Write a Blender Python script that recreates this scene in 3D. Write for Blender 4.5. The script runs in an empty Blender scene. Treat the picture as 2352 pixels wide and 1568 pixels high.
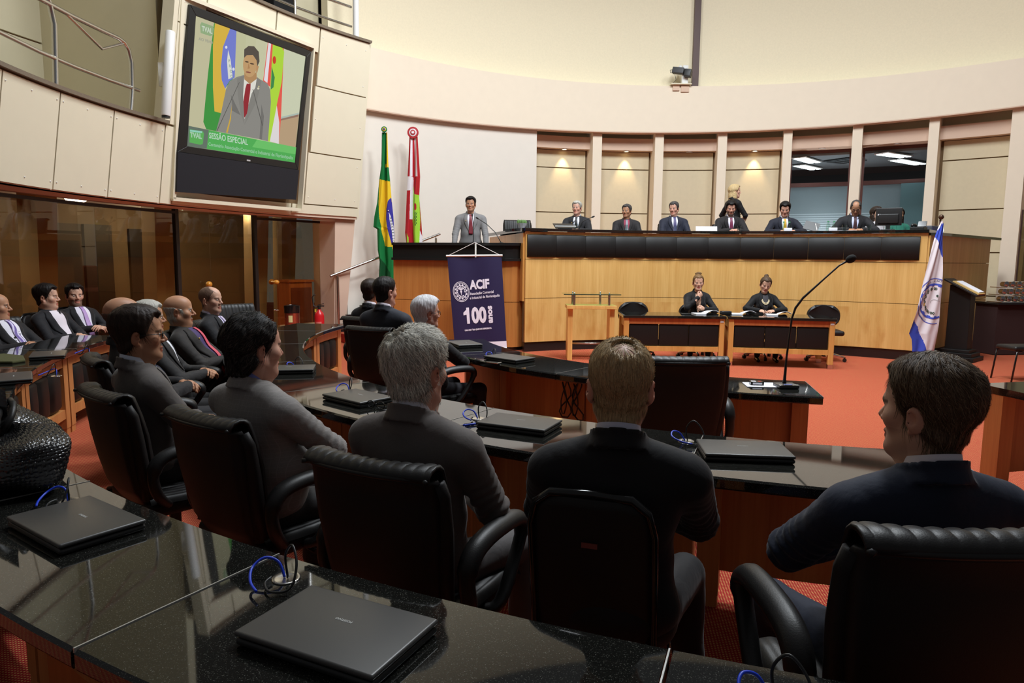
import bpy, math, random
import numpy as np
from mathutils import Vector, Matrix, Quaternion
from math import sin, cos, pi, radians as R, degrees, atan2, hypot, sqrt

C = bpy.context.scene.collection
scene = bpy.context.scene
rnd = random.Random(7)

# ------------------------------------------------------------------ camera
F_PX, PITCH, ROLL, CAM_H = 1595.0, R(6.8), R(0.52), 1.572
cam_d = bpy.data.cameras.new('camera')
cam = bpy.data.objects.new('camera', cam_d); C.objects.link(cam)
cam_d.sensor_fit = 'HORIZONTAL'; cam_d.sensor_width = 36.0
cam_d.lens = F_PX / 2352 * 36.0
cam_d.clip_start = 0.05; cam_d.clip_end = 200
_f = Vector((0, cos(PITCH), -sin(PITCH))); _r = Vector((1, 0, 0)); _u = Vector((0, sin(PITCH), cos(PITCH)))
_r2 = _r * cos(ROLL) + _u * sin(ROLL); _u2 = -_r * sin(ROLL) + _u * cos(ROLL)
cam.matrix_world = Matrix(((_r2.x, _u2.x, -_f.x, 0), (_r2.y, _u2.y, -_f.y, 0), (_r2.z, _u2.z, -_f.z, CAM_H), (0, 0, 0, 1)))
scene.camera = cam

# ------------------------------------------------------------------ exposure, world, ceiling lamps
scene.view_settings.view_transform = 'Standard'
scene.view_settings.look = 'None'
scene.view_settings.exposure = 0.0
scene.view_settings.gamma = 1.0
scene.view_settings.use_curve_mapping = False
world = bpy.data.worlds.new('world'); scene.world = world; world.use_nodes = True
world.node_tree.nodes['Background'].inputs[0].default_value = (0.96, 0.97, 1.0, 1)
world.node_tree.nodes['Background'].inputs[1].default_value = 0.085

def lamp(name, kind, loc, target, power, color, size=1.0, size_y=None, spot=None, blend=0.5, spread=None):
    d = bpy.data.lights.new(name, kind); o = bpy.data.objects.new(name, d); C.objects.link(o)
    d.energy = power; d.color = color
    if kind == 'AREA':
        d.shape = 'RECTANGLE' if size_y else 'DISK'; d.size = size
        if size_y: d.size_y = size_y
        if spread: d.spread = R(spread)
    else:
        d.shadow_soft_size = size
    if kind == 'SPOT':
        d.spot_size = R(spot); d.spot_blend = blend
    o.location = loc
    o.rotation_euler = (Vector(target) - Vector(loc)).to_track_quat('-Z', 'Y').to_euler()
    return o

WARM = (0.90, 0.955, 1.0)
# ceiling spots over the well of the chamber and the dais (above the frame)
lamp('ceiling_light', 'AREA', (3.0, 9.6, 8.6), (3.0, 12.6, 0), 345, WARM, 2.2)
lamp('ceiling_light', 'AREA', (0.2, 9.2, 8.6), (-1.2, 13.5, 2), 215, WARM, 1.6)
lamp('ceiling_light', 'AREA', (6.0, 9.2, 8.6), (7.2, 13.0, 2), 205, WARM, 1.6)
lamp('ceiling_light', 'AREA', (3.0, 6.4, 9.0), (2.6, 8.0, 0), 470, WARM, 1.4, spread=140)
lamp('ceiling_light', 'AREA', (-0.8, 6.4, 8.8), (-3.6, 8.0, 2.5), 245, WARM, 1.6)

# ------------------------------------------------------------------ materials
MATS = {}
def nodes(name):
    m = bpy.data.materials.new(name); m.use_nodes = True
    nt = m.node_tree; b = nt.nodes['Principled BSDF']
    MATS[name] = m
    return m, nt, b
def N(nt, t, **kw):
    n = nt.nodes.new(t)
    for k, v in kw.items():
        if k.startswith('i_'):
            n.inputs[k[2:].replace('_', ' ')].default_value = v
        else: setattr(n, k, v)
    return n
def srgb(r, g, b):
    f = lambda c: (c / 255 / 12.92) if c / 255 <= 0.04045 else ((c / 255 + 0.055) / 1.055) ** 2.4
    return (f(r), f(g), f(b), 1)
def mat(name, col, rough=0.5, metal=0.0, spec=0.5, noise=0.0, nscale=40, bump=0.0, bscale=200, coat=0.0, emit=None, estr=0, sheen=0, coords='Object'):
    if name in MATS: return MATS[name]
    m, nt, b = nodes(name)
    if len(col) == 3: col = srgb(*col)
    b.inputs['Base Color'].default_value = col
    b.inputs['Roughness'].default_value = rough; b.inputs['Metallic'].default_value = metal
    b.inputs['Specular IOR Level'].default_value = spec
    b.inputs['Coat Weight'].default_value = coat
    if sheen: b.inputs['Sheen Weight'].default_value = sheen
    if emit:
        b.inputs['Emission Color'].default_value = emit if len(emit) == 4 else srgb(*emit); b.inputs['Emission Strength'].default_value = estr
    tc = N(nt, 'ShaderNodeTexCoord')
    if noise:
        t = N(nt, 'ShaderNodeTexNoise', i_Scale=nscale, i_Detail=4.0); nt.links.new(tc.outputs[coords], t.inputs['Vector'])
        mx = N(nt, 'ShaderNodeMix', data_type='RGBA'); mx.inputs[6].default_value = tuple(c * (1 - noise) for c in col[:3]) + (1,)
        mx.inputs[7].default_value = tuple(min(1, c * (1 + noise)) for c in col[:3]) + (1,)
        nt.links.new(t.outputs[0], mx.inputs[0]); nt.links.new(mx.outputs[2], b.inputs['Base Color'])
    if bump:
        t = N(nt, 'ShaderNodeTexNoise', i_Scale=bscale, i_Detail=3.0); nt.links.new(tc.outputs[coords], t.inputs['Vector'])
        bp = N(nt, 'ShaderNodeBump', i_Strength=bump, i_Distance=0.002); nt.links.new(t.outputs[0], bp.inputs['Height']); nt.links.new(bp.outputs[0], b.inputs['Normal'])
    return m

def m_granite():
    m, nt, b = nodes('black_granite')
    tc = N(nt, 'ShaderNodeTexCoord')
    v = N(nt, 'ShaderNodeTexNoise', i_Scale=330.0, i_Detail=2.0, i_Roughness=0.7); nt.links.new(tc.outputs['Object'], v.inputs['Vector'])
    r = N(nt, 'ShaderNodeValToRGB'); r.color_ramp.elements[0].position = 0.60; r.color_ramp.elements[1].position = 0.74
    r.color_ramp.elements[0].color = (0.0085, 0.0085, 0.0075, 1); r.color_ramp.elements[1].color = (0.14, 0.14, 0.12, 1)
    nt.links.new(v.outputs[0], r.inputs[0])
    v2 = N(nt, 'ShaderNodeTexVoronoi', i_Scale=95.0); nt.links.new(tc.outputs['Object'], v2.inputs['Vector'])
    r2 = N(nt, 'ShaderNodeValToRGB'); r2.color_ramp.elements[0].position = 0.0; r2.color_ramp.elements[1].position = 0.12
    r2.color_ramp.elements[0].color = (0.26, 0.26, 0.23, 1); r2.color_ramp.elements[1].color = (0, 0, 0, 1)
    nt.links.new(v2.outputs['Distance'], r2.inputs[0])
    add = N(nt, 'ShaderNodeMix', data_type='RGBA', blend_type='ADD'); add.inputs[0].default_value = 1
    nt.links.new(r.outputs[0], add.inputs[6]); nt.links.new(r2.outputs[0], add.inputs[7])
    nt.links.new(add.outputs[2], b.inputs['Base Color'])
    b.inputs['Roughness'].default_value = 0.035; b.inputs['Specular IOR Level'].default_value = 0.62
    return m
def m_wood(name, c1, c2, scale=1.0, rough=0.38, axis='Z', stain=False):
    m, nt, b = nodes(name)
    tc = N(nt, 'ShaderNodeTexCoord'); mp = N(nt, 'ShaderNodeMapping')
    s = [9 * scale] * 3; s['XYZ'.index(axis)] = 0.55 * scale; mp.inputs['Scale'].default_value = s
    nt.links.new(tc.outputs['Object'], mp.inputs['Vector'])
    n1 = N(nt, 'ShaderNodeTexNoise', i_Scale=1.0, i_Detail=6.0, i_Roughness=0.6, i_Distortion=0.6); nt.links.new(mp.outputs[0], n1.inputs['Vector'])
    mp2 = N(nt, 'ShaderNodeMapping'); s2 = [70 * scale] * 3; s2['XYZ'.index(axis)] = 1.6 * scale; mp2.inputs['Scale'].default_value = s2
    nt.links.new(tc.outputs['Object'], mp2.inputs['Vector'])
    n2 = N(nt, 'ShaderNodeTexNoise', i_Scale=1.0, i_Detail=3.0); nt.links.new(mp2.outputs[0], n2.inputs['Vector'])
    ad = N(nt, 'ShaderNodeMath', operation='MULTIPLY_ADD'); ad.inputs[1].default_value = 0.45
    nt.links.new(n2.outputs[0], ad.inputs[0]); nt.links.new(n1.outputs[0], ad.inputs[2])
    r = N(nt, 'ShaderNodeValToRGB'); r.color_ramp.elements[0].position = 0.45; r.color_ramp.elements[1].position = 0.95
    r.color_ramp.elements[0].color = srgb(*c2); r.color_ramp.elements[1].color = srgb(*c1)
    nt.links.new(ad.outputs[0], r.inputs[0])
    out = r.outputs[0]
    if stain:   # worn orange streaks in the lower boards
        mp3 = N(nt, 'ShaderNodeMapping'); mp3.inputs['Scale'].default_value = (2.2, 2.2, 0.8); nt.links.new(tc.outputs['Object'], mp3.inputs['Vector'])
        n3 = N(nt, 'ShaderNodeTexNoise', i_Scale=2.0, i_Detail=5.0); nt.links.new(mp3.outputs[0], n3.inputs['Vector'])
        sx = N(nt, 'ShaderNodeSeparateXYZ'); nt.links.new(tc.outputs['Object'], sx.inputs[0])
        lt = N(nt, 'ShaderNodeMath', operation='LESS_THAN'); lt.inputs[1].default_value = 0.83; nt.links.new(sx.outputs[2], lt.inputs[0])
        rr = N(nt, 'ShaderNodeValToRGB'); rr.color_ramp.elements[0].position = 0.5; rr.color_ramp.elements[1].position = 0.72
        nt.links.new(n3.outputs[0], rr.inputs[0])
        mu = N(nt, 'ShaderNodeMath', operation='MULTIPLY'); nt.links.new(rr.outputs[0], mu.inputs[0]); nt.links.new(lt.outputs[0], mu.inputs[1])
        mu2 = N(nt, 'ShaderNodeMath', operation='MULTIPLY'); nt.links.new(mu.outputs[0], mu2.inputs[0]); mu2.inputs[1].default_value = 0.6
        mx = N(nt, 'ShaderNodeMix', data_type='RGBA'); nt.links.new(mu2.outputs[0], mx.inputs[0]); nt.links.new(out, mx.inputs[6]); mx.inputs[7].default_value = srgb(176, 112, 40)
        out = mx.outputs[2]
    nt.links.new(out, b.inputs['Base Color'])
    b.inputs['Roughness'].default_value = rough
    return m
def m_carpet():
    m, nt, b = nodes('red_carpet')
    tc = N(nt, 'ShaderNodeTexCoord'); mp = N(nt, 'ShaderNodeMapping'); mp.inputs['Rotation'].default_value = (0, 0, R(8))
    nt.links.new(tc.outputs['Object'], mp.inputs['Vector'])
    sx = N(nt, 'ShaderNodeSeparateXYZ'); nt.links.new(mp.outputs[0], sx.inputs[0])
    def wv(o, k, ph=0.0):
        a = N(nt, 'ShaderNodeMath', operation='MULTIPLY_ADD'); a.inputs[1].default_value = k; a.inputs[2].default_value = ph
        nt.links.new(o, a.inputs[0]); s_ = N(nt, 'ShaderNodeMath', operation='SINE'); nt.links.new(a.outputs[0], s_.inputs[0]); return s_.outputs[0]
    a = N(nt, 'ShaderNodeMath', operation='ADD'); nt.links.new(sx.outputs[0], a.inputs[0]); nt.links.new(sx.outputs[1], a.inputs[1])
    d = N(nt, 'ShaderNodeMath', operation='SUBTRACT'); nt.links.new(sx.outputs[0], d.inputs[0]); nt.links.new(sx.outputs[1], d.inputs[1])
    k = 2 * pi / 0.026
    p = N(nt, 'ShaderNodeMath', operation='MULTIPLY'); nt.links.new(wv(a.outputs[0], k), p.inputs[0]); nt.links.new(wv(d.outputs[0], k), p.inputs[1])
    p2 = N(nt, 'ShaderNodeMath', operation='MULTIPLY_ADD'); nt.links.new(wv(sx.outputs[1], k * 2), p2.inputs[0]); p2.inputs[1].default_value = 0.45; nt.links.new(p.outputs[0], p2.inputs[2])
    nz = N(nt, 'ShaderNodeTexNoise', i_Scale=300.0); nt.links.new(tc.outputs['Object'], nz.inputs['Vector'])
    p3 = N(nt, 'ShaderNodeMath', operation='MULTIPLY_ADD'); nt.links.new(nz.outputs[0], p3.inputs[0]); p3.inputs[1].default_value = 0.5; nt.links.new(p2.outputs[0], p3.inputs[2])
    r = N(nt, 'ShaderNodeValToRGB'); r.color_ramp.elements[0].position = 0.62; r.color_ramp.elements[1].position = 0.8
    r.color_ramp.elements[0].color = (0.37, 0.026, 0.027, 1); r.color_ramp.elements[1].color = (0.64, 0.34, 0.12, 1)
    nt.links.new(p3.outputs[0], r.inputs[0]); nt.links.new(r.outputs[0], b.inputs['Base Color'])
    b.inputs['Roughness'].default_value = 0.95; b.inputs['Specular IOR Level'].default_value = 0.1
    bp = N(nt, 'ShaderNodeBump', i_Strength=0.5, i_Distance=0.004); nt.links.new(p3.outputs[0], bp.inputs['Height']); nt.links.new(bp.outputs[0], b.inputs['Normal'])
    return m
def m_attr(name, rough=0.5, spec=0.4, bump=0.0, bscale=300, sub=0.0, sheen=0.0):
    m, nt, b = nodes(name)
    a = N(nt, 'ShaderNodeAttribute', attribute_name='Col'); nt.links.new(a.outputs[0], b.inputs['Base Color'])
    b.inputs['Roughness'].default_value = rough; b.inputs['Specular IOR Level'].default_value = spec
    if sub:
        b.inputs['Subsurface Weight'].default_value = sub; b.inputs['Subsurface Radius'].default_value = (0.012, 0.005, 0.003); b.inputs['Subsurface Scale'].default_value = 0.6
    if bump:
        tc = N(nt, 'ShaderNodeTexCoord'); t = N(nt, 'ShaderNodeTexNoise', i_Scale=bscale, i_Detail=3.0); nt.links.new(tc.outputs['Object'], t.inputs['Vector'])
        bp = N(nt, 'ShaderNodeBump', i_Strength=bump, i_Distance=0.001); nt.links.new(t.outputs[0], bp.inputs['Height']); nt.links.new(bp.outputs[0], b.inputs['Normal'])
    return m
def m_glass(name, tint=(0.9, 0.9, 0.88), rough=0.0, refl=1.0, dens=0.0, ior=1.5):
    m = bpy.data.materials.new(name); m.use_nodes = True; MATS[name] = m
    nt = m.node_tree; nt.nodes.clear()
    o = N(nt, 'ShaderNodeOutputMaterial'); t = N(nt, 'ShaderNodeBsdfTransparent'); t.inputs[0].default_value = (*tint, 1)
    g = N(nt, 'ShaderNodeBsdfGlossy'); g.inputs['Roughness'].default_value = rough; g.inputs[0].default_value = (refl, refl, refl, 1)
    f0 = ((ior - 1) / (ior + 1)) ** 2; lw = N(nt, 'ShaderNodeLayerWeight'); pw = N(nt, 'ShaderNodeMath', operation='POWER'); pw.inputs[1].default_value = 5.0; nt.links.new(lw.outputs['Facing'], pw.inputs[0])
    fr = N(nt, 'ShaderNodeMath', operation='MULTIPLY_ADD'); fr.inputs[1].default_value = 1 - f0; fr.inputs[2].default_value = f0; nt.links.new(pw.outputs[0], fr.inputs[0])
    mx = N(nt, 'ShaderNodeMixShader'); nt.links.new(fr.outputs[0], mx.inputs[0]); nt.links.new(t.outputs[0], mx.inputs[1]); nt.links.new(g.outputs[0], mx.inputs[2])
    nt.links.new(mx.outputs[0], o.inputs[0])
    return m
def m_suit(name, col, rough=0.75, stripe=0.0, pitch=0.02):
    m, nt, b = nodes(name)
    col = srgb(*col) if len(col) == 3 else col
    tc = N(nt, 'ShaderNodeTexCoord')
    n1 = N(nt, 'ShaderNodeTexNoise', i_Scale=700.0, i_Detail=2.0); nt.links.new(tc.outputs['Object'], n1.inputs['Vector'])
    mx = N(nt, 'ShaderNodeMix', data_type='RGBA'); mx.inputs[6].default_value = tuple(c * 0.7 for c in col[:3]) + (1,); mx.inputs[7].default_value = tuple(c * 1.3 for c in col[:3]) + (1,)
    nt.links.new(n1.outputs[0], mx.inputs[0]); out = mx.outputs[2]
    if stripe:
        sx = N(nt, 'ShaderNodeSeparateXYZ'); nt.links.new(tc.outputs['Object'], sx.inputs[0])
        ms = []
        for ax in (0, 2):
            a = N(nt, 'ShaderNodeMath', operation='MULTIPLY'); a.inputs[1].default_value = 2 * pi / pitch; nt.links.new(sx.outputs[ax], a.inputs[0])
            s_ = N(nt, 'ShaderNodeMath', operation='SINE'); nt.links.new(a.outputs[0], s_.inputs[0])
            g = N(nt, 'ShaderNodeMath', operation='GREATER_THAN'); g.inputs[1].default_value = 0.965; nt.links.new(s_.outputs[0], g.inputs[0]); ms.append(g.outputs[0])
        ad = N(nt, 'ShaderNodeMath', operation='MAXIMUM'); nt.links.new(ms[0], ad.inputs[0]); nt.links.new(ms[1], ad.inputs[1])
        am = N(nt, 'ShaderNodeMath', operation='MULTIPLY'); am.inputs[1].default_value = stripe; nt.links.new(ad.outputs[0], am.inputs[0])
        m2 = N(nt, 'ShaderNodeMix', data_type='RGBA'); nt.links.new(am.outputs[0], m2.inputs[0]); nt.links.new(out, m2.inputs[6]); m2.inputs[7].default_value = tuple(min(1, c * 2.4) for c in col[:3]) + (1,)
        out = m2.outputs[2]
    nt.links.new(out, b.inputs['Base Color'])
    b.inputs['Roughness'].default_value = rough; b.inputs['Specular IOR Level'].default_value = 0.3
    b.inputs['Sheen Weight'].default_value = 0.12; b.inputs['Sheen Roughness'].default_value = 0.4
    n2 = N(nt, 'ShaderNodeTexNoise', i_Scale=9.0, i_Detail=4.0, i_Distortion=0.8); nt.links.new(tc.outputs['Object'], n2.inputs['Vector'])
    bp = N(nt, 'ShaderNodeBump', i_Strength=0.35, i_Distance=0.012); nt.links.new(n2.outputs[0], bp.inputs['Height'])
    bp2 = N(nt, 'ShaderNodeBump', i_Strength=0.15, i_Distance=0.001); nt.links.new(n1.outputs[0], bp2.inputs['Height']); nt.links.new(bp.outputs[0], bp2.inputs['Normal']); nt.links.new(bp2.outputs[0], b.inputs['Normal'])
    return m

M_GRAN = m_granite()
M_OAK = m_wood('oak_veneer', (224, 182, 112), (200, 152, 82), 0.8, stain=True)
M_OAKP = m_wood('oak_plain', (224, 172, 98), (196, 138, 66), 0.9)
M_CHERRY = m_wood('reddish_wood', (188, 112, 62), (150, 78, 40), 1.0)
M_CARPET = m_carpet()
M_WALL = mat('cream_plaster', (234, 220, 198), 0.85, noise=0.03, nscale=6, bump=0.15, bscale=120)
M_WALLW = mat('white_plaster', (228, 221, 209), 0.85, noise=0.03, nscale=5, bump=0.1, bscale=120)
M_TEXW = mat('textured_cream_wall', (236, 224, 194), 0.9, noise=0.06, nscale=30, bump=0.6, bscale=60)
M_PINK = mat('beige_paint', (214, 186, 164), 0.8, noise=0.03, nscale=8)
M_PANEL = mat('cream_panel', (228, 220, 194), 0.55, noise=0.03, nscale=4)
M_BPANEL = mat('beige_fabric_panel', (212, 198, 166), 0.8, noise=0.05, nscale=14, bump=0.2, bscale=250)
M_GROOVE = mat('panel_groove', (120, 96, 66), 0.9)
M_LEATH = mat('black_leather', (0.010, 0.009, 0.009, 1), 0.45, bump=0.2, bscale=260, spec=0.4)
M_PAD = mat('black_leather_pad', (0.009, 0.008, 0.0075, 1), 0.5, bump=0.3, bscale=200, spec=0.3)
M_PLASTIC = mat('black_plastic', (0.012, 0.012, 0.012, 1), 0.4)
M_SHELL = mat('dark_vinyl_shell', (0.011, 0.009, 0.009, 1), 0.55, bump=0.2, bscale=300, spec=0.3)
M_GLOSSB = mat('gloss_black', (0.008, 0.008, 0.008, 1), 0.12)
M_BLACKST = mat('black_stone', (0.012, 0.011, 0.011, 1), 0.25, noise=0.3, nscale=200)
M_STEEL = mat('brushed_steel', (0.62, 0.60, 0.57, 1), 0.25, metal=1.0)
M_CHROME = mat('chrome', (0.8, 0.8, 0.8, 1), 0.08, metal=1.0)
M_BROWN = mat('brown_steel', (74, 46, 38), 0.5)
M_WHITE = mat('white_paint', (228, 226, 222), 0.5)
M_PAPER = mat('white_paper', (235, 234, 240), 0.8)
M_SKIN = m_attr('skin', 0.48, 0.35, bump=0.12, bscale=260, sub=0.12)
M_HAIR = m_attr('hair', 0.55, 0.25)
M_LAPTOP = mat('laptop_grey', (0.048, 0.046, 0.044, 1), 0.38, spec=0.6, bump=0.05, bscale=900)
M_BLUEC = mat('blue_cable', (22, 60, 200), 0.4)
M_BLACKC = mat('black_cable', (0.012, 0.012, 0.012, 1), 0.4)
M_SILVER = mat('silver_lettering', (190, 190, 188), 0.4)

# ------------------------------------------------------------------ mesh helpers
class MB:
    def __init__(s): s.v = []; s.f = []; s.mi = []; s.m = 0
    def add(s, vs, fs):
        o = len(s.v); s.v.extend([tuple(v) for v in vs]); s.f.extend([tuple(i + o for i in f) for f in fs]); s.mi.extend([s.m] * len(fs)); return s
    def box(s, c, d, rz=0.0, M=None):
        x, y, z = d[0] / 2, d[1] / 2, d[2] / 2
        P = [Vector((a * x, b * y, e * z)) for e in (-1, 1) for b in (-1, 1) for a in (-1, 1)]
        if rz: m = Matrix.Rotation(rz, 3, 'Z'); P = [m @ p for p in P]
        if M is not None: P = [M @ p for p in P]
        return s.add([p + Vector(c) for p in P], [(0, 2, 3, 1), (4, 5, 7, 6), (0, 1, 5, 4), (2, 6, 7, 3), (0, 4, 6, 2), (1, 3, 7, 5)])
    def rbox(s, c, d, r=0.01, n=2, rz=0.0, M=None):
        """box with rounded edges (spherified lattice)"""
        hx, hy, hz = [max(q / 2 - r, 1e-5) for q in d]
        vs = []; fs = []
        ts = [(-1, i / n) for i in range(n + 1)] + [(1, i / n) for i in range(n + 1)]
        def coord(t, h):   # returns (core, off in -1..1)
            sgn, u = t
            return sgn * h, (sgn * (1 - u) if sgn < 0 else u)
        idx = {}
        def vert(ax, sg, i, j):
            a, ao = coord(ts[i], (hx, hy, hz)[(ax + 1) % 3]); b, bo = coord(ts[j], (hx, hy, hz)[(ax + 2) % 3])
            core = [0, 0, 0]; off = [0, 0, 0]
            core[ax] = sg * (hx, hy, hz)[ax]; off[ax] = sg
            core[(ax + 1) % 3] = a; off[(ax + 1) % 3] = ao; core[(ax + 2) % 3] = b; off[(ax + 2) % 3] = bo
            # map cube offset to sphere
            o = Vector([math.tan(q * pi / 4) for q in off]).normalized() * r
            p = Vector(core) + o
            key = (round(p.x, 6), round(p.y, 6), round(p.z, 6))
            if key not in idx: idx[key] = len(vs); vs.append(p)
            return idx[key]
        m_ = len(ts)
        for ax in range(3):
            for sg in (-1, 1):
                for i in range(m_ - 1):
                    for j in range(m_ - 1):
                        q = [vert(ax, sg, i, j), vert(ax, sg, i + 1, j), vert(ax, sg, i + 1, j + 1), vert(ax, sg, i, j + 1)]
                        if sg < 0: q.reverse()
                        q2 = []
                        for k in q:
                            if k not in q2: q2.append(k)
                        if len(q2) >= 3: fs.append(q2)
        if rz: m = Matrix.Rotation(rz, 3, 'Z'); vs = [m @ p for p in vs]
        if M is not None: vs = [M @ p for p in vs]
        return s.add([p + Vector(c) for p in vs], fs)
    def tube(s, pts, r, n=8, closed=False, caps=True, sx=1.0):
        pts = [Vector(p) for p in pts]; rs = r if isinstance(r, (list, tuple)) else [r] * len(pts)
        vs = []; fs = []; m = len(pts); up = None
        for i, p in enumerate(pts):
            if closed: t = pts[(i + 1) % m] - pts[i - 1]
            else: t = pts[min(i + 1, m - 1)] - pts[max(i - 1, 0)]
            t.normalize()
            if up is None:
                up = Vector((0, 0, 1)) if abs(t.z) < 0.9 else Vector((1, 0, 0))
            a = t.cross(up)
            if a.length < 1e-4: a = t.cross(Vector((0, 1, 0)))
            a.normalize(); b = a.cross(t).normalized(); up = b
            for k in range(n):
                th = 2 * pi * k / n
                vs.append(p + a * cos(th) * rs[i] * sx + b * sin(th) * rs[i])
        rng = m if closed else m - 1
        for i in range(rng):
            for k in range(n):
                A = i * n + k; B = i * n + (k + 1) % n; Cc = ((i + 1) % m) * n + (k + 1) % n; D = ((i + 1) % m) * n + k
                fs.append((A, B, Cc, D))
        if caps and not closed:
            fs.append(tuple(range(n - 1, -1, -1))); fs.append(tuple((m - 1) * n + k for k in range(n)))
        return s.add(vs, fs)
    def cyl(s, c0, c1, r, n=16, r2=None): return s.tube([c0, c1], [r, r if r2 is None else r2], n)
    def lathe(s, prof, c=(0, 0, 0), n=24, M=None):
        vs = []; fs = []
        for (r, z) in prof:
            for k in range(n): vs.append(Vector((r * cos(2 * pi * k / n), r * sin(2 * pi * k / n), z)))
        for i in range(len(prof) - 1):
            for k in range(n):
                fs.append((i * n + k, i * n + (k + 1) % n, (i + 1) * n + (k + 1) % n, (i + 1) * n + k))
        if prof[0][0] > 1e-4: fs.append(tuple(range(n - 1, -1, -1)))
        if prof[-1][0] > 1e-4: fs.append(tuple((len(prof) - 1) * n + k for k in range(n)))
        if M is not None: vs = [M @ v for v in vs]
        return s.add([v + Vector(c) for v in vs], fs)
    def sph(s, c, r, n=16, m=10, sc=(1, 1, 1), M=None):
        prof = [(max(1e-5, sin(pi * i / m)) * r, -cos(pi * i / m) * r) for i in range(m + 1)]
        S = Matrix.Diagonal(sc); return s.lathe(prof, c, n, (M @ S) if M is not None else S)
    def arc(s, c, r0, r1, a0, a1, z0, z1, n=None, zt0=None):
        """annular block between angles (degrees)"""
        n = n or max(2, int(abs(a1 - a0) / 1.2)); vs = []; fs = []
        for i in range(n + 1):
            a = R(a0 + (a1 - a0) * i / n); ca, sa = cos(a), sin(a)
            for (r, z) in ((r0, z0), (r1, z0), (r1, z1), (r0, z1)): vs.append((c[0] + r * ca, c[1] + r * sa, z))
        for i in range(n):
            for k in range(4): fs.append((i * 4 + k, i * 4 + (k + 1) % 4, i * 4 + 4 + (k + 1) % 4, i * 4 + 4 + k))
        fs.append((3, 2, 1, 0)); fs.append((n * 4, n * 4 + 1, n * 4 + 2, n * 4 + 3))
        return s.add(vs, fs)
    def arcprof(s, c, prof, a0, a1, n=None, closed=True):
        """sweep closed (r,z) profile round an arc"""
        n = n or max(2, int(abs(a1 - a0) / 1.2)); vs = []; fs = []; m = len(prof)
        for i in range(n + 1):
            a = R(a0 + (a1 - a0) * i / n)
            for (r, z) in prof: vs.append((c[0] + r * cos(a), c[1] + r * sin(a), z))
        for i in range(n):
            for k in range(m if closed else m - 1): fs.append((i * m + k, i * m + (k + 1) % m, i * m + m + (k + 1) % m, i * m + m + k))
        if closed: fs.append(tuple(range(m - 1, -1, -1))); fs.append(tuple(n * m + k for k in range(m)))
        return s.add(vs, fs)
    def prism(s, poly, z0, z1):
        n = len(poly)
        vs = [(x, y, z0) for x, y in poly] + [(x, y, z1) for x, y in poly]
        return s.add(vs, [tuple(range(n - 1, -1, -1)), tuple(range(n, 2 * n))] + [(i, (i + 1) % n, n + (i + 1) % n, n + i) for i in range(n)])
    def grid(s, fn, nu, nv, thick=0.0):
        P = [[Vector(fn(i / nu, j / nv)) for j in range(nv + 1)] for i in range(nu + 1)]
        vs = [p for row in P for p in row]; w = nv + 1
        fs = [(i * w + j, (i + 1) * w + j, (i + 1) * w + j + 1, i * w + j + 1) for i in range(nu) for j in range(nv)]
        return s.add(vs, fs)
    def xf(s, M, i0=0):
        s.v[i0:] = [tuple(M @ Vector(v)) for v in s.v[i0:]]; return s

def link(name, me, parent=None):
    o = bpy.data.objects.new(name, me); C.objects.link(o)
    if parent is not None: o.parent = parent
    return o
def build(name, mb, m=None, parent=None, smooth=False, bevel=0.0, segs=2, solid=0.0, auto=None):
    me = bpy.data.meshes.new(name); me.from_pydata(mb.v, [], mb.f); me.update()
    ms = m if isinstance(m, (list, tuple)) else [m]
    for x in ms: me.materials.append(x)
    if len(ms) > 1: me.polygons.foreach_set('material_index', mb.mi)
    if smooth: me.polygons.foreach_set('use_smooth', [True] * len(me.polygons))
    if auto: me.set_sharp_from_angle(angle=R(auto))
    o = link(name, me, parent)
    if solid:
        md = o.modifiers.new('thickness', 'SOLIDIFY'); md.thickness = solid; md.offset = 0
    if bevel:
        md = o.modifiers.new('edge', 'BEVEL'); md.width = bevel; md.segments = segs; md.limit_method = 'ANGLE'; md.angle_limit = R(40)
    return o
def tag(o, label, cat, group=None, kind=None):
    o['label'] = label; o['category'] = cat
    if group: o['group'] = group
    if kind: o['kind'] = kind
    return o
def thing(name, label, cat, loc=(0, 0, 0), rz=0.0, group=None):
    o = bpy.data.objects.new(name, None); C.objects.link(o); o.empty_display_size = 0.1
    o.location = loc; o.rotation_euler = (0, 0, rz)
    return tag(o, label, cat, group)
def struct(name, mb, m, label=None, **k):
    o = build(name, mb, m, **k); o['kind'] = 'structure'
    if label: o['label'] = label
    return o
def dup(root, loc, rz, label=None, group=None):
    r = root.copy(); C.objects.link(r); r.location = loc; r.rotation_euler = (0, 0, rz)
    if label: r['label'] = label
    if group: r['group'] = group
    for ch in list(root.children):
        c = ch.copy(); C.objects.link(c); c.parent = r
        for g in ch.children:
            d = g.copy(); C.objects.link(d); d.parent = c
    return r
_txt = {}
def text_mesh(s, size, bold=0.0, ext=0.001, align='CENTER', sx=1.0):
    cu = bpy.data.curves.new('lettering', 'FONT'); cu.body = s; cu.size = size; cu.align_x = align; cu.align_y = 'CENTER'
    cu.extrude = ext; cu.offset = bold; cu.resolution_u = 3; cu.fill_mode = 'BOTH'
    o = bpy.data.objects.new('lettering', cu); C.objects.link(o)
    dg = bpy.context.evaluated_depsgraph_get(); me = bpy.data.meshes.new_from_object(o.evaluated_get(dg))
    bpy.data.objects.remove(o); bpy.data.curves.remove(cu)
    return me
def text(name, s, size, M, m, parent, bold=0.0, ext=0.001, align='CENTER'):
    me = text_mesh(s, size, bold, ext, align); me.transform(M); me.materials.clear(); me.materials.append(m)
    return link(name, me, parent)
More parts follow.
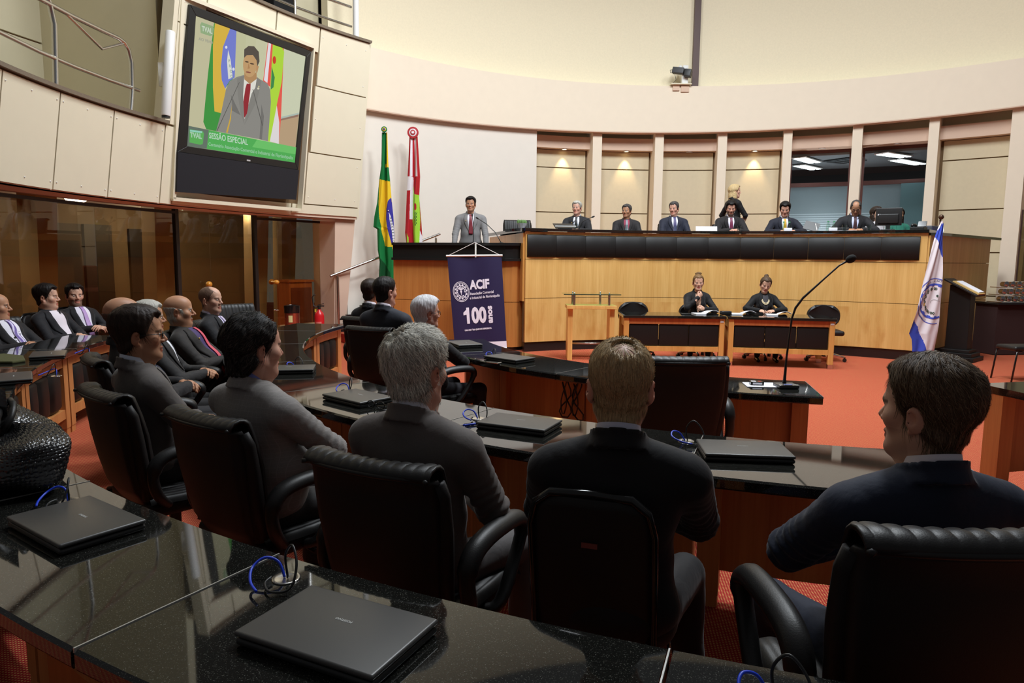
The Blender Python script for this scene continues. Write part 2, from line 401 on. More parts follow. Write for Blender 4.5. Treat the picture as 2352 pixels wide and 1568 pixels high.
def frame(o, xa, ya):
    xa = Vector(xa).normalized(); ya = Vector(ya); ya = (ya - xa * ya.dot(xa)).normalized(); za = xa.cross(ya)
    return Matrix(((xa.x, ya.x, za.x, o[0]), (xa.y, ya.y, za.y, o[1]), (xa.z, ya.z, za.z, o[2]), (0, 0, 0, 1)))
def pol(c, r, a, z=0.0): return Vector((c[0] + r * cos(R(a)), c[1] + r * sin(R(a)), z))
K = (2.67, 7.68)      # centre of the curved rows of desks
DC = (2.82, 6.71)     # centre of the dais curve
RM = (3.36, 7.60)     # centre of the round room
# ================================================================== THE ROOM
mb = MB(); mb.add([(-16, -6, 0), (20, -6, 0), (20, 24, 0), (-16, 24, 0), (-16, -6, -0.1), (20, -6, -0.1), (20, 24, -0.1), (-16, 24, -0.1)],
                  [(0, 1, 2, 3), (7, 6, 5, 4), (0, 4, 5, 1), (1, 5, 6, 2), (2, 6, 7, 3), (3, 7, 4, 0)])
struct('floor', mb, M_CARPET)

def warp(mb, fn, i0=0):
    mb.v[i0:] = [fn(v) for v in mb.v[i0:]]
def ang_of(v): return degrees(atan2(v[1] - RM[1], v[0] - RM[0])) % 360

# curved balcony front over the dais: very slightly falling towards the left
mb = MB(); mb.arc(RM, 8.6, 8.95, 10, 138.6, 0, 1)
def fz(v):
    t = (ang_of(v) - 43) / 94.0
    return (v[0], v[1], (4.53 - 0.15 * t) * (1 - v[2]) + (5.40 + 0.12 * t) * v[2])
warp(mb, fz); struct('wall_balcony_front', mb, M_WALL, smooth=True, auto=30)
# soffit under the balcony and upper drum wall
mb = MB(); mb.arc(RM, 8.6, 8.72, 10, 138, 0, 0.02)
warp(mb, lambda v: (v[0], v[1], 4.53 - 0.15 * (ang_of(v) - 43) / 94.0 + v[2] - 0.021)); struct('trim_1', mb, M_PINK)
mb = MB(); mb.arc(RM, 8.96, 9.15, 10, 139.5, 5.0, 10.0); struct('wall_upper', mb, M_TEXW, smooth=True, auto=30)
# white wall behind the flags
mb = MB(); mb.arc(RM, 8.75, 8.95, 109.0, 138.4, 0, 4.6); struct('wall_left', mb, M_WALLW, smooth=True, auto=30)
# inclined pier between the glass wall and the white wall
def hexa(b, t): return [tuple(p) for p in b + t], [(3, 2, 1, 0), (4, 5, 6, 7), (0, 1, 5, 4), (1, 2, 6, 5), (2, 3, 7, 6), (3, 0, 4, 7)]
mb = MB()
mb.add(*hexa([pol(RM, 8.62, 141.2, 0), pol(RM, 9.2, 141.2, 0), pol(RM, 9.2, 138.3, 0), pol(RM, 8.62, 139.6, 0)],
             [pol(RM, 8.5, 141.2, 2.42), pol(RM, 9.2, 141.2, 2.42), pol(RM, 9.2, 138.0, 2.42), pol(RM, 8.5, 138.1, 2.42)]))
struct('trim_2', mb, M_PINK)

# columns, one object each
for i, (a0, a1) in enumerate([(98.9, 100.3), (89.5, 90.8), (80.2, 81.5), (71.1, 72.3), (61.9, 63.2), (52.7, 53.9), (43.0, 44.8)]):
    mb = MB(); mb.arc(RM, 8.74, 9.32, a0, a1, 0, 4.56, n=2); struct('trim_%d' % (i + 3), mb, M_WALL)
bays = [(100.3, 109.0), (90.8, 98.9), (81.5, 89.5), (72.3, 80.2), (63.2, 71.1), (53.9, 61.9), (44.8, 52.7)]
grooves = [3.68, 2.66, 1.78, 0.9]
for i, (a0, a1) in enumerate(bays):
    # dark recess band, then beam with soffit
    mb = MB(); mb.arc(RM, 9.25, 9.35, a0, a1, 4.2, 4.8); struct('trim_%d' % (20 + i), mb, M_BPANEL)
    mb = MB(); mb.arc(RM, 8.98, 9.34, a0, a1, 4.09, 4.36); mb.arc(RM, 9.34, 10.1 if i in (4, 5) else 9.36, a0, a1, 4.09, 4.2)
    struct('trim_%d' % (30 + i), mb, M_PINK)
    if i in (4, 5): continue
    mb = MB(); mb.m = 0
    edges = [0] + grooves[::-1] + [4.09]
    for z0, z1 in zip(edges[:-1], edges[1:]): mb.arc(RM, 9.2, 9.3, a0 + 0.25, a1 - 0.35, z0 + 0.012, z1 - 0.012)
    mb.m = 1; mb.arc(RM, 9.24, 9.32, a0, a1, 0, 4.09)
    struct('wall_panel_%d' % (i + 1), mb, [M_BPANEL, M_GROOVE])

# recessed downlights in the beam soffits
M_LAMPW = mat('lamp_glow', (255, 226, 180), 0.5, emit=(1.0, 0.75, 0.42, 1), estr=8)
M_LAMPOFF = mat('lamp_lens', (235, 215, 190), 0.4)
dl_where = ['over the leftmost beige bay', 'over the second beige bay', 'unlit, over the third beige bay', 'over the bay behind the standing woman', 'unlit, over the left office window', 'unlit, over the right office window']
for i, a in enumerate((104.0, 94.6, 85.3, 76.0, 67.0, 57.7)):
    p = pol(RM, 9.07, a, 4.088); lit = i in (0, 1, 3)
    t = thing('downlight', 'small round recessed ceiling downlight ' + dl_where[i], 'light', p, group='downlights along the back wall')
    build('trim_ring', MB().lathe([(0.075, 0.0), (0.075, -0.012), (0.05, -0.014), (0.05, 0)], n=20), M_WHITE, t)
    build('lens', MB().lathe([(0.001, -0.008), (0.05, -0.008), (0.05, 0.0)], n=20), M_LAMPW if lit else M_LAMPOFF, t)
    if lit:
        lamp('downlight_lamp', 'SPOT', p + Vector((0, 0, -0.03)), pol(RM, 9.27, a, 2.6), 42, (1.0, 0.74, 0.42), 0.02, spot=62, blend=0.8)

# ---- office behind the two window bays
M_OFFW = mat('office_grey_wall', (84, 90, 94), 0.8); M_OFFC = mat('office_ceiling', (120, 124, 128), 0.85)
M_REDWD = mat('dark_red_wood', (92, 48, 40), 0.5)
M_GLS = m_glass('clear_window_glass', (0.92, 0.95, 0.95), refl=0.8)
mb = MB(); mb.arc(RM, 9.4, 14.5, 47, 78, 3.97, 4.05); struct('ceiling_office', mb, M_OFFC)
mb = MB(); mb.arc(RM, 13.4, 13.6, 47, 78, 1.2, 4.0); struct('wall_office', mb, M_OFFW)
mb = MB(); mb.arc(RM, 10.0, 13.6, 47, 47.6, 1.2, 4.0); mb.arc(RM, 10.0, 13.6, 77.4, 78, 1.2, 4.0); struct('wall_office_side', mb, M_OFFW)
M_FROST = mat('frosted_glass_partition', (118, 132, 138), 0.5, spec=0.6)
M_STRIPE = mat('partition_stripe', (160, 172, 178), 0.4)
mb = MB(); mb.m = 0; mb.arc(RM, 11.6, 11.63, 47.6, 77.4, 1.2, 3.48); mb.m = 1
for k in range(26): mb.arc(RM, 11.585, 11.6, 58.6 if k else 58.6, 77.4, 1.32 + k * 0.058, 1.35 + k * 0.058)
struct('wall_partition', mb, [M_FROST, M_STRIPE])
mb = MB(); mb.arc(RM, 11.5, 11.68, 47.6, 77.4, 3.48, 3.58); struct('trim_40', mb, M_REDWD)
M_TEAL = mat('teal_glass_door', (92, 120, 124), 0.3)
mb = MB(); mb.arc(RM, 11.45, 11.5, 51.5, 57.8, 1.3, 3.48); struct('door_1', mb, M_TEAL)
M_TUBE = mat('fluorescent_panel', (230, 245, 250), 0.5, emit=(0.85, 0.95, 1.0, 1), estr=5.0)
for i, (x0, y0, x1, y1, wh) in enumerate([(6.55, 16.35, 7.25, 17.1, 'upper one in the left office window'), (7.05, 17.6, 7.8, 18.3, 'lower one in the left office window'),
                                          (8.05, 15.6, 8.85, 16.05, 'upper one in the right office window'), (8.85, 16.5, 9.85, 17.2, 'lower one in the right office window')]):
    dx, dy = x1 - x0, y1 - y0; a = atan2(dy, dx); L = hypot(dx, dy)
    t = thing('fluorescent_light', 'bright fluorescent ceiling panel, ' + wh, 'light', ((x0 + x1) / 2, (y0 + y1) / 2, 3.945), a, 'fluorescent lights in the office')
    build('housing', MB().box((0, 0, -0.01), (L, 0.34, 0.02)), M_WHITE, t)
    build('tubes', MB().box((0, 0.08, -0.026), (L - 0.06, 0.1, 0.012)).box((0, -0.08, -0.026), (L - 0.06, 0.1, 0.012)), M_TUBE, t)
lamp('office_fill', 'POINT', (7.4, 16.9, 2.4), (7.4, 16.9, 0), 75, (0.9, 0.96, 1.0), 0.03)  # added point fill in mid-air to brighten the office ceiling, no fixture there
t = thing('air_vent', 'dark square ceiling air vent seen through the left office window', 'vent', (7.85, 16.9, 3.95), 0.5)
build('frame', MB().box((0, 0, -0.008), (0.7, 0.7, 0.016)), M_OFFW, t)
build('slats', MB().box((0, -0.2, -0.02), (0.6, 0.1, 0.01)).box((0, 0, -0.02), (0.6, 0.1, 0.01)).box((0, 0.2, -0.02), (0.6, 0.1, 0.01)), M_PLASTIC, t)
for i, (a0, a1) in enumerate(bays[4:6]):
    o = struct('window_%d' % (i + 1), MB().arc(RM, 9.43, 9.435, a0 + 0.3, a1 - 0.3, 1.2, 4.02), M_GLS)
    mb = MB(); mb.arc(RM, 9.38, 9.48, a0, a0 + 0.3, 1.2, 4.09, n=2); mb.arc(RM, 9.38, 9.48, a1 - 0.3, a1, 1.2, 4.09, n=2); mb.arc(RM, 9.38, 9.48, a0, a1, 4.02, 4.09)
    build('window_frame', mb, M_REDWD, o)
mb = MB(); mb.arc(RM, 9.35, 9.5, bays[5][0], bays[4][1], 0, 1.25); struct('wall_sill', mb, M_BPANEL)

# glass door at the far right
o = struct('door_2', MB().arc(RM, 8.86, 8.872, 36, 42.9, 0.06, 2.6, n=4), m_glass('right_door_glass', (0.75, 0.76, 0.66)))
build('door_knob', MB().sph(pol(RM, 8.80, 42.3, 1.07), 0.045), mat('amber_knob', (190, 120, 40), 0.25), o)
build('door_edge', MB().arc(RM, 8.85, 8.88, 42.85, 43.0, 0.04, 2.6, n=1), M_BROWN, o)
build('bottom_clamp', MB().sph(pol(RM, 8.83, 42.4, 0.07), 0.04).sph(pol(RM, 8.83, 41.2, 0.07), 0.04), M_CHROME, o)
mb = MB(); mb.arc(RM, 9.9, 10.0, 28, 46, 0, 4.4); struct('wall_right', mb, M_BPANEL)

# ---- left gallery: inclined cream panels, block with the video wall
def lean(v, r0=8.4, z0=2.27, k=0.155):
    # incline the front towards the room with height
    d = k * (v[2] - z0); dx, dy = v[0] - RM[0], v[1] - RM[1]; r = hypot(dx, dy); s = (r - d) / r
    return (RM[0] + dx * s, RM[1] + dy * s, v[2])
def zb(a): return 2.27 + 0.11 * max(0, (166 - a) / 26)
panels = MB(); back = 1
jo = [166.4, 172.8, 179.1, 185.4, 191.7, 198.0, 204.3]
for a0, a1 in zip(jo[:-1], jo[1:]): panels.arc(RM, 8.4, 8.44, a0 + 0.07, a1 - 0.07, 2.28, 3.30)
panels.arc(RM, 8.4, 8.44, 164.9, 166.33, 2.28, 3.30)
for a0, a1, z0, z1 in [(162.3, 165.9, 3.33, 4.62), (162.3, 165.9, 4.64, 5.35),
                       (138.4, 146.0, 4.44, 5.33), (138.4, 146.2, 3.36, 4.42), (138.4, 146.5, 2.32, 3.34),
                       (146.1, 152.5, 4.95, 5.33), (152.6, 162.2, 4.95, 5.33), (148.4, 164.8, 2.29, 2.47), (138.4, 148.3, 2.32, 2.47)]:
    if (a0, z0) == (138.4, 2.32) and z1 == 3.34: z0 = 2.49
    panels.arc(RM, 8.4, 8.44, a0 + 0.05, a1 - 0.05, z0, z1)
panels.arc(RM, 8.40, 8.58, 165.92, 166.5, 3.33, 5.37)
panels.m = 1
panels.arc(RM, 8.43, 8.55, 166.2, 204.3, 2.27, 3.32); panels.arc(RM, 8.43, 8.55, 138.3, 166.3, 2.27, 5.34)
warp(panels, lean)
struct('wall_gallery', panels, [M_PANEL, M_GROOVE])
studs = MB()
for a0, a1 in zip(jo[:5], jo[1:6]):
    for aa in (a0 + 0.35, (a0 + a1) / 2, a1 - 0.35):
        for z in (2.36, 3.22): studs.sph(lean(pol(RM, 8.398, aa, z)), 0.009, 6, 4)
for aa, z in [(139, 5.2), (142, 5.2), (145.6, 5.2), (139, 3.9), (145.8, 3.9), (139, 2.6), (142, 2.6), (146, 2.6), (139, 4.6), (139, 3.2), (165.2, 4.9), (165.2, 4.0), (165.2, 3.5)]:
    studs.sph(lean(pol(RM, 8.398, aa, z)), 0.009, 6, 4)
struct('trim_41', studs, M_WHITE)
mb = MB(); mb.arc(RM, 8.36, 8.62, 166.2, 204.3, 3.32, 3.36); mb.arc(RM, 8.36, 8.62, 138.3, 166.3, 5.34, 5.38); warp(mb, lean); struct('trim_42', mb, mat('granite_coping', (120, 108, 92), 0.4, noise=0.5, nscale=150))
M_GALC = mat('lounge_ceiling', (176, 162, 136), 0.8)
# end return of the block, soffits and gallery floor
mb = MB(); mb.arc(RM, 8.44, 8.9, 138.0, 138.35, 2.3, 5.36, n=1); warp(mb, lambda v: lean(v) if hypot(v[0] - RM[0], v[1] - RM[1]) < 8.6 else v); struct('trim_43', mb, M_PANEL)
mb = MB(); mb.arc(RM, 8.42, 9.06, 138.4, 205, 2.27, 2.33); struct('ceiling_gallery', mb, M_PINK)
mb = MB(); mb.arc(RM, 9.0, 13.2, 138.4, 205, 2.50, 2.56); mb.arc(RM, 9.04, 9.06, 138.4, 205, 2.3, 2.52); struct('ceiling_lounge', mb, M_GALC)
mb = MB(); mb.arc(RM, 8.5, 12.0, 166.2, 205, 2.57, 2.62); struct('floor_gallery', mb, M_BPANEL)
M_GALW = mat('gallery_wall', (206, 196, 166), 0.85, noise=0.03, nscale=4)
mb = MB(); mb.m = 0; mb.arc(RM, 10.4, 10.6, 164, 205, 2.6, 4.52); mb.arc(RM, 10.4, 10.6, 164, 205, 4.545, 9.0); mb.m = 1; mb.arc(RM, 10.44, 10.62, 164, 205, 4.5, 4.56)
struct('wall_gallery_back', mb, [M_GALW, mat('brown_groove', (130, 84, 66), 0.9)])
mb = MB(); mb.arc(RM, 8.45, 10.5, 164.2, 165.2, 3.3, 9.0, n=1); struct('wall_gallery_side', mb, M_GALW)
M_DARKR = mat('dark_gallery_room', (46, 40, 36), 0.9)
mb = MB(); mb.arc(RM, 9.9, 10.0, 136, 165, 5.3, 9.0); struct('wall_booth', mb, M_DARKR)
mb = MB(); mb.arc(RM, 8.0, 10.0, 138.3, 165, 5.2, 5.3); struct('floor_booth', mb, M_BPANEL)
mb = MB(); mb.arc(RM, 9.3, 9.5, 139.3, 143.4, 5.3, 8.0); struct('trim_44', mb, M_GALW)
mb = MB(); mb.arc(RM, 9.0, 9.2, 143.6, 146.6, 5.3, 8.0); struct('trim_45', mb, mat('black_curtain', (16, 15, 17), 0.9))

# ---- glass wall under the gallery and the lounge behind it
M_TINT = m_glass('bronze_glass', (0.80, 0.73, 0.60), refl=0.8, ior=1.5)
M_FRAMEB = mat('black_window_frame', (0.012, 0.010, 0.009, 1), 0.4)
gl = [(160.4, 169.5), (169.6, 179.2), (179.3, 189), (189.1, 199)]
for i, (a0, a1) in enumerate(gl): struct('window_%d' % (3 + i), MB().arc(RM, 9.0, 9.012, a0, a1, 0.05, 2.2, n=1), M_TINT)
struct('window_7', MB().arc(RM, 9.0, 9.012, 156.1, 160.0, 0.05, 2.26, n=1), M_TINT)
struct('window_8', MB().arc(RM, 9.0, 9.012, 150.3, 156.0, 0.05, 2.26, n=1), M_TINT)
struct('window_9', MB().arc(RM, 9.0, 9.012, 141.2, 147.0, 0.35, 2.2, n=1), M_TINT)
o = struct('door_3', MB().arc(RM, 9.0, 9.012, 147.1, 150.0, 0.05, 2.26, n=1), M_TINT)
M_AMBER = mat('polished_wood_knob', (206, 138, 48), 0.25)
build('door_knob', MB().sph(pol(RM, 8.93, 147.75, 1.12), 0.05, sc=(1, 1, 0.8)).cyl(pol(RM, 8.93, 147.75, 1.12), pol(RM, 9.08, 147.75, 1.12), 0.02).sph(pol(RM, 9.09, 147.6, 1.12), 0.05), M_AMBER, o)
o2 = bpy.data.objects['window_7']
build('door_knob', MB().sph(pol(RM, 8.93, 156.8, 1.12), 0.05), M_AMBER, o2)
build('lock_plate', MB().sph(pol(RM, 8.99, 147.6, 0.62), 0.05, sc=(1, 1, 0.4)), M_CHROME, o)
mb = MB()
for a in (160.2, 150.15): mb.arc(RM, 8.97, 9.04, a - 0.2, a + 0.2, 0, 2.28, n=1)
mb.arc(RM, 8.97, 9.04, 160.2, 199, 2.2, 2.24); mb.arc(RM, 8.97, 9.04, 141.0, 150.2, 2.2, 2.24); mb.arc(RM, 8.97, 9.04, 141.0, 141.18, 0, 2.24, n=1)
mb.arc(RM, 8.97, 9.04, 160.2, 199, 0, 0.05)
struct('trim_46', mb, M_FRAMEB)
mb = MB(); mb.arc(RM, 8.94, 9.1, 141.2, 147.0, 0, 0.33); struct('baseboard_left', mb, mat('pale_stone_kerb', (186, 164, 128), 0.7, noise=0.2, nscale=60))
M_LNG = mat('lounge_wood_wall', (122, 104, 76), 0.6, noise=0.08, nscale=5); M_LNGD = mat('lounge_dark_panel', (44, 34, 26), 0.5); M_LNGC = mat('lounge_column', (168, 148, 112), 0.7)
mb = MB(); mb.arc(RM, 12.9, 13.1, 138, 204, 0, 2.5); struct('wall_lounge', mb, M_LNG)
mb = MB()
for a0, a1, z0, z1 in [(161.3, 166.0, 0.05, 0.95), (161.3, 166.0, 1.05, 2.0), (171.5, 179.5, 0.05, 0.9), (171.5, 179.5, 1.0, 1.9), (182, 189, 0.05, 0.95), (182, 189, 1.05, 1.95)]:
    mb.arc(RM, 12.85, 12.9, a0, a1, z0, z1)
struct('trim_47', mb, M_LNGD)
struct('door_4', MB().arc(RM, 12.82, 12.9, 151.2, 153.6, 0, 2.15, n=3), M_LNGD)
struct('door_5', MB().arc(RM, 12.82, 12.9, 153.9, 156.3, 0, 2.15, n=3), M_LNGD)
struct('door_6', MB().arc(RM, 12.82, 12.9, 147.0, 149.6, 0.0, 2.1, n=3), M_LNGD)
for i, a in enumerate((157.0, 169.0, 180.5, 145.6, 142.0)):
    mb = MB(); w0 = 0.7 if i else 0.85
    mb.add(*hexa([pol(RM, 9.9, a - w0, 0), pol(RM, 9.9, a + w0, 0), pol(RM, 10.2, a + w0, 0), pol(RM, 10.2, a - w0, 0)],
                 [pol(RM, 9.9, a - w0 - 0.9, 2.5), pol(RM, 9.9, a + w0 - 0.3, 2.5), pol(RM, 10.2, a + w0 - 0.3, 2.5), pol(RM, 10.2, a - w0 - 0.9, 2.5)]))
    struct('trim_%d' % (50 + i), mb, M_LNGC)
lamp('lounge_fill', 'AREA', (-7.6, 8.6, 2.47), (-8.2, 8.6, 0), 30, (1.0, 0.92, 0.78), 1.2)  # added fill out of view, brightens the lounge behind the glass
lamp('lounge_fill', 'AREA', (-7.4, 4.6, 2.47), (-8.0, 4.4, 0), 24, (1.0, 0.92, 0.78), 1.2)  # second added fill, also out of view
M_DOME = mat('dome_lamp_glass', (255, 240, 210), 0.4, emit=(1.0, 0.86, 0.6, 1), estr=4.5)
for i, (px, a, r) in enumerate([('leftmost', (-7.06, 11.4, 2.5), 0), ('second from left', (-6.72, 13.6, 2.42), 0), ('third from left', (-6.04, 12.9, 2.5), 0), ('rightmost, by the black post', (-5.0, 13.25, 2.5), 0)]):
    p = Vector(a)
    t = thing('ceiling_dome_lamp', 'glowing shallow dome ceiling lamp behind the bronze glass wall, ' + px, 'light', p, group='dome lamps in the lounge')
    build('shade', MB().lathe([(0.001, -0.1), (0.08, -0.093), (0.14, -0.065), (0.175, -0.02), (0.18, 0.0)], n=24), M_DOME, t, smooth=True)
    build('ring', MB().lathe([(0.18, 0.0), (0.195, -0.012), (0.195, 0.0)], n=24), M_STEEL, t)
    lamp('lounge_lamp', 'POINT', p + Vector((0, 0, -0.2)), p, 20, (1.0, 0.90, 0.74), 0.1)
# ================================================================== DAIS, PULPIT, STAIRS
def arcpts(c, r, a0, a1, n): return [(c[0] + r * cos(R(a0 + (a1 - a0) * i / n)), c[1] + r * sin(R(a0 + (a1 - a0) * i / n))) for i in range(n + 1)]
ZD, ZP = 1.30, 0.86          # dais floor, pulpit floor
plat = [(8.8, 13.7)] + arcpts(RM, 9.15, 55, 108, 24) + [(0.2, 15.5), (-0.35, 14.4), (0.3, 12.05)] + arcpts(DC, 5.75, 116, 52, 24) + [(7.75, 12.35)]
struct('floor_dais', MB().prism(plat, 0, ZD), M_CARPET)
struct('floor_pulpit', MB().prism([(-2.05, 12.75), (0.25, 12.15), (-0.38, 14.4), (0.15, 15.45)] + arcpts(RM, 8.73, 111, 130, 8) + [(-2.25, 13.0)], 0, ZP), M_CARPET)

t = thing('dais_desk', 'long curved oak dais desk with black leather pads and black top', 'desk', (0, 0, 0))
A0, A1 = 117.6, 49.9
mb = MB()
for z0, z1 in ((0.165, 0.905), (0.913, 1.562), (1.57, 2.03)): mb.arc(DC, 5.62, 5.68, A1 - 0.6, A0, z0, z1)
build('front_panel', mb, M_OAK, t)
build('plinth', MB().arc(DC, 5.64, 5.7, A1 - 0.4, A0, 0.0, 0.17), M_BLACKST, t)
build('backing', MB().arc(DC, 5.66, 5.72, A1 - 0.4, A0, 0.16, 2.03), M_GROOVE, t)
build('worktop', MB().arcprof(DC, [(5.575, 2.035), (5.57, 2.075), (5.58, 2.082), (6.3, 2.082), (6.3, 2.035)], A1 - 0.8, A0 + 0.4), M_GRAN, t)
st = (A0 - A1 - 0.6) / 12
for i in range(12):
    b0 = A0 - 0.2 - st * i; mb = MB(); n = 8
    prof = [(5.62, 1.602), (5.60, 1.605), (5.578, 1.625), (5.575, 1.79), (5.578, 1.955), (5.60, 1.976), (5.62, 1.98)]
    vs = []
    for k in range(n + 1):
        u = k / n; e = 0.018 * (abs(2 * u - 1) ** 6)
        for (r, z) in prof: vs.append(tuple(pol(DC, r + e, b0 - st * (0.003 + 0.994 * u), z)))
    fs = [(k * 7 + j, k * 7 + j + 1, (k + 1) * 7 + j + 1, (k + 1) * 7 + j) for k in range(n) for j in range(6)]
    fs += [tuple(range(7)), tuple(n * 7 + j for j in range(6, -1, -1))]
    build('leather_pad', mb.add(vs, fs), M_PAD, t, smooth=True, auto=60)
# right and left returns of the desk
pR0, pR1 = pol(DC, 5.64, A1 - 0.6), Vector((8.85, 13.05, 0)); pL0, pL1 = pol(DC, 5.66, A0), Vector((-0.45, 14.4, 0))
def wallseg(mb, p, q, th, z0, z1, ext=0.0):
    p = Vector(p); q = Vector(q); d = (q - p).normalized(); n = Vector((-d.y, d.x, 0)) * th / 2
    p = p - d * ext; q = q + d * ext
    return mb.prism([(p + n)[:2], (p - n)[:2], (q - n)[:2], (q + n)[:2]], z0, z1)
mb = MB()
for z0, z1 in ((0.165, 0.905), (0.913, 1.562), (1.57, 1.99)): wallseg(mb, pR0, pR1, 0.06, z0, z1)
build('side_panel', mb, M_OAK, t)
build('side_backing', wallseg(MB(), pR0 + Vector((-0.02, 0.03, 0)), pR1 + Vector((-0.02, 0.03, 0)), 0.04, 0.1, 1.98), M_GROOVE, t)
build('side_plinth', wallseg(MB(), pR0, pR1, 0.05, 0, 0.17), M_BLACKST, t)
build('side_worktop', wallseg(MB(), pR0 + Vector((0, 0.15, 0)), pR1 + Vector((0, 0.12, 0)), 0.5, 1.99, 2.035, 0.06), M_GRAN, t)
mb = MB(); wallseg(mb, pL0, pL1, 0.06, ZP, 2.0); build('side_panel', mb, M_OAKP, t)
build('side_worktop', wallseg(MB(), pL0 + Vector((0.16, 0.05, 0)), pL1 + Vector((0.16, 0, 0)), 0.45, 2.02, 2.078, 0.03), M_GRAN, t)
for f, z in ((0.12, 1.72), (0.5, 0.55)):
    p = pR0.lerp(pR1, f); d = (pR1 - pR0).normalized(); n = Vector((d.y, -d.x, 0))
    build('socket_plate', MB().box(p + n * 0.036 + Vector((0, 0, z)), (0.06, 0.012, 0.2), atan2(d.y, d.x)), M_WHITE, t)

def offset_line(pts, d):
    out = []
    for i, p in enumerate(pts):
        a = Vector(pts[max(i - 1, 0)]); b = Vector(pts[min(i + 1, len(pts) - 1)]); t_ = (b - a).normalized(); n = Vector((t_.y, -t_.x))
        out.append(tuple(Vector(p) + n * d))
    return out
pul = [(-2.12, 12.42), (-1.4, 12.2), (-0.7, 12.0), (-0.12, 11.86)] + [(-0.06 + 0.3 * sin(R(a)) , 12.15 - 0.3 * cos(R(a))) for a in (12, 30, 48, 66, 84)]
def pulblock(mb, off, z0, z1, depth=0.5):
    f = offset_line(pul, off); bk = offset_line(pul, -0.28)[::-1]
    return mb.prism(f + bk, z0, z1)
t = thing('pulpit', 'oak pulpit with black stone ledges, rounded at its right end', 'lectern', (0, 0, 0))
mb = MB(); pulblock(mb, 0, 0.06, 0.83); pulblock(mb, 0, 0.838, 1.53); build('front_panel', mb, m_wood('pulpit_oak', (206, 142, 74), (182, 114, 54), 0.8), t)
build('plinth', pulblock(MB(), -0.03, 0, 0.07), M_BLACKST, t)
build('lower_ledge', pulblock(MB(), 0.08, 1.53, 1.575), M_BLACKST, t, bevel=0.006)
build('black_panel', pulblock(MB(), 0.02, 1.575, 1.79), M_PAD, t)
build('top_ledge', pulblock(MB(), 0.07, 1.79, 1.835), M_BLACKST, t, bevel=0.006)

# stairs up to the pulpit
so = Vector((-3.30, 12.98, 0)); sa = Vector((0.80, 0.60, 0)); sw = Vector((0.6, -0.8, 0))
t = thing('staircase', 'red carpeted stairs with black side stringer beside the white wall', 'stairs', (0, 0, 0))
for i in range(5):
    a = so + sa * (0.29 * i); b = so + sa * 1.5
    q = [a, a + sw * 1.0, b + sw * 1.0, b]
    build('tread', MB().prism([v[:2] for v in q], 0.17 * i + 0.001, 0.17 * (i + 1)), M_CARPET, t, bevel=0.012)
    a2 = so + sa * (0.29 * i - 0.08)
    q = [a2 - sw * 0.06, a2, a2 + sa * 0.37, a2 + sa * 0.37 - sw * 0.06]
    build('stringer', MB().prism([v[:2] for v in q], 0.17 * max(0, i - 1), 0.17 * (i + 1) + 0.15), M_BLACKST, t)
t = thing('stair_railing', 'brushed steel handrail with posts climbing the white wall stairs', 'railing', (0, 0, 0))
ra, rb = Vector((-3.36, 12.86, 1.22)), Vector((-1.50, 14.40, 2.06))
build('handrail', MB().tube([ra, ra.lerp(rb, 0.5), rb], 0.026, 12), M_STEEL, t, smooth=True, auto=50)
for px_ in ((0.06, 0.17), (0.96, 0.86)):
    p = ra.lerp(rb, px_[0]); build('post', MB().cyl((p.x, p.y, px_[1]), (p.x, p.y, p.z - 0.05), 0.024, 12).cyl((p.x, p.y, p.z - 0.06), (p.x, p.y, p.z), 0.008).cyl((p.x, p.y, px_[1]), (p.x, p.y, px_[1] + 0.012), 0.05), M_STEEL, t, smooth=True, auto=40)

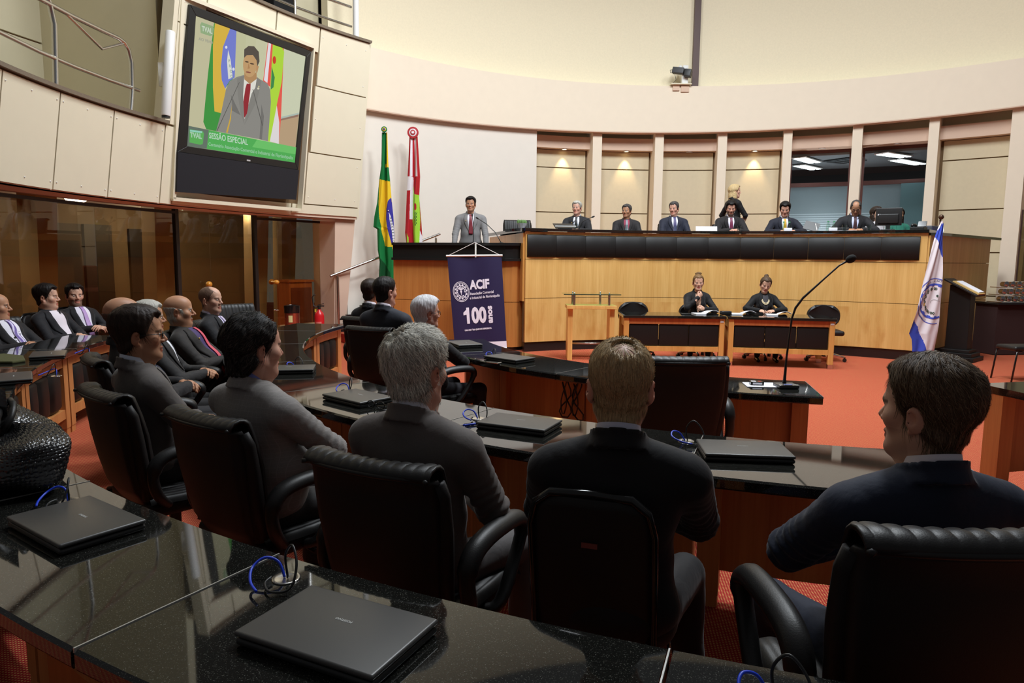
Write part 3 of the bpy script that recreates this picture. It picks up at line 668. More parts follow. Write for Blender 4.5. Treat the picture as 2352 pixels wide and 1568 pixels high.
# ================================================================== CURVED ROWS OF DESKS
M_DESKW = m_wood('desk_cherry_wood', (204, 140, 82), (174, 106, 58), 1.0, rough=0.4)
M_SEAM = mat('seam_sealant', (186, 184, 178), 0.3, metal=0.4)
def desk(Rin, Rout, a0, a1, label, group, pads=3, seam=True):
    t = thing('curved_desk', label, 'desk', (0, 0, 0), group=group)
    g = 0.055
    build('granite_top', MB().arcprof(K, [(Rin + 0.004, 0.703), (Rin, 0.71), (Rin, 0.742), (Rin + 0.008, 0.75), (Rout - 0.008, 0.75), (Rout, 0.742), (Rout, 0.71), (Rout - 0.004, 0.703)], a0 + g, a1 - g), M_GRAN, t)
    if seam: build('seam_strip', MB().arc(K, Rin + 0.004, Rout - 0.004, a1 - 0.036, a1 - 0.004, 0.74, 0.7512, n=1), M_SEAM, t)
    mb = MB(); mb.arc(K, Rin + 0.13, Rin + 0.16, a0 + 0.3, a1 - 0.3, 0.16, 0.70); build('modesty_panel', mb, M_DESKW, t)
    mb = MB()
    mb.arc(K, Rin + 0.085, Rin + 0.13, a0 + 0.25, a1 - 0.25, 0.60, 0.70); mb.arc(K, Rin + 0.085, Rin + 0.13, a0 + 0.25, a1 - 0.25, 0.15, 0.23)
    build('rail', mb, M_DESKW, t)
    wp = 0.11
    for k, a in enumerate((a0, a1)):
        da = degrees(wp / (Rin + 0.2)); s = 1 if k == 0 else -1
        b0, b1 = sorted((a + s * 0.12, a + s * da))
        build('post', MB().arc(K, Rin + 0.08, Rin + 0.21, b0, b1, 0.06, 0.70, n=2).arc(K, Rin + 0.085, Rin + 0.205, b0 + 0.03, b1 - 0.03, 0, 0.06, n=2), M_DESKW, t)
    da = degrees(wp / (Rin + 0.2)) + 0.1; w = (a1 - a0 - 2 * da) / pads
    for i in range(pads):
        mb = MB(); b0 = a0 + da + w * i; vs = []; n = 6
        prof = [(Rin + 0.13, 0.235), (Rin + 0.105, 0.24), (Rin + 0.085, 0.27), (Rin + 0.08, 0.42), (Rin + 0.085, 0.56), (Rin + 0.105, 0.592), (Rin + 0.13, 0.597)]
        for k in range(n + 1):
            u = k / n; e = 0.03 * abs(2 * u - 1) ** 4
            for (r, z) in prof: vs.append(tuple(pol(K, min(r + e, Rin + 0.13), b0 + w * u, z)))
        fs = [(k * 7 + j, (k + 1) * 7 + j, (k + 1) * 7 + j + 1, k * 7 + j + 1) for k in range(n) for j in range(6)]
        build('leather_pad', mb.add(vs, fs), M_PAD, t, smooth=True)
    return t
GA, GB, GC = 'outer row of curved desks', 'middle row of curved desks', 'inner row of curved desks'
rowA = [(-101.0, -91.7, 'at the bottom right, behind the man in navy'), (-110.3, -101.0, 'at the bottom centre, right of the nearest seam'), (-119.6, -110.3, 'nearest the camera, holding the largest closed laptop'), (-128.9, -119.6, 'holding the laptop beside the black woven bag'),
        (-138.2, -128.9, 'under the black woven bag'), (-147.4, -138.2, 'at the left edge past the woven bag'), (-156.7, -147.4, 'at the left edge with the laptop below the green folder'), (-166.0, -156.7, 'left of the aisle, with the striped tie man'), (-175.3, -166.0, 'far left end in front of the men in lilac ties')]
for a0, a1, w_ in rowA: desk(6.70, 7.26, a0, a1, 'black granite curved desk segment ' + w_, GA)
rowB = [(-111.5, -99.4, 'between the blond man and the man in navy'), (-125.3, -111.5, 'with the blue pen, before the grey haired man'), (-139.1, -125.3, 'with the eyeglasses, right of the man in checked grey'), (-152.9, -139.1, 'right beside the dark haired man in checked grey'), (-166.7, -152.9, 'before the empty ribbed chair, leather front curving'), (-180.5, -166.7, 'second last toward the stairs'), (-190.2, -180.5, 'far end near the staircase, rounded corner')]
for a0, a1, w_ in rowB: desk(4.78, 5.44, a0, a1, 'black granite middle-row desk segment ' + w_, GB)
rowC = [(-111.95, -102.3, 'carrying the tall gooseneck microphone'), (-130.8, -111.95, 'with cables hanging below, beyond the blond man'), (-149.6, -130.8, 'holding the laptop and phone before the white haired man'), (-168.5, -149.6, 'farthest, reflecting the blue banner')]
for a0, a1, w_ in rowC: desk(3.01, 3.60, a0, a1, 'black granite inner-row desk segment ' + w_, GC)
desk(3.01, 3.62, -79.8, -62, 'black granite desk segment across the aisle at the right edge', GC)
for r, a in ((2.975, -168.5),):
    pass

# ================================================================== LAPTOPS, CABLES AND SMALL THINGS ON THE DESKS
def laptop_proto():
    t = thing('laptop', 'laptop', 'laptop', (0, 0, -50))
    build('base', MB().rbox((0, 0, 0.011), (0.36, 0.236, 0.018), 0.008, 2).box((-0.14, -0.09, 0.0015), (0.02, 0.02, 0.003)).box((0.14, -0.09, 0.0015), (0.02, 0.02, 0.003)).box((0.14, 0.09, 0.0015), (0.02, 0.02, 0.003)).box((-0.14, 0.09, 0.0015), (0.02, 0.02, 0.003)), M_PLASTIC, t, smooth=True, auto=40)
    lid = build('lid', MB().rbox((0, 0, 0.0285), (0.362, 0.24, 0.013), 0.0064, 3), M_LAPTOP, t, smooth=True, auto=40)
    me = text_mesh('POSITIVO', 0.0105, 0.0002, 0.0003); me.transform(Matrix.Translation((0, 0.02, 0.0353)) @ Matrix.Rotation(pi, 4, 'Z') @ Matrix.Rotation(0, 4, 'X')); me.materials.clear(); me.materials.append(M_SILVER)
    link('logo', me, lid)
    build('hinge', MB().cyl((-0.14, 0.117, 0.02), (0.14, 0.117, 0.02), 0.006, 10), M_PLASTIC, t)
    return t
lap0 = laptop_proto(); lap_used = []
def laptop(x, y, rz, label):
    if not lap_used: t = lap0; t.location = (x, y, 0.7502); t.rotation_euler = (0, 0, rz); t['label'] = label; t['group'] = 'laptops on the desks'; lap_used.append(1)
    else: t = dup(lap0, (x, y, 0.7502), rz, label, 'laptops on the desks')
    return t
laptop(-0.37, 1.415, -0.45, 'closed dark grey laptop, largest and nearest, centre of the nearest desk')
laptop(-1.31, 2.015, -0.61, 'closed dark laptop right beside the black woven bag')
laptop(0.04, 3.33, -0.435, 'closed grey laptop beside the blue pen')
laptop(0.99, 2.88, -0.10, 'closed grey laptop between the blond man and the man in navy')
laptop(-0.885, 3.93, -0.72, 'closed grey laptop next to the folded eyeglasses')
laptop(-1.60, 4.92, 0.20, 'closed dark laptop right of the man in checked grey')
laptop(-0.45, 6.50, -1.15, 'small dark laptop at the white haired man, on the inner row')
laptop(-0.02, 5.575, -0.75, 'closed laptop on the inner row with a phone beside it')
laptop(-3.72, 5.52, -1.05, 'thin black laptop before the man in the striped tie')
laptop(-3.26, 4.45, -0.96, 'black laptop below the green folder at the left edge')

def cables(name, g, bpath, kpath, label, disc=True):
    t = thing(name, label, 'cables', (g[0], g[1], 0.7502), group='cable outlets on the desks')
    if disc: build('grommet', MB().lathe([(0.0, 0.001), (0.026, 0.001), (0.034, 0.004), (0.036, 0.0025), (0.036, 0.0)], n=28), M_STEEL, t, smooth=True)
    def curve(nm, pts, r, m):
        P = [Vector(p) for p in pts]; out = []
        for i in range(len(P) - 1):
            p0, p1, p2, p3 = P[max(i - 1, 0)], P[i], P[i + 1], P[min(i + 2, len(P) - 1)]
            for k in range(6):
                u = k / 6; out.append(0.5 * ((2 * p1) + (p2 - p0) * u + (2 * p0 - 5 * p1 + 4 * p2 - p3) * u * u + (3 * p1 - p0 - 3 * p2 + p3) * u ** 3))
        out.append(P[-1]); build(nm, MB().tube(out, r, 8), m, t, smooth=True)
    curve('network_cable', bpath, 0.0036, M_BLUEC); curve('power_cable', kpath, 0.0032, M_BLACKC)
    return t
def cset(x, y, rz, label, s=1.0):
    c, s_ = cos(rz), sin(rz)
    f = lambda p: (s * (p[0] * c - p[1] * s_), s * (p[0] * s_ + p[1] * c), s * p[2] + 0.003)
    return cables('cable_outlet', (x, y), [f(p) for p in [(-0.005, 0, 0.0), (-0.03, 0.005, 0.035), (-0.062, -0.01, 0.045), (-0.07, -0.045, 0.03), (-0.035, -0.085, 0.018), (0.01, -0.11, 0.014)]],
                  [f(p) for p in [(0.006, 0, 0.0), (0.0, 0.0, 0.06), (0.03, -0.006, 0.095), (0.065, -0.03, 0.06), (0.07, -0.06, 0.012), (0.03, -0.085, 0.006), (-0.012, -0.06, 0.008), (-0.02, -0.03, 0.01)]], label)
cset(-0.575, 1.70, -0.45, 'blue and black cable loops at the steel outlet by the nearest laptop')
cset(0.50, 1.235, -0.2, 'cable loops at the bottom edge behind the stacking chair', 0.9)
cset(-1.48, 2.245, -0.61, 'small blue and black cable loops behind the laptop by the woven bag', 0.9)
cset(-0.17, 3.51, -0.4, 'blue and black cable loops above the blue pen', 0.95)
cset(0.80, 3.10, -0.1, 'blue and black cable loops left of the laptop beside the blond man', 1.0)
cset(-1.00, 4.22, -0.7, 'cable loops behind the laptop with the eyeglasses', 0.9)
cset(-1.62, 5.14, 0.2, 'blue cable behind the laptop right of the man in checked grey', 0.8)
cset(-0.16, 5.82, -0.7, 'short blue cable behind the laptop with a phone', 0.7)
cset(-3.52, 5.72, -1.0, 'blue cable by the thin black laptop before the striped tie', 0.9)
cset(-3.10, 4.66, -1.0, 'blue cable by the black laptop under the green folder', 0.9)

def rot_box(name, label, cat, x, y, z, d, rz, m, r=0.004):
    o = build(name, MB().rbox((0, 0, d[2] / 2), d, min(r, d[2] / 2.1), 2), m, None, smooth=True, auto=40); o.location = (x, y, z); o.rotation_euler = (0, 0, rz)
    return tag(o, label, cat)
t = thing('pen', 'blue ballpoint pen lying left of the grey laptop', 'pen', (-0.185, 3.37, 0.757), 0.55)
build('barrel', MB().tube([(-0.06, 0, 0), (-0.05, 0, 0), (0.05, 0, 0), (0.062, 0, 0), (0.072, 0, 0)], [0.005, 0.0055, 0.0055, 0.0035, 0.001], 10), M_BLUEC, t, smooth=True)
build('clip', MB().box((-0.035, 0, 0.0075), (0.04, 0.003, 0.002)).cyl((-0.07, 0, 0), (-0.06, 0, 0), 0.003), M_BLACKC, t)
t = thing('eyeglasses', 'folded black eyeglasses lying before the laptop', 'glasses', (-0.74, 3.72, 0.752), -0.5)
mb = MB()
for s in (-1, 1): mb.tube([(s * 0.034 + 0.026 * cos(a * pi / 8), 0.0, 0.022 + 0.02 * sin(a * pi / 8)) for a in range(16)], 0.0028, 6, closed=True)
mb.tube([(-0.009, 0, 0.025), (0, 0, 0.029), (0.009, 0, 0.025)], 0.0025, 6)
build('frame', mb, M_GLOSSB, t, smooth=True)
build('temple', MB().tube([(-0.06, 0, 0.028), (-0.055, 0.012, 0.02), (0.05, 0.02, 0.003)], 0.0028, 6), M_GLOSSB, t); build('temple', MB().tube([(0.06, 0, 0.028), (0.055, 0.02, 0.02), (-0.05, 0.032, 0.003)], 0.0028, 6), M_GLOSSB, t)
t = thing('mobile_phone', 'small dark mobile phone left of the laptop on the inner row', 'phone', (-0.14, 5.43, 0.7502), -0.6)
build('body', MB().rbox((0, 0, 0.006), (0.115, 0.06, 0.012), 0.005, 2), M_STEEL, t, smooth=True, auto=40); build('screen', MB().box((0, 0, 0.0125), (0.095, 0.05, 0.001)), M_GLOSSB, t)
o = build('folder', MB().prism([(-0.3, -0.12), (0.05, -0.16), (0.22, -0.05), (0.2, 0.05), (-0.05, 0.16), (-0.3, 0.14)], 0.0, 0.022), mat('olive_cloth', (74, 74, 40), 0.9, noise=0.2, nscale=60, bump=0.5, bscale=200), bevel=0.008)
o.location = (-3.93, 5.32, 0.7502); o.rotation_euler = (0, 0, -0.5); tag(o, 'olive green folder lying by the left edge', 'folder')
# sheet of paper with a small box, and the tall microphone
ps = build('paper', MB().prism([(-0.11, -0.075), (0.11, -0.09), (0.12, 0.08), (-0.09, 0.09)], 0, 0.004), M_PAPER); ps.location = (1.655, 4.56, 0.7502); tag(ps, 'white sheet of paper under the small printed box', 'paper')
t = thing('card_box', 'small black and white printed box on the white sheet', 'box', (1.63, 4.56, 0.7545), -0.1)
build('carton', MB().rbox((0, 0, 0.011), (0.085, 0.055, 0.022), 0.002, 1), M_GLOSSB, t); build('printed_label', MB().box((0.0, -0.028, 0.011), (0.06, 0.0015, 0.012)).box((-0.02, 0, 0.0225), (0.03, 0.03, 0.001)), M_PAPER, t); build('red_mark', MB().box((0.02, 0.0, 0.0225), (0.02, 0.02, 0.001)), mat('red_print', (200, 60, 40), 0.6), t)
t = thing('gooseneck_microphone', 'tall black gooseneck microphone on the inner-row desk', 'microphone', (1.80, 4.52, 0.7502))
build('base', MB().rbox((0, -0.03, 0.012), (0.13, 0.12, 0.022), 0.006, 2), mat('grey_plastic', (70, 70, 72), 0.35), t, smooth=True, auto=40)
build('control_strip', MB().box((0, -0.085, 0.0245), (0.12, 0.03, 0.004)), M_STEEL, t); build('button', MB().box((-0.01, -0.085, 0.028), (0.05, 0.018, 0.004)), mat('pale_blue_button', (150, 160, 220), 0.4), t)
stem = [(0, 0, 0.02), (0.0, 0, 0.05), (0.005, 0, 0.2), (0.025, 0, 0.45), (0.045, 0, 0.52), (0.09, 0, 0.585), (0.22, 0, 0.71), (0.31, 0, 0.795), (0.36, 0, 0.825)]
build('gooseneck', MB().tube(stem, [0.014, 0.01, 0.0065, 0.0065, 0.0075, 0.0075, 0.0055, 0.0055, 0.007], 10), M_PLASTIC, t, smooth=True)
build('windscreen', MB().sph((0.385, 0, 0.84), 0.026, 14, 10, (1.35, 1, 1), Matrix.Rotation(-0.5, 3, 'Y')), mat('foam_black', (0.015, 0.015, 0.015, 1), 0.95, bump=1.0, bscale=300), t, smooth=True)
# cable bundles hanging under the inner row
for i, (a, rr, lab) in enumerate([(-133.5, 3.26, 'left bundle'), (-131.6, 3.26, 'right bundle beside the desk posts')]):
    o = build('cable_bundle', MB().tube([pol(K, rr + 0.02 * sin(k * 1.3), a + 0.9 * sin(k * 0.8 + i), 0.66 - 0.045 * (k if k < 8 else 15 - k)) for k in range(15)], 0.006, 6).tube([pol(K, rr + 0.03, a + 0.5 * cos(k * 0.7), 0.68 - 0.05 * (k if k < 7 else 13 - k)) for k in range(13)], 0.005, 6), M_BLACKC, smooth=True)
    tag(o, 'tangle of black cables hanging under the inner-row desk, ' + lab, 'cables', 'hanging cables')

# ================================================================== TABLES, PEDESTAL, BANNER
def table_proto():
    t = thing('table', 'x', 'table', (0, 0, -50))
    W_, D_ = 1.50, 0.72
    build('tabletop', MB().box((0, D_ / 2, 0.725), (W_ + 0.03, D_ + 0.03, 0.04)), M_GRAN, t, bevel=0.006)
    for x in (-1, 1):
        for y in (0.045, D_ - 0.045):
            l = build('leg', MB().box((x * (W_ / 2 - 0.04), y, 0.385), (0.075, 0.075, 0.64)), M_OAKP, t, bevel=0.004)
            build('foot', MB().box((x * (W_ / 2 - 0.04), y, 0.033), (0.07, 0.07, 0.065)), M_STEEL, l)
    build('apron', MB().box((0, 0.04, 0.66), (W_ - 0.16, 0.05, 0.085)), M_CHERRY, t)
    build('lower_rail', MB().box((0, 0.04, 0.245), (W_ - 0.16, 0.05, 0.075)), M_OAKP, t)
    for k in range(3): build('leather_pad', MB().rbox((-0.447 + 0.447 * k, 0.05, 0.45), (0.442, 0.045, 0.33), 0.018, 2), M_PAD, t, smooth=True, auto=60)
    for x in (-1, 1): build('side_panel', MB().box((x * (W_ / 2 - 0.04), D_ / 2, 0.63), (0.03, D_ - 0.16, 0.13)), M_OAKP, t)
    build('tag_plate', MB().box((W_ / 2 - 0.045, 0.005, 0.665), (0.05, 0.004, 0.03)), M_SILVER, t)
    return t
tb = table_proto(); tb.location = (2.43, 10.36, 0); tb.rotation_euler = (0, 0, R(-2.5)); tb['label'] = 'oak table with black top, left one of the two women\'s tables'; tb['group'] = 'tables before the dais'
dup(tb, (3.97, 10.19, 0), R(-9.5), 'oak table with black top, right one of the two women\'s tables', 'tables before the dais')

t = thing('pedestal', 'light oak pedestal stand with a raised glass top', 'stand', (1.23, 10.72, 0))
M_OAKL = m_wood('pale_oak', (238, 190, 112), (214, 158, 84), 1.0)
build('top', MB().box((0, 0.2, 0.835), (0.77, 0.44, 0.055)), M_OAKL, t, bevel=0.004)
for x in (-0.325, 0.325): build('side_panel', MB().box((x, 0.22, 0.405), (0.075, 0.34, 0.81)), M_OAKL, t, bevel=0.003)
build('rod', MB().cyl((-0.3, 0.12, 0.26), (0.3, 0.12, 0.26), 0.014, 10), M_STEEL, t, smooth=True)
build('glass_top', MB().box((0.0, 0.2, 1.035), (0.88, 0.5, 0.012)), m_glass('green_edge_glass', (0.55, 0.75, 0.66)), t)
build('glass_edge', MB().box((0, -0.052, 1.035), (0.88, 0.004, 0.013)), mat('dark_green_edge', (28, 60, 50), 0.2), t)
for x, y in ((-0.27, 0.04), (0.27, 0.04), (-0.27, 0.36), (0.17, 0.36)): build('standoff', MB().cyl((x, y, 0.862), (x, y, 1.03), 0.019, 12).sph((x, y, 1.052), 0.014, 8, 6), M_STEEL, t, smooth=True, auto=40)

# banner
BQ = [Vector((-1.075, 11.5, 1.585)), Vector((-0.185, 11.5, 1.60)), Vector((-0.085, 11.45, 0.10)), Vector((-0.945, 11.45, 0.06))]
def bmap(s, t_, off=0.0):
    p = BQ[0].lerp(BQ[1], s).lerp(BQ[3].lerp(BQ[2], s), t_)
    return p + Vector((0, -0.012 * sin(s * 9 + 1) * (1 - 0.5 * t_) - off, 0))
M_NAVYB = mat('navy_banner_cloth', (28, 20, 66), 0.6, bump=0.1)
M_BWHITE = mat('banner_white_print', (236, 232, 244), 0.6)
t = thing('banner', 'navy hanging banner with white lettering on a slim stand', 'banner', (0, 0, 0))
build('cloth', MB().grid(lambda u, v: bmap(u, v * 0.925), 24, 20), M_NAVYB, t, smooth=True)
build('white_hem', MB().grid(lambda u, v: bmap(u, 0.925 + 0.075 * v, 0.001), 24, 2), M_BWHITE, t)
build('top_bar', MB().cyl(bmap(-0.02, -0.015), bmap(1.02, -0.015), 0.016, 12), M_WHITE, t, smooth=True, auto=40)
build('bottom_bar', MB().cyl(bmap(0.0, 1.0), bmap(1.0, 1.0), 0.012, 12), M_WHITE, t, smooth=True, auto=40)
apex = Vector((-0.625, 11.5, 1.83))
for s in (0.03, 0.97): build('cord', MB().cyl(bmap(s, -0.02), apex, 0.005, 6), M_WHITE, t)
build('pole', MB().cyl((-0.61, 11.56, 0.03), apex + Vector((0.012, 0.05, 0)), 0.016, 10), M_STEEL, t, smooth=True)
build('foot', MB().box((-0.61, 11.6, 0.012), (0.5, 0.05, 0.024)).box((-0.61, 11.58, 0.012), (0.05, 0.35, 0.024)), M_STEEL, t)
def bprint(me, name):
    for v in me.vertices: v.co = bmap(v.co.x, v.co.y, 0.004 + v.co.z)
    me.materials.clear(); me.materials.append(M_BWHITE); link(name, me, t)
BA = 0.89 / 1.5
def btext(s_, size, cx, cy, sl=0.0, bold=0.0, rot=0.0, wid=None, name='lettering'):
    me = text_mesh(s_, size, bold, 0.0008)
    xs = [v.co.x for v in me.vertices]; w_ = max(xs) - min(xs); mx = (max(xs) + min(xs)) / 2
    kx = wid / w_ if wid else 1.0
    for v in me.vertices:
        x, y = (v.co.x - mx) * kx, v.co.y
        x, y = x * cos(rot) - y * sin(rot), x * sin(rot) + y * cos(rot)
        v.co = (cx + x / 0.89, cy - (y + sl * x) / 1.5, v.co.z)
    bprint(me, name)
btext('ACIF', 0.20, 0.555, 0.300, 0.06, 0.009, wid=0.335)
btext('Associação Comercial', 0.058, 0.59, 0.388, 0.08, 0.0012, wid=0.40); btext('e Industrial de Florianópolis', 0.058, 0.64, 0.432, 0.08, 0.0012, wid=0.50)
btext('100', 0.34, 0.462, 0.640, 0.03, 0.016, wid=0.335); me = bpy.data.meshes.new('numeral'); me.from_pydata([(0.285, 0.562, 0), (0.215, 0.600, 0), (0.215, 0.628, 0), (0.285, 0.622, 0)], [], [(0, 1, 2, 3)]); bprint(me, 'numeral_flag'); btext('anos', 0.13, 0.715, 0.625, 0.0, 0.006, rot=pi / 2, wid=0.285)
btext('UMA HISTÓRIA QUE NOS REPRESENTA', 0.034, 0.475, 0.785, 0.06, 0.0018, wid=0.46)
def bring(r0, r1, n=48, teeth=0, amp=0.0, cx=0.205, cy=0.372, a0=0, a1=360):
    vs = []; fs = []
    for i in range(n + 1):
        a = R(a0 + (a1 - a0) * i / n); e = amp if teeth and (int(i * teeth * 2 / n) % 2) else 0
        for r in (r0, r1 + e): vs.append((cx + r * cos(a) / 0.89, cy + r * sin(a) * 1.22 / 1.5, 0))
    fs = [(2 * i, 2 * i + 1, 2 * i + 3, 2 * i + 2) for i in range(n)]
    me = bpy.data.meshes.new('seal'); me.from_pydata(vs, [], fs); bprint(me, 'seal_ring')
bring(0.128, 0.136); bring(0.112, 0.119); bring(0.078, 0.086, 72, 12, 0.018)
for k in range(14):
    a = R(120 + 300 * k / 13 - 90 + 30); bring(0.0, 0.0105, 8, cx=0.205 + 0.062 * cos(a) / 0.89, cy=0.372 + 0.062 * sin(a) * 1.22 / 1.5)
me = bpy.data.meshes.new('seal'); me.from_pydata([(0.165, 0.335, 0), (0.245, 0.335, 0), (0.235, 0.352, 0), (0.214, 0.352, 0), (0.21, 0.405, 0), (0.2, 0.405, 0), (0.196, 0.352, 0), (0.175, 0.352, 0), (0.185, 0.362, 0), (0.225, 0.362, 0), (0.215, 0.385, 0), (0.195, 0.385, 0)], [], [(0, 1, 2, 3, 6, 7), (3, 4, 5, 6), (8, 9, 10, 11)]); bprint(me, 'seal_emblem')
# the printed box carried over from the inner row edge: oak end block by the banner
# ================================================================== FLAGS, TV WALL, RAILINGS, CAMERA
M_COL = m_attr('printed_cloth', 0.7, 0.2)
def lerp_tab(tab, y):
    if y <= tab[0][0]: return tab[0][1]
    for (y0, x0), (y1, x1) in zip(tab[:-1], tab[1:]):
        if y <= y1: return x0 + (x1 - x0) * (y - y0) / (y1 - y0)
    return tab[-1][1]
def set_cols(me, cols):
    a = me.color_attributes.new('Col', 'FLOAT_COLOR', 'CORNER')
    buf = np.zeros((len(me.loops), 4), np.float32)
    for p in me.polygons:
        buf[p.loop_start:p.loop_start + p.loop_total] = cols[p.index]
    a.data.foreach_set('color', buf.ravel())
class Cloth:
    """draped cloth: left/right outline tables (y -> x) in drawing units, y downwards; k metres per unit"""
    def __init__(s, L, Rr, k, origin, y0, y1, folds, depth, rz=0.0):
        s.L, s.R, s.k, s.o, s.y0, s.y1, s.folds, s.depth, s.rz = L, Rr, k, Vector(origin), y0, y1, folds, depth, rz
    def pt(s, x, y, off=0.0):
        l, r = lerp_tab(s.L, y), lerp_tab(s.R, y); u = (x - l) / max(r - l, 1e-6)
        d = s.depth * sin(u * pi * s.folds + 0.6 + 0.004 * y) * min(1, (y - s.y0) / (0.25 * (s.y1 - s.y0)) + 0.25)
        d += s.depth * 0.4 * sin(u * 17 + y * 0.01)
        v = Vector(((x - s.ox) * s.k, d - off, -(y - s.oy) * s.k)); v.rotate(Quaternion((0, 0, 1), s.rz))
        return s.o + v
    def build(s, name, colfn, parent, nu=70, nv=240):
        vs = []; cols = []; fs = []
        for i in range(nv + 1):
            y = s.y0 + (s.y1 - s.y0) * i / nv; l, r = lerp_tab(s.L, y), lerp_tab(s.R, y)
            for j in range(nu + 1): vs.append(s.pt(l + (r - l) * j / nu, y))
        for i in range(nv):
            y = s.y0 + (s.y1 - s.y0) * (i + 0.5) / nv; l, r = lerp_tab(s.L, y), lerp_tab(s.R, y)
            for j in range(nu):
                fs.append((i * (nu + 1) + j, (i + 1) * (nu + 1) + j, (i + 1) * (nu + 1) + j + 1, i * (nu + 1) + j + 1)); cols.append(colfn(l + (r - l) * (j + 0.5) / nu, y))
        me = bpy.data.meshes.new(name); me.from_pydata(vs, [], fs); me.materials.append(M_COL); set_cols(me, cols)
        me.polygons.foreach_set('use_smooth', [True] * len(fs)); o = link(name, me, parent)
        return o
def inpoly(x, y, P):
    c = False; n = len(P)
    for i in range(n):
        x0, y0 = P[i]; x1, y1 = P[i - 1]
        if (y0 > y) != (y1 > y) and x < (x1 - x0) * (y - y0) / (y1 - y0) + x0: c = not c
    return c
GRN, YEL, BLU, WHT, RED, LIM, DGR = srgb(24, 116, 58), srgb(228, 190, 40), srgb(58, 52, 150), srgb(228, 222, 226), srgb(176, 34, 42), srgb(156, 206, 60), srgb(20, 76, 40)
def rosette(parent, c, r, cols, name='rosette'):
    for i, (f, col) in enumerate(cols):
        mb = MB(); n = 32
        mb.lathe([(0.001, 0.0), (r * f * 0.7, 0.006), (r * f, 0.002), (r * f, -0.01)], n=n, M=Matrix.Rotation(pi / 2, 3, 'X'))
        mb.v = [(x + c[0], y + c[1] - 0.008 * i, z + c[2]) for x, y, z in mb.v]
        build(name, mb, mat('rosette_%d_%d' % (int(col[0] * 99), int(col[2] * 99)), col, 0.6), parent)
# --- green and yellow flag
k = 13.6 / 1595 / 2.613
t = thing('flag', 'green, yellow and blue flag hanging on its pole beside the white wall', 'flag', (0, 0, 0))
br = Cloth([(165, 196), (350, 190), (430, 178), (560, 165), (640, 147), (700, 141), (712, 163), (830, 165), (900, 176), (1020, 170)],
           [(165, 229), (340, 233), (430, 241), (530, 248), (640, 258), (780, 263), (880, 268), (1020, 272)], k, (-2.44, 13.33, 2.60), 165, 1020, 3.2, 0.035)
br.ox, br.oy = 205, 560
yel = [(180, 428), (241, 440), (248, 530), (262, 640), (263, 790), (269, 880), (262, 885), (250, 815), (206, 810), (192, 740), (178, 650), (174, 560)]
blu = [(246, 530), (230, 550), (217, 600), (217, 660), (224, 710), (246, 795), (262, 795), (262, 640)]
wht = [(234, 615), (244, 640), (259, 700), (262, 800), (255, 796), (248, 720), (237, 660)]
def bcol(x, y):
    if inpoly(x, y, wht): return WHT
    if inpoly(x, y, blu): return BLU
    if inpoly(x, y, yel): return YEL
    if 340 < y < 362 and x > 214: return YEL
    if y < 340 and x > 224: return YEL
    if y > 880 and inpoly(x, y, [(176, 870), (235, 960), (245, 1020), (168, 1020)]): return DGR
    return GRN
cl = br.build('flag_cloth', bcol, t)
def cloth_text(cl_, s_, pts, size, col, parent, bold=0.0, off=0.006):
    """letters following a polyline on the cloth (drawing units)"""
    P = [Vector((p[0], p[1])) for p in pts]; seg = [(P[i + 1] - P[i]).length for i in range(len(P) - 1)]; L = sum(seg); V = []; Fc = []
    for i, ch in enumerate(s_):
        d = L * (i + 0.5) / len(s_); j = 0
        while j < len(seg) - 1 and d > seg[j]: d -= seg[j]; j += 1
        q = P[j].lerp(P[j + 1], min(1, d / seg[j])); tdir = (P[j + 1] - P[j]).normalized(); nd = Vector((tdir.y, -tdir.x))
        if ch == ' ': continue
        me = text_mesh(ch, size, bold, 0.0); o_ = len(V)
        for v in me.vertices:
            w_ = q + tdir * v.co.x + nd * v.co.y; V.append(cl_.pt(w_.x, w_.y, off))
        Fc += [tuple(a + o_ for a in p.vertices) for p in me.polygons]; bpy.data.meshes.remove(me)
    me = bpy.data.meshes.new('lettering'); me.from_pydata(V, [], Fc); me.materials.append(mat('cloth_print_%d_%d' % (int(col[0] * 255), int(col[1] * 255)), col, 0.7)); return link('lettering', me, parent)
cloth_text(br, 'PROGRESSO', [(240, 640), (252, 700), (257, 760), (258, 790)], 15, srgb(30, 80, 60), t)
mb = MB(); mb.sph(br.pt(231, 606, 0.008), 0.012, 8, 6); build('star', mb, M_WHITE, t)
build('pole', MB().cyl((-2.40, 13.42, ZP), br.pt(212, 150) + Vector((0, 0.06, 0)), 0.014, 10), M_WHITE, t, smooth=True)
build('pole_foot', MB().lathe([(0.13, 0), (0.13, 0.02), (0.03, 0.05)], (-2.40, 13.42, ZP), 20), M_CHROME, t)
rosette(t, br.pt(213, 150, 0.03), 0.055, [(1.0, GRN), (0.62, YEL), (0.34, BLU)])
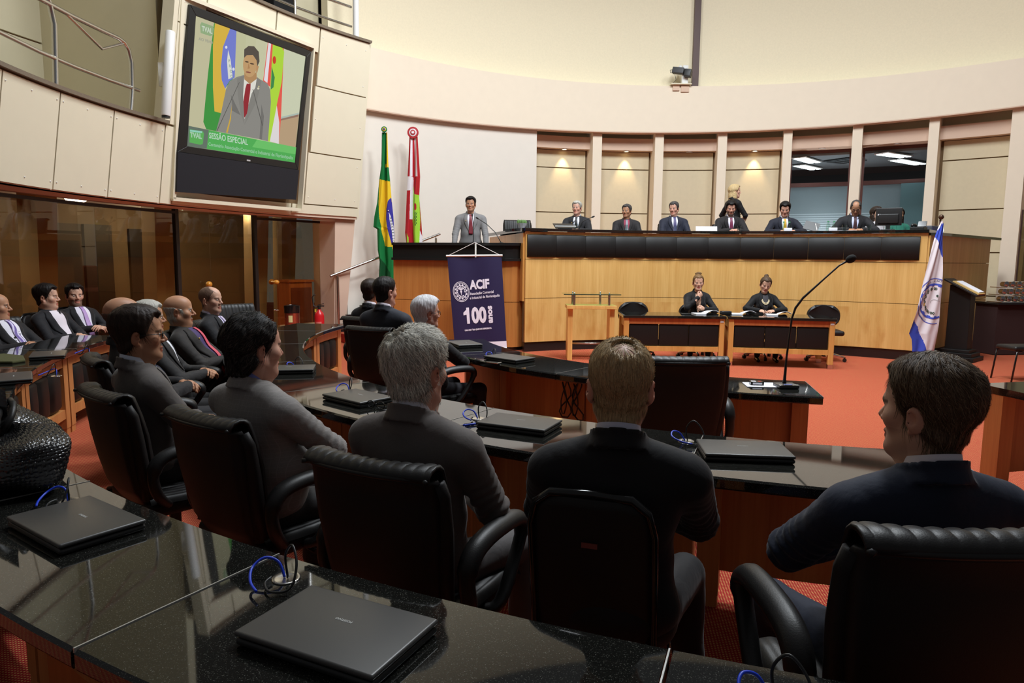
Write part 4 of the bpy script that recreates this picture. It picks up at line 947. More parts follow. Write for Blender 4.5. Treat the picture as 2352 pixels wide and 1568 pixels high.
# --- red, white and green flag
t = thing('flag', 'red, white and lime green flag with striped ribbon behind the pulpit', 'flag', (0, 0, 0))
sc = Cloth([(215, 370), (440, 358), (560, 352), (700, 345), (760, 341), (850, 352)], [(215, 418), (440, 430), (560, 424), (700, 436), (850, 444)], k * 14.2 / 13.6, (-1.97, 13.95, 2.75), 215, 850, 3.5, 0.03)
sc.ox, sc.oy = 392, 560
def scol(x, y):
    if y < 440:
        f = (x - lerp_tab(sc.L, y)) / (lerp_tab(sc.R, y) - lerp_tab(sc.L, y)); f += 0.02
        return RED if (f % 0.42) < 0.2 else WHT
    if inpoly(x, y, [(378, 440), (392, 445), (384, 684), (368, 684)]): return WHT
    if inpoly(x, y, [(355, 435), (380, 440), (374, 520), (352, 520)]): return WHT
    if inpoly(x, y, [(388, 470), (398, 560), (398, 690), (408, 850), (392, 850), (384, 690), (386, 560)]) or inpoly(x, y, [(396, 540), (424, 545), (430, 690), (422, 850), (396, 850), (396, 690)]):
        if inpoly(x, y, [(395, 590), (408, 592), (410, 640), (396, 640)]) and (x - 402) ** 2 / 60 + (y - 612) ** 2 / 420 < 1: return RED
        if inpoly(x, y, [(396, 640), (412, 640), (410, 720), (398, 720)]) and (int(y / 9) + int(x / 5)) % 2: return DGR
        return LIM
    if inpoly(x, y, [(352, 765), (362, 790), (362, 850), (352, 850)]): return LIM
    if inpoly(x, y, [(424, 740), (444, 790), (444, 850), (420, 850)]): return WHT
    return RED
sc.build('flag_cloth', scol, t)
build('pole', MB().cyl((-1.95, 14.02, ZP), sc.pt(393, 200) + Vector((0, 0.06, 0)), 0.014, 10), M_WHITE, t, smooth=True)
build('pole_foot', MB().lathe([(0.13, 0), (0.13, 0.02), (0.03, 0.05)], (-1.95, 14.02, ZP), 20), M_CHROME, t)
rosette(t, sc.pt(393, 195, 0.03), 0.11, [(1.0, RED), (0.66, WHT), (0.46, RED), (0.25, WHT)])
# --- white and blue association flag
k = 10.75 / 1595 / 4.9
t = thing('flag', 'white and blue flag with a round seal standing right of the tables', 'flag', (0, 0, 0))
af = Cloth([(88, 362), (170, 330), (290, 299), (440, 268), (810, 200), (1100, 148), (1340, 95), (1405, 132), (1500, 148), (1545, 150)],
           [(88, 372), (120, 385), (300, 395), (480, 405), (800, 415), (1200, 420), (1545, 404)], k, (6.47, 10.70, 1.22), 88, 1545, 2.2, 0.02)
af.ox, af.oy = 330, 800
ABLU = srgb(64, 84, 190)
def acol(x, y):
    if y < 110 or inpoly(x, y, [(340, 90), (376, 95), (330, 190), (318, 175)]): return WHT
    if inpoly(x, y, [(300, 262), (330, 160), (390, 90), (410, 500), (380, 425), (345, 360), (330, 300)]): return ABLU
    if inpoly(x, y, [(80, 1345), (128, 1175), (190, 1260), (220, 1340), (262, 1420), (305, 1550), (80, 1550)]): return ABLU
    return WHT
af.build('flag_cloth', acol, t, 60, 200)
def aring(cx, cy, rx, ry, w, col, a0, a1, n=70, teeth=0, tw=0):
    V = []; Fc = []
    for i in range(n + 1):
        a = R(a0 + (a1 - a0) * i / n); e = tw if teeth and (int(i * teeth * 2 / n) % 2) else 0
        for f in (-1, 1):
            x = cx + (rx + f * w / 2 - (e if f < 0 else 0)) * cos(a); y = cy + (ry + f * w / 2 * 1.2 - (e if f < 0 else 0)) * sin(a)
            x = min(max(x, lerp_tab(af.L, y) + 1), lerp_tab(af.R, y) - 1); V.append(af.pt(x, y, 0.004))
    Fc = [(2 * i, 2 * i + 1, 2 * i + 3, 2 * i + 2) for i in range(n)]
    me = bpy.data.meshes.new('seal'); me.from_pydata(V, [], Fc); me.materials.append(mat('seal_%d' % int(col[1] * 999), col, 0.7)); return link('seal_ring', me, t)
aring(345, 975, 185, 253, 7, ABLU, 75, 318); aring(345, 975, 158, 190, 16, ABLU, 64, 296, 144, 9, 12)
LEAF = srgb(44, 62, 46)
for i in range(17):
    a = R(92 + 190 * i / 16); aring(345 + 102 * cos(a) + 6 * sin(i * 3), 972 + 138 * sin(a), 7, 12, 7, srgb(190, 150, 40) if i == 6 else LEAF, 0, 360, 8)
aring(372, 915, 5, 9, 9, LEAF, 0, 360, 8); aring(350, 985, 34, 26, 2, LEAF, 150, 330, 16); aring(395, 950, 16, 26, 2, LEAF, 60, 280, 16)
cloth_text(af, 'ASSOCIAÇÃO', [(232, 812), (268, 778), (310, 760), (350, 750), (402, 752)], 30, srgb(60, 64, 110), t, off=0.005)
cloth_text(af, 'FLORIANÓPOLIS', [(160, 1030), (172, 1080), (190, 1120), (222, 1165), (275, 1192)], 28, srgb(60, 64, 110), t, off=0.005)
build('pole', MB().cyl((6.55, 10.78, 0.0), af.pt(362, 70) + Vector((0, 0.03, 0)), 0.014, 10), M_BROWN, t, smooth=True)
build('finial', MB().sph(af.pt(360, 45) + Vector((0, 0.02, 0)), 0.038, 14, 10), mat('dark_bronze', (82, 60, 46), 0.3, metal=0.6), t, smooth=True)
build('pole_foot', MB().lathe([(0.15, 0), (0.15, 0.02), (0.03, 0.06)], (6.55, 10.78, 0), 20), M_BROWN, t)

# ---- video wall
tvn = Vector((0.8938, -0.4263, -0.1392)); sTL, sTR, sBR, sBL = [Vector(p) for p in ((-4.311, 9.794, 4.779), (-3.393, 11.716, 4.791), (-3.635, 11.753, 3.118), (-4.541, 9.866, 3.081))]
tvx = (sTR - sTL).normalized(); tvy = tvn.cross(tvx).normalized()
if tvy.z < 0: tvy = -tvy
oc = (sTL + sTR + sBR + sBL) / 4
loc2 = lambda p: ((p - oc).dot(tvx), (p - oc).dot(tvy))
TVM = frame(oc, tvx, tvy)
t = thing('video_wall', 'large black framed screen on the gallery front showing a man speaking', 'screen', (0, 0, 0))
def quad3(mb, pts, z0, z1):
    return mb.prism(pts, z0, z1)
oTL, oTR, oBR, oBL = [loc2(Vector(p)) for p in ((-4.342, 9.694, 4.889), (-3.337, 11.799, 4.896), (-3.613, 11.835, 3.009), (-4.623, 9.726, 2.983))]
iTL, iTR, iBR, iBL = [loc2(p) for p in (sTL, sTR, sBR, sBL)]
bBL, bBR = [loc2(Vector(p)) for p in ((-4.687, 9.767, 2.449), (-3.682, 11.849, 2.524))]
mb = MB()
for q in ([oTL, oTR, iTR, iTL], [iTR, oTR, oBR, iBR], [iBL, iBR, oBR, oBL], [oTL, iTL, iBL, oBL]): mb.prism(q[::-1], -0.3, 0.03)
mb.xf(TVM); build('frame', mb, M_PLASTIC, t, bevel=0.006)
scr = build('screen', MB().prism([iBL, iBR, iTR, iTL], -0.05, 0.0).xf(TVM), M_PLASTIC, t)
build('lower_cabinet', MB().prism([bBL, bBR, oBR, oBL], -0.25, 0.05).xf(TVM), mat('black_speaker_cloth', (0.010, 0.010, 0.014, 1), 0.9, bump=0.4, bscale=300), t)
build('badge', MB().box((0.02, iBL[1] - 0.06, 0.032), (0.07, 0.02, 0.006)).xf(TVM), M_SILVER, t)
mb = MB(); sx0, sx1, sy0, sy1 = oTL[0] - 0.1, oTR[0] + 0.08, bBL[1] - 0.1, oTL[1] + 0.08
for c, d in (((0, sy1, -0.03), (sx1 - sx0, 0.05, 0.12)), ((0, sy0, -0.03), (sx1 - sx0, 0.05, 0.1)), ((sx0, (sy0 + sy1) / 2, -0.03), (0.05, sy1 - sy0, 0.1)), ((sx1, (sy0 + sy1) / 2, -0.03), (0.03, sy1 - sy0, 0.1))): mb.box(c, d)
build('surround', mb.xf(TVM), M_PANEL, t)
# picture: drawing units of the screen -> plane, by homography of the four corners
src = [(103, 55), (1003, 390), (908, 1258), (25, 1122)]; dst = [iTL, iTR, iBR, iBL]
A_ = []; b_ = []
for (x, y), (u, v) in zip(src, dst):
    A_ += [[x, y, 1, 0, 0, 0, -u * x, -u * y], [0, 0, 0, x, y, 1, -v * x, -v * y]]; b_ += [u, v]
Hm = np.append(np.linalg.solve(np.array(A_, float), np.array(b_, float)), 1).reshape(3, 3)
def tvp(x, y, z=0.0):
    q = Hm @ np.array([x, y, 1.0]); return TVM @ Vector((q[0] / q[2], q[1] / q[2], z))
pv, pf, pc = [], [], []
lay = [0.002]
def poly(pts, col):
    lay[0] += 0.0004; o_ = len(pv); pv.extend([tvp(x, y, lay[0]) for x, y in pts]); pf.append(tuple(range(o_, o_ + len(pts)))[::-1]); pc.append(srgb(*col))
def ell(cx, cy, rx, ry, col, rot=0.0, n=28): poly([(cx + rx * cos(2 * pi * i / n) * cos(rot) - ry * sin(2 * pi * i / n) * sin(rot), cy + rx * cos(2 * pi * i / n) * sin(rot) + ry * sin(2 * pi * i / n) * cos(rot)) for i in range(n)], col)
WALLC = (196, 192, 158)
poly([(103, 55), (1003, 390), (908, 1258), (25, 1122)], WALLC)
for i in range(6): poly([(440 + 80 * i, 182 + 30 * i), (520 + 80 * i, 212 + 30 * i), (500 + 70 * i, 1100), (430 + 70 * i, 1090)], (196 + 3 * i, 196 + 3 * i, 158 + 5 * i))
poly([(828, 326), (1003, 390), (950, 862), (796, 920)], (206, 210, 182)); poly([(800, 884), (950, 848), (948, 862), (798, 900)], (176, 190, 180)); poly([(798, 900), (948, 862), (946, 880), (796, 915)], (150, 120, 104)); poly([(796, 915), (946, 880), (918, 1135), (782, 1105)], (186, 160, 128))
poly([(258, 115), (440, 180), (420, 560), (345, 650), (380, 850), (270, 1000), (190, 985), (166, 925), (205, 540)], (70, 150, 70))
poly([(265, 118), (388, 160), (340, 620), (390, 840), (380, 1005), (352, 1010), (320, 855), (258, 838), (246, 640), (248, 300)], (218, 182, 74))
poly([(388, 162), (440, 180), (424, 560), (380, 590), (345, 652), (318, 580), (312, 470), (330, 310)], (120, 130, 208))
poly([(372, 335), (392, 420), (408, 560), (372, 575), (362, 430)], (222, 224, 214))
for cx, cy in ((356, 313), (414, 492)): ell(cx, cy, 10, 13, (224, 226, 236), 0, 10)
poly([(695, 275), (826, 326), (822, 420), (800, 900), (782, 1105), (700, 1085), (716, 640), (655, 590)], (232, 96, 84))
poly([(700, 278), (722, 284), (690, 606), (662, 582)], (232, 226, 232))
poly([(735, 292), (812, 318), (828, 350), (806, 600), (765, 790), (745, 1095), (694, 1084), (710, 760), (716, 600)], (178, 218, 70))
poly([(766, 790), (786, 930), (782, 1105), (708, 1085)], (226, 220, 220))
ell(747, 418, 14, 32, (206, 70, 52)); poly([(725, 470), (750, 560), (740, 640), (716, 660), (722, 560)], (70, 140, 80))
# man on the screen
SUIT, SUITD = (142, 140, 134), (118, 116, 112)
poly([(496, 540), (440, 556), (380, 592), (350, 660), (310, 850), (268, 1000), (330, 1012), (620, 1066), (692, 1084), (718, 760), (712, 660), (690, 610), (604, 560)], SUIT)
poly([(400, 780), (390, 900), (362, 1015), (350, 1010), (380, 900)], (208, 170, 70)); poly([(640, 780), (632, 940), (622, 1066), (642, 1070), (660, 880)], SUITD); poly([(390, 700), (400, 780), (396, 830), (470, 870)], SUITD)
poly([(500, 560), (604, 552), (592, 640), (560, 690), (500, 900), (470, 800), (488, 650)], (226, 224, 214))
poly([(520, 610), (552, 612), (550, 660), (524, 850), (500, 890), (482, 830), (508, 650)], (150, 52, 58))
poly([(440, 570), (500, 545), (490, 700), (500, 950), (470, 860), (446, 700)], (134, 132, 126)); poly([(604, 556), (640, 590), (600, 760), (500, 950), (540, 760), (590, 640)], (134, 132, 126))
poly([(500, 520), (600, 520), (602, 570), (545, 615), (500, 575)], (180, 140, 98))
ell(548, 450, 58, 108, (196, 158, 112), 0.06); poly([(600, 455), (618, 470), (606, 520), (596, 520)], (190, 146, 104))
poly([(498, 400), (500, 330), (535, 302), (580, 305), (618, 350), (624, 430), (606, 470), (600, 420), (570, 376), (520, 378)], (92, 84, 76))
ell(520, 432, 16, 6, (88, 70, 56), 0.2, 12); ell(562, 448, 18, 6, (88, 70, 56), 0.2, 12); poly([(534, 440), (545, 485), (526, 490)], (176, 134, 92)); ell(532, 518, 22, 7, (146, 92, 76), 0.2, 12)
for a, b in (((455, 600), (268, 1000)), ((565, 655), (642, 955))): poly([a, (a[0] + 5, a[1]), (b[0] + 7, b[1]), b], (96, 94, 90))
ell(612, 650, 9, 9, (220, 214, 190), 0, 10); ell(616, 634, 6, 6, (210, 200, 150), 0, 10)
# lower caption bar and station marks
poly([(38, 955), (205, 990), (188, 1146), (25, 1122)], (104, 118, 106)); poly([(205, 990), (920, 1132), (908, 1258), (188, 1146)], (86, 176, 90)); poly([(600, 1068), (920, 1132), (914, 1190), (560, 1130)], (112, 196, 108))
poly([(48, 985), (155, 1000), (165, 1020), (155, 1105), (135, 1112), (45, 1092)], (96, 176, 92)); poly([(50, 988), (150, 1000), (150, 1016), (50, 1003)], (150, 210, 190))
poly([(150, 108), (240, 140), (252, 160), (244, 215), (220, 222), (142, 196), (138, 130)], (150, 176, 132))
def tvtext(s_, x, y, size, col, dx=1.0, dy=0.0, name='t', bold=0.0, wid=None):
    me = text_mesh(s_, size, bold, 0.0, 'LEFT'); o_ = len(pv); lay[0] += 0.0004
    xs = [v.co.x for v in me.vertices]; kx = wid / (max(xs) - min(xs)) if wid else 1.0
    pv.extend([tvp(x + v.co.x * kx * dx, y - v.co.y + v.co.x * kx * dy, lay[0]) for v in me.vertices])
    for p in me.polygons: pf.append(tuple(o_ + a for a in p.vertices)); pc.append(srgb(*col))
    bpy.data.meshes.remove(me)
tvtext('TVAL', 152, 160, 58, (206, 216, 198), 1, 0.3, wid=86, bold=2); tvtext('AO VIVO', 126, 243, 34, (164, 164, 146), 1, 0.3, wid=116, bold=1)
tvtext('TVAL', 52, 1030, 56, (170, 206, 178), 1, 0.17, wid=96, bold=3)
tvtext('SESSÃO ESPECIAL', 205, 1036, 66, (186, 216, 190), 1, 0.18, wid=318, bold=1.5); tvtext('Centenário Associação Comercial e Industrial de Florianópolis', 200, 1106, 40, (150, 200, 160), 1, 0.165, wid=690, bold=1)
for i, ch in enumerate('PROG'): tvtext(ch, 366 + 5 * i, 424 + 42 * i, 34, (96, 140, 120), 0.8, 0.2)
me = bpy.data.meshes.new('picture'); me.from_pydata(pv, [], pf); set_cols(me, pc)
ms = bpy.data.materials.new('screen_image'); ms.use_nodes = True; nt = ms.node_tree; nt.nodes.clear()
oo = N(nt, 'ShaderNodeOutputMaterial'); em = N(nt, 'ShaderNodeEmission'); em.inputs[1].default_value = 0.92; aa = N(nt, 'ShaderNodeAttribute', attribute_name='Col'); nt.links.new(aa.outputs[0], em.inputs[0]); nt.links.new(em.outputs[0], oo.inputs[0])
me.materials.append(ms); link('picture', me, scr)

# ---- column speaker at the edge of the block
t = thing('column_speaker', 'slim white column loudspeaker at the end of the gallery rail', 'speaker', (0, 0, 0))
a_, b_2 = Vector((-4.50, 9.25, 3.36)), Vector((-4.46, 9.40, 4.45))
build('body', MB().tube([a_, a_.lerp(b_2, 0.01), a_.lerp(b_2, 0.99), b_2], [0.055, 0.06, 0.06, 0.055], 18), M_WHITE, t, smooth=True, auto=40)
build('bracket', MB().box(a_.lerp(b_2, 0.5) + Vector((-0.09, 0.05, 0)), (0.1, 0.05, 0.3)), M_STEEL, t); build('bottom_cap', MB().cyl(a_ - Vector((0, 0, 0.025)), a_, 0.05, 16), M_PLASTIC, t)
# ---- gallery railings
def rails(name, label, parts):
    t_ = thing(name, label, 'railing', (0, 0, 0))
    for nm, pts, r in parts: build(nm, MB().tube(pts, r, 12), M_STEEL, t_, smooth=True, auto=60)
def rp(a, z, r=8.27): return pol(RM, r, a, z)
rails('gallery_railing', 'bent steel tube railing on the lower gallery front', [
    ('top_rail', [rp(a, 4.19) for a in (204, 196, 188, 181, 177, 173.5, 171.6)] + [rp(170.9, 4.17), rp(170.4, 4.10), rp(170.1, 3.95), rp(170.2, 3.6), rp(170.5, 3.36)], 0.026),
    ('mid_rail', [rp(a, 3.65) for a in (204, 196, 188, 181, 177, 173, 169.3)], 0.022),
    ('post', [rp(181.2, 4.42), rp(180.2, 4.36), rp(179.4, 4.2), rp(179.0, 4.0), rp(179.3, 3.36)], 0.028),
    ('brace', [rp(177.8, 4.19), rp(173.6, 3.98), rp(171.0, 4.15)], 0.016)])
rails('gallery_railing', 'steel railing on top of the block above the screen', [
    ('top_rail', [rp(a, 5.99) for a in (156, 152, 148, 144, 139.4)], 0.024), ('mid_rail', [rp(a, 5.66) for a in (156, 152, 148, 144, 139.4)], 0.022), ('post', [rp(147.7, 5.38), rp(147.7, 6.4)], 0.028)])
o = build('pipe', MB().cyl(rp(139.1, 5.36, 8.2), rp(139.0, 6.6, 8.2), 0.055, 14), M_WHITE, smooth=True, auto=40); tag(o, 'white vertical pipe standing at the corner above the screen', 'pipe')
o = build('steel_post', MB().box((0, 0, 0), (0.14, 0.12, 4.0)), M_BROWN); p = pol(RM, 8.86, 85.1, 7.45); o.location = p; o.rotation_euler = (0, 0, R(-5)); tag(o, 'tall dark brown steel post on the upper wall', 'post')
# ---- remote camera on the balcony ledge
p = pol(RM, 8.72, 87.4, 5.475)
t = thing('video_camera', 'remote broadcast camera on a small ledge shelf by the brown post', 'camera', p, 0.0)
build('shelf', MB().box((-0.02, -0.08, 0.01), (0.46, 0.3, 0.02)), M_PANEL, t)
build('shelf_bracket', MB().box((-0.12, -0.14, -0.06), (0.15, 0.03, 0.12)).box((0.08, -0.14, -0.08), (0.18, 0.03, 0.14)), M_PINK, t)
build('pan_head', MB().rbox((0.08, -0.06, 0.14), (0.14, 0.14, 0.24), 0.012, 2).rbox((0.1, -0.02, 0.34), (0.12, 0.1, 0.22), 0.012, 2), M_WHITE, t, smooth=True, auto=40)
build('lamp_bulb', MB().sph((-0.02, -0.05, 0.40), 0.05, 14, 10), M_WHITE, t, smooth=True)
Mx = Matrix.Rotation(R(12), 3, 'Y') @ Matrix.Rotation(R(-25), 3, 'Z')
cb = build('camera_body', MB().rbox((-0.08, -0.13, 0.31), (0.26, 0.13, 0.13), 0.012, 2, M=Mx), mat('camera_grey', (58, 58, 60), 0.5), t, smooth=True, auto=40)
build('lens_hood', MB().rbox((0.12, -0.2, 0.24), (0.15, 0.15, 0.16), 0.012, 2, M=Mx), M_PLASTIC, t, smooth=True, auto=40)
build('cable', MB().tube([(-0.2, -0.1, 0.34), (-0.26, -0.1, 0.33), (-0.25, -0.1, 0.27), (-0.18, -0.1, 0.27)], 0.006, 6).tube([(-0.15, -0.1, 0.24), (-0.12, -0.1, 0.12), (-0.2, -0.1, 0.03)], 0.005, 6), M_BLACKC, t)
# ================================================================== PEOPLE
def vnoise(P, f, seed=0):
    x, y, z = P[0] * f + seed * 1.7, P[1] * f + seed * 2.3, P[2] * f + seed * 0.9
    return (np.sin(x * 1.3 + 1.7 * np.sin(y * 0.9 + z)) * np.sin(y * 1.1 + 1.3 * np.sin(z * 1.2 + x)) + 0.5 * np.sin(2.3 * z + 1.9 * np.sin(x * 1.7 - y)))
def d_cone(P, a, b, ra, rb):
    ax, ay, az = a; bx, by, bz = b[0] - ax, b[1] - ay, b[2] - az
    L2 = bx * bx + by * by + bz * bz + 1e-12
    qx, qy, qz = P[0] - ax, P[1] - ay, P[2] - az
    t = np.clip((qx * bx + qy * by + qz * bz) / L2, 0, 1)
    return np.sqrt((qx - t * bx) ** 2 + (qy - t * by) ** 2 + (qz - t * bz) ** 2) - (ra + t * (rb - ra))
def d_ell(P, c, r, M=None):
    q = [P[0] - c[0], P[1] - c[1], P[2] - c[2]]
    if M is not None:   # M: 3x3 rotation local->world
        q = [M[0][i] * q[0] + M[1][i] * q[1] + M[2][i] * q[2] for i in range(3)]
    k0 = np.sqrt((q[0] / r[0]) ** 2 + (q[1] / r[1]) ** 2 + (q[2] / r[2]) ** 2)
    k1 = np.sqrt((q[0] / r[0] ** 2) ** 2 + (q[1] / r[1] ** 2) ** 2 + (q[2] / r[2] ** 2) ** 2) + 1e-9
    return k0 * (k0 - 1) / k1
def smin(a, b, k):
    if k <= 0: return np.minimum(a, b)
    h = np.clip(0.5 + 0.5 * (b - a) / k, 0, 1); return b + (a - b) * h - k * h * (1 - h)
def smax(a, b, k): return -smin(-a, -b, k)
class Field:
    def __init__(s, lo, hi, h):
        s.lo = np.array(lo, float); s.h = h; s.n = np.maximum(4, np.ceil((np.array(hi) - s.lo) / h).astype(int) + 1)
        s.ax = [s.lo[i] + h * np.arange(s.n[i]) for i in range(3)]
        s.F = np.full(s.n, 0.2)
    def sub(s, lo, hi, m):
        sl = []
        for i in range(3):
            a = int(np.clip(np.floor((lo[i] - m - s.lo[i]) / s.h), 0, s.n[i] - 1)); b = int(np.clip(np.ceil((hi[i] + m - s.lo[i]) / s.h) + 1, a + 1, s.n[i])); sl.append(slice(a, b))
        P = [s.ax[0][sl[0]][:, None, None], s.ax[1][sl[1]][None, :, None], s.ax[2][sl[2]][None, None, :]]
        return tuple(sl), P
    def P(s): return [s.ax[0][:, None, None], s.ax[1][None, :, None], s.ax[2][None, None, :]]
    def cone(s, a, b, ra, rb, k=0.02, fn=None):
        r = max(ra, rb); sl, P = s.sub(np.minimum(a, b) - r, np.maximum(a, b) + r, 0.05 + k)
        d = d_cone(P, a, b, ra, rb)
        if fn: d = d + fn(P)
        s.F[sl] = smin(s.F[sl], d, k)
    def ell(s, c, r, k=0.02, M=None, sub=False, fn=None):
        rr = max(r) if M is not None else np.array(r); sl, P = s.sub(np.array(c) - rr, np.array(c) + rr, 0.05 + k)
        d = d_ell(P, c, r, M)
        if fn: d = d + fn(P)
        s.F[sl] = smax(s.F[sl], -d, k) if sub else smin(s.F[sl], d, k)
    def mesh(s, F=None):
        F = s.F if F is None else F
        F = F.copy(); F[0] = F[-1] = 0.2; F[:, 0] = F[:, -1] = 0.2; F[:, :, 0] = F[:, :, -1] = 0.2
        ins = F < 0
        c = np.zeros(np.array(F.shape) - 1, np.int8)
        for i in (0, 1):
            for j in (0, 1):
                for k in (0, 1): c += ins[i:F.shape[0] - 1 + i, j:F.shape[1] - 1 + j, k:F.shape[2] - 1 + k]
        act = (c > 0) & (c < 8); ijk = np.argwhere(act)
        if len(ijk) == 0: return np.zeros((0, 3)), np.zeros((0, 4), int)
        idx = -np.ones(c.shape, int); idx[act] = np.arange(len(ijk))
        acc = np.zeros((len(ijk), 3)); cnt = np.zeros(len(ijk))
        cor = [(i, j, k) for i in (0, 1) for j in (0, 1) for k in (0, 1)]
        val = {o: F[ijk[:, 0] + o[0], ijk[:, 1] + o[1], ijk[:, 2] + o[2]] for o in cor}
        for a in cor:
            for ax in range(3):
                if a[ax]: continue
                b = tuple(1 if i == ax else a[i] for i in range(3)); va, vb = val[a], val[b]
                m = (va < 0) != (vb < 0); t = np.where(m, va / np.where(m, va - vb, 1), 0)
                p = np.array(a, float)[None, :].repeat(len(ijk), 0); p[:, ax] += t
                acc[m] += p[m]; cnt[m] += 1
        V = s.lo + s.h * (ijk + acc / cnt[:, None])
        Q = []
        for ax in range(3):
            u, v = (ax + 1) % 3, (ax + 2) % 3
            sl0 = [slice(None)] * 3; sl1 = [slice(None)] * 3; sl0[ax] = slice(0, -1); sl1[ax] = slice(1, None)
            ch = ins[tuple(sl0)] != ins[tuple(sl1)]; E_ = np.argwhere(ch)
            E_ = E_[(E_[:, u] > 0) & (E_[:, v] > 0) & (E_[:, u] < F.shape[u] - 1) & (E_[:, v] < F.shape[v] - 1)]
            if len(E_) == 0: continue
            def at(du, dv):
                q = E_.copy(); q[:, u] -= du; q[:, v] -= dv; return idx[q[:, 0], q[:, 1], q[:, 2]]
            q = np.stack([at(1, 1), at(0, 1), at(0, 0), at(1, 0)], 1)
            fl = ~ins[E_[:, 0], E_[:, 1], E_[:, 2]]; q[fl] = q[fl][:, ::-1]; Q.append(q)
        Q = np.concatenate(Q); Q = Q[(Q >= 0).all(1)]
        return V, Q
    def sample(s, p, F=None):
        F = s.F if F is None else F
        g = np.clip((p - s.lo) / s.h, 0, s.n - 1.001); i = g.astype(int); f = g - i; out = 0
        for a in (0, 1):
            for b in (0, 1):
                for c in (0, 1):
                    w = (f[:, 0] if a else 1 - f[:, 0]) * (f[:, 1] if b else 1 - f[:, 1]) * (f[:, 2] if c else 1 - f[:, 2])
                    out = out + w * F[i[:, 0] + a, i[:, 1] + b, i[:, 2] + c]
        return out
    def grad(s, p, F=None):
        e = s.h; g = np.stack([s.sample(p + e * np.eye(3)[i], F) - s.sample(p - e * np.eye(3)[i], F) for i in range(3)], 1)
        return g / (np.linalg.norm(g, axis=1, keepdims=True) + 1e-9)
def np_mesh(name, V, Q, m, parent, cols=None, smooth=True):
    me = bpy.data.meshes.new(name); me.vertices.add(len(V)); me.vertices.foreach_set('co', np.asarray(V, np.float32).ravel())
    Q = np.asarray(Q); n = len(Q); w = Q.shape[1]; me.loops.add(n * w); me.loops.foreach_set('vertex_index', Q.ravel().astype(np.int32))
    me.polygons.add(n); me.polygons.foreach_set('loop_start', (np.arange(n) * w).astype(np.int32)); me.polygons.foreach_set('loop_total', np.full(n, w, np.int32))
    me.polygons.foreach_set('use_smooth', np.full(n, smooth)); me.update(calc_edges=True); me.validate()
    if cols is not None:
        a = me.color_attributes.new('Col', 'FLOAT_COLOR', 'POINT'); c4 = np.ones((len(V), 4), np.float32); c4[:, :3] = cols; a.data.foreach_set('color', c4.ravel())
    me.materials.append(m); return link(name, me, parent)
def tr(M, V):
    A = np.array(M); return V @ A[:3, :3].T + A[:3, 3]
lin = lambda c: np.array(srgb(*c)[:3])

HAIRC = {'black': (26, 21, 19), 'dkbrown': (44, 32, 25), 'brown': (84, 65, 48), 'blond': (178, 150, 110), 'grey': (178, 174, 164), 'white': (206, 204, 206), 'dkgrey': (74, 70, 68), 'ltblond': (196, 170, 124), 'stubble': (66, 54, 46), 'shaved': (112, 88, 74), 'honey': (120, 92, 60)}
SKINC = {'fair': (206, 162, 138), 'tan': (180, 132, 102), 'olive': (168, 122, 92), 'pink': (204, 154, 132)}

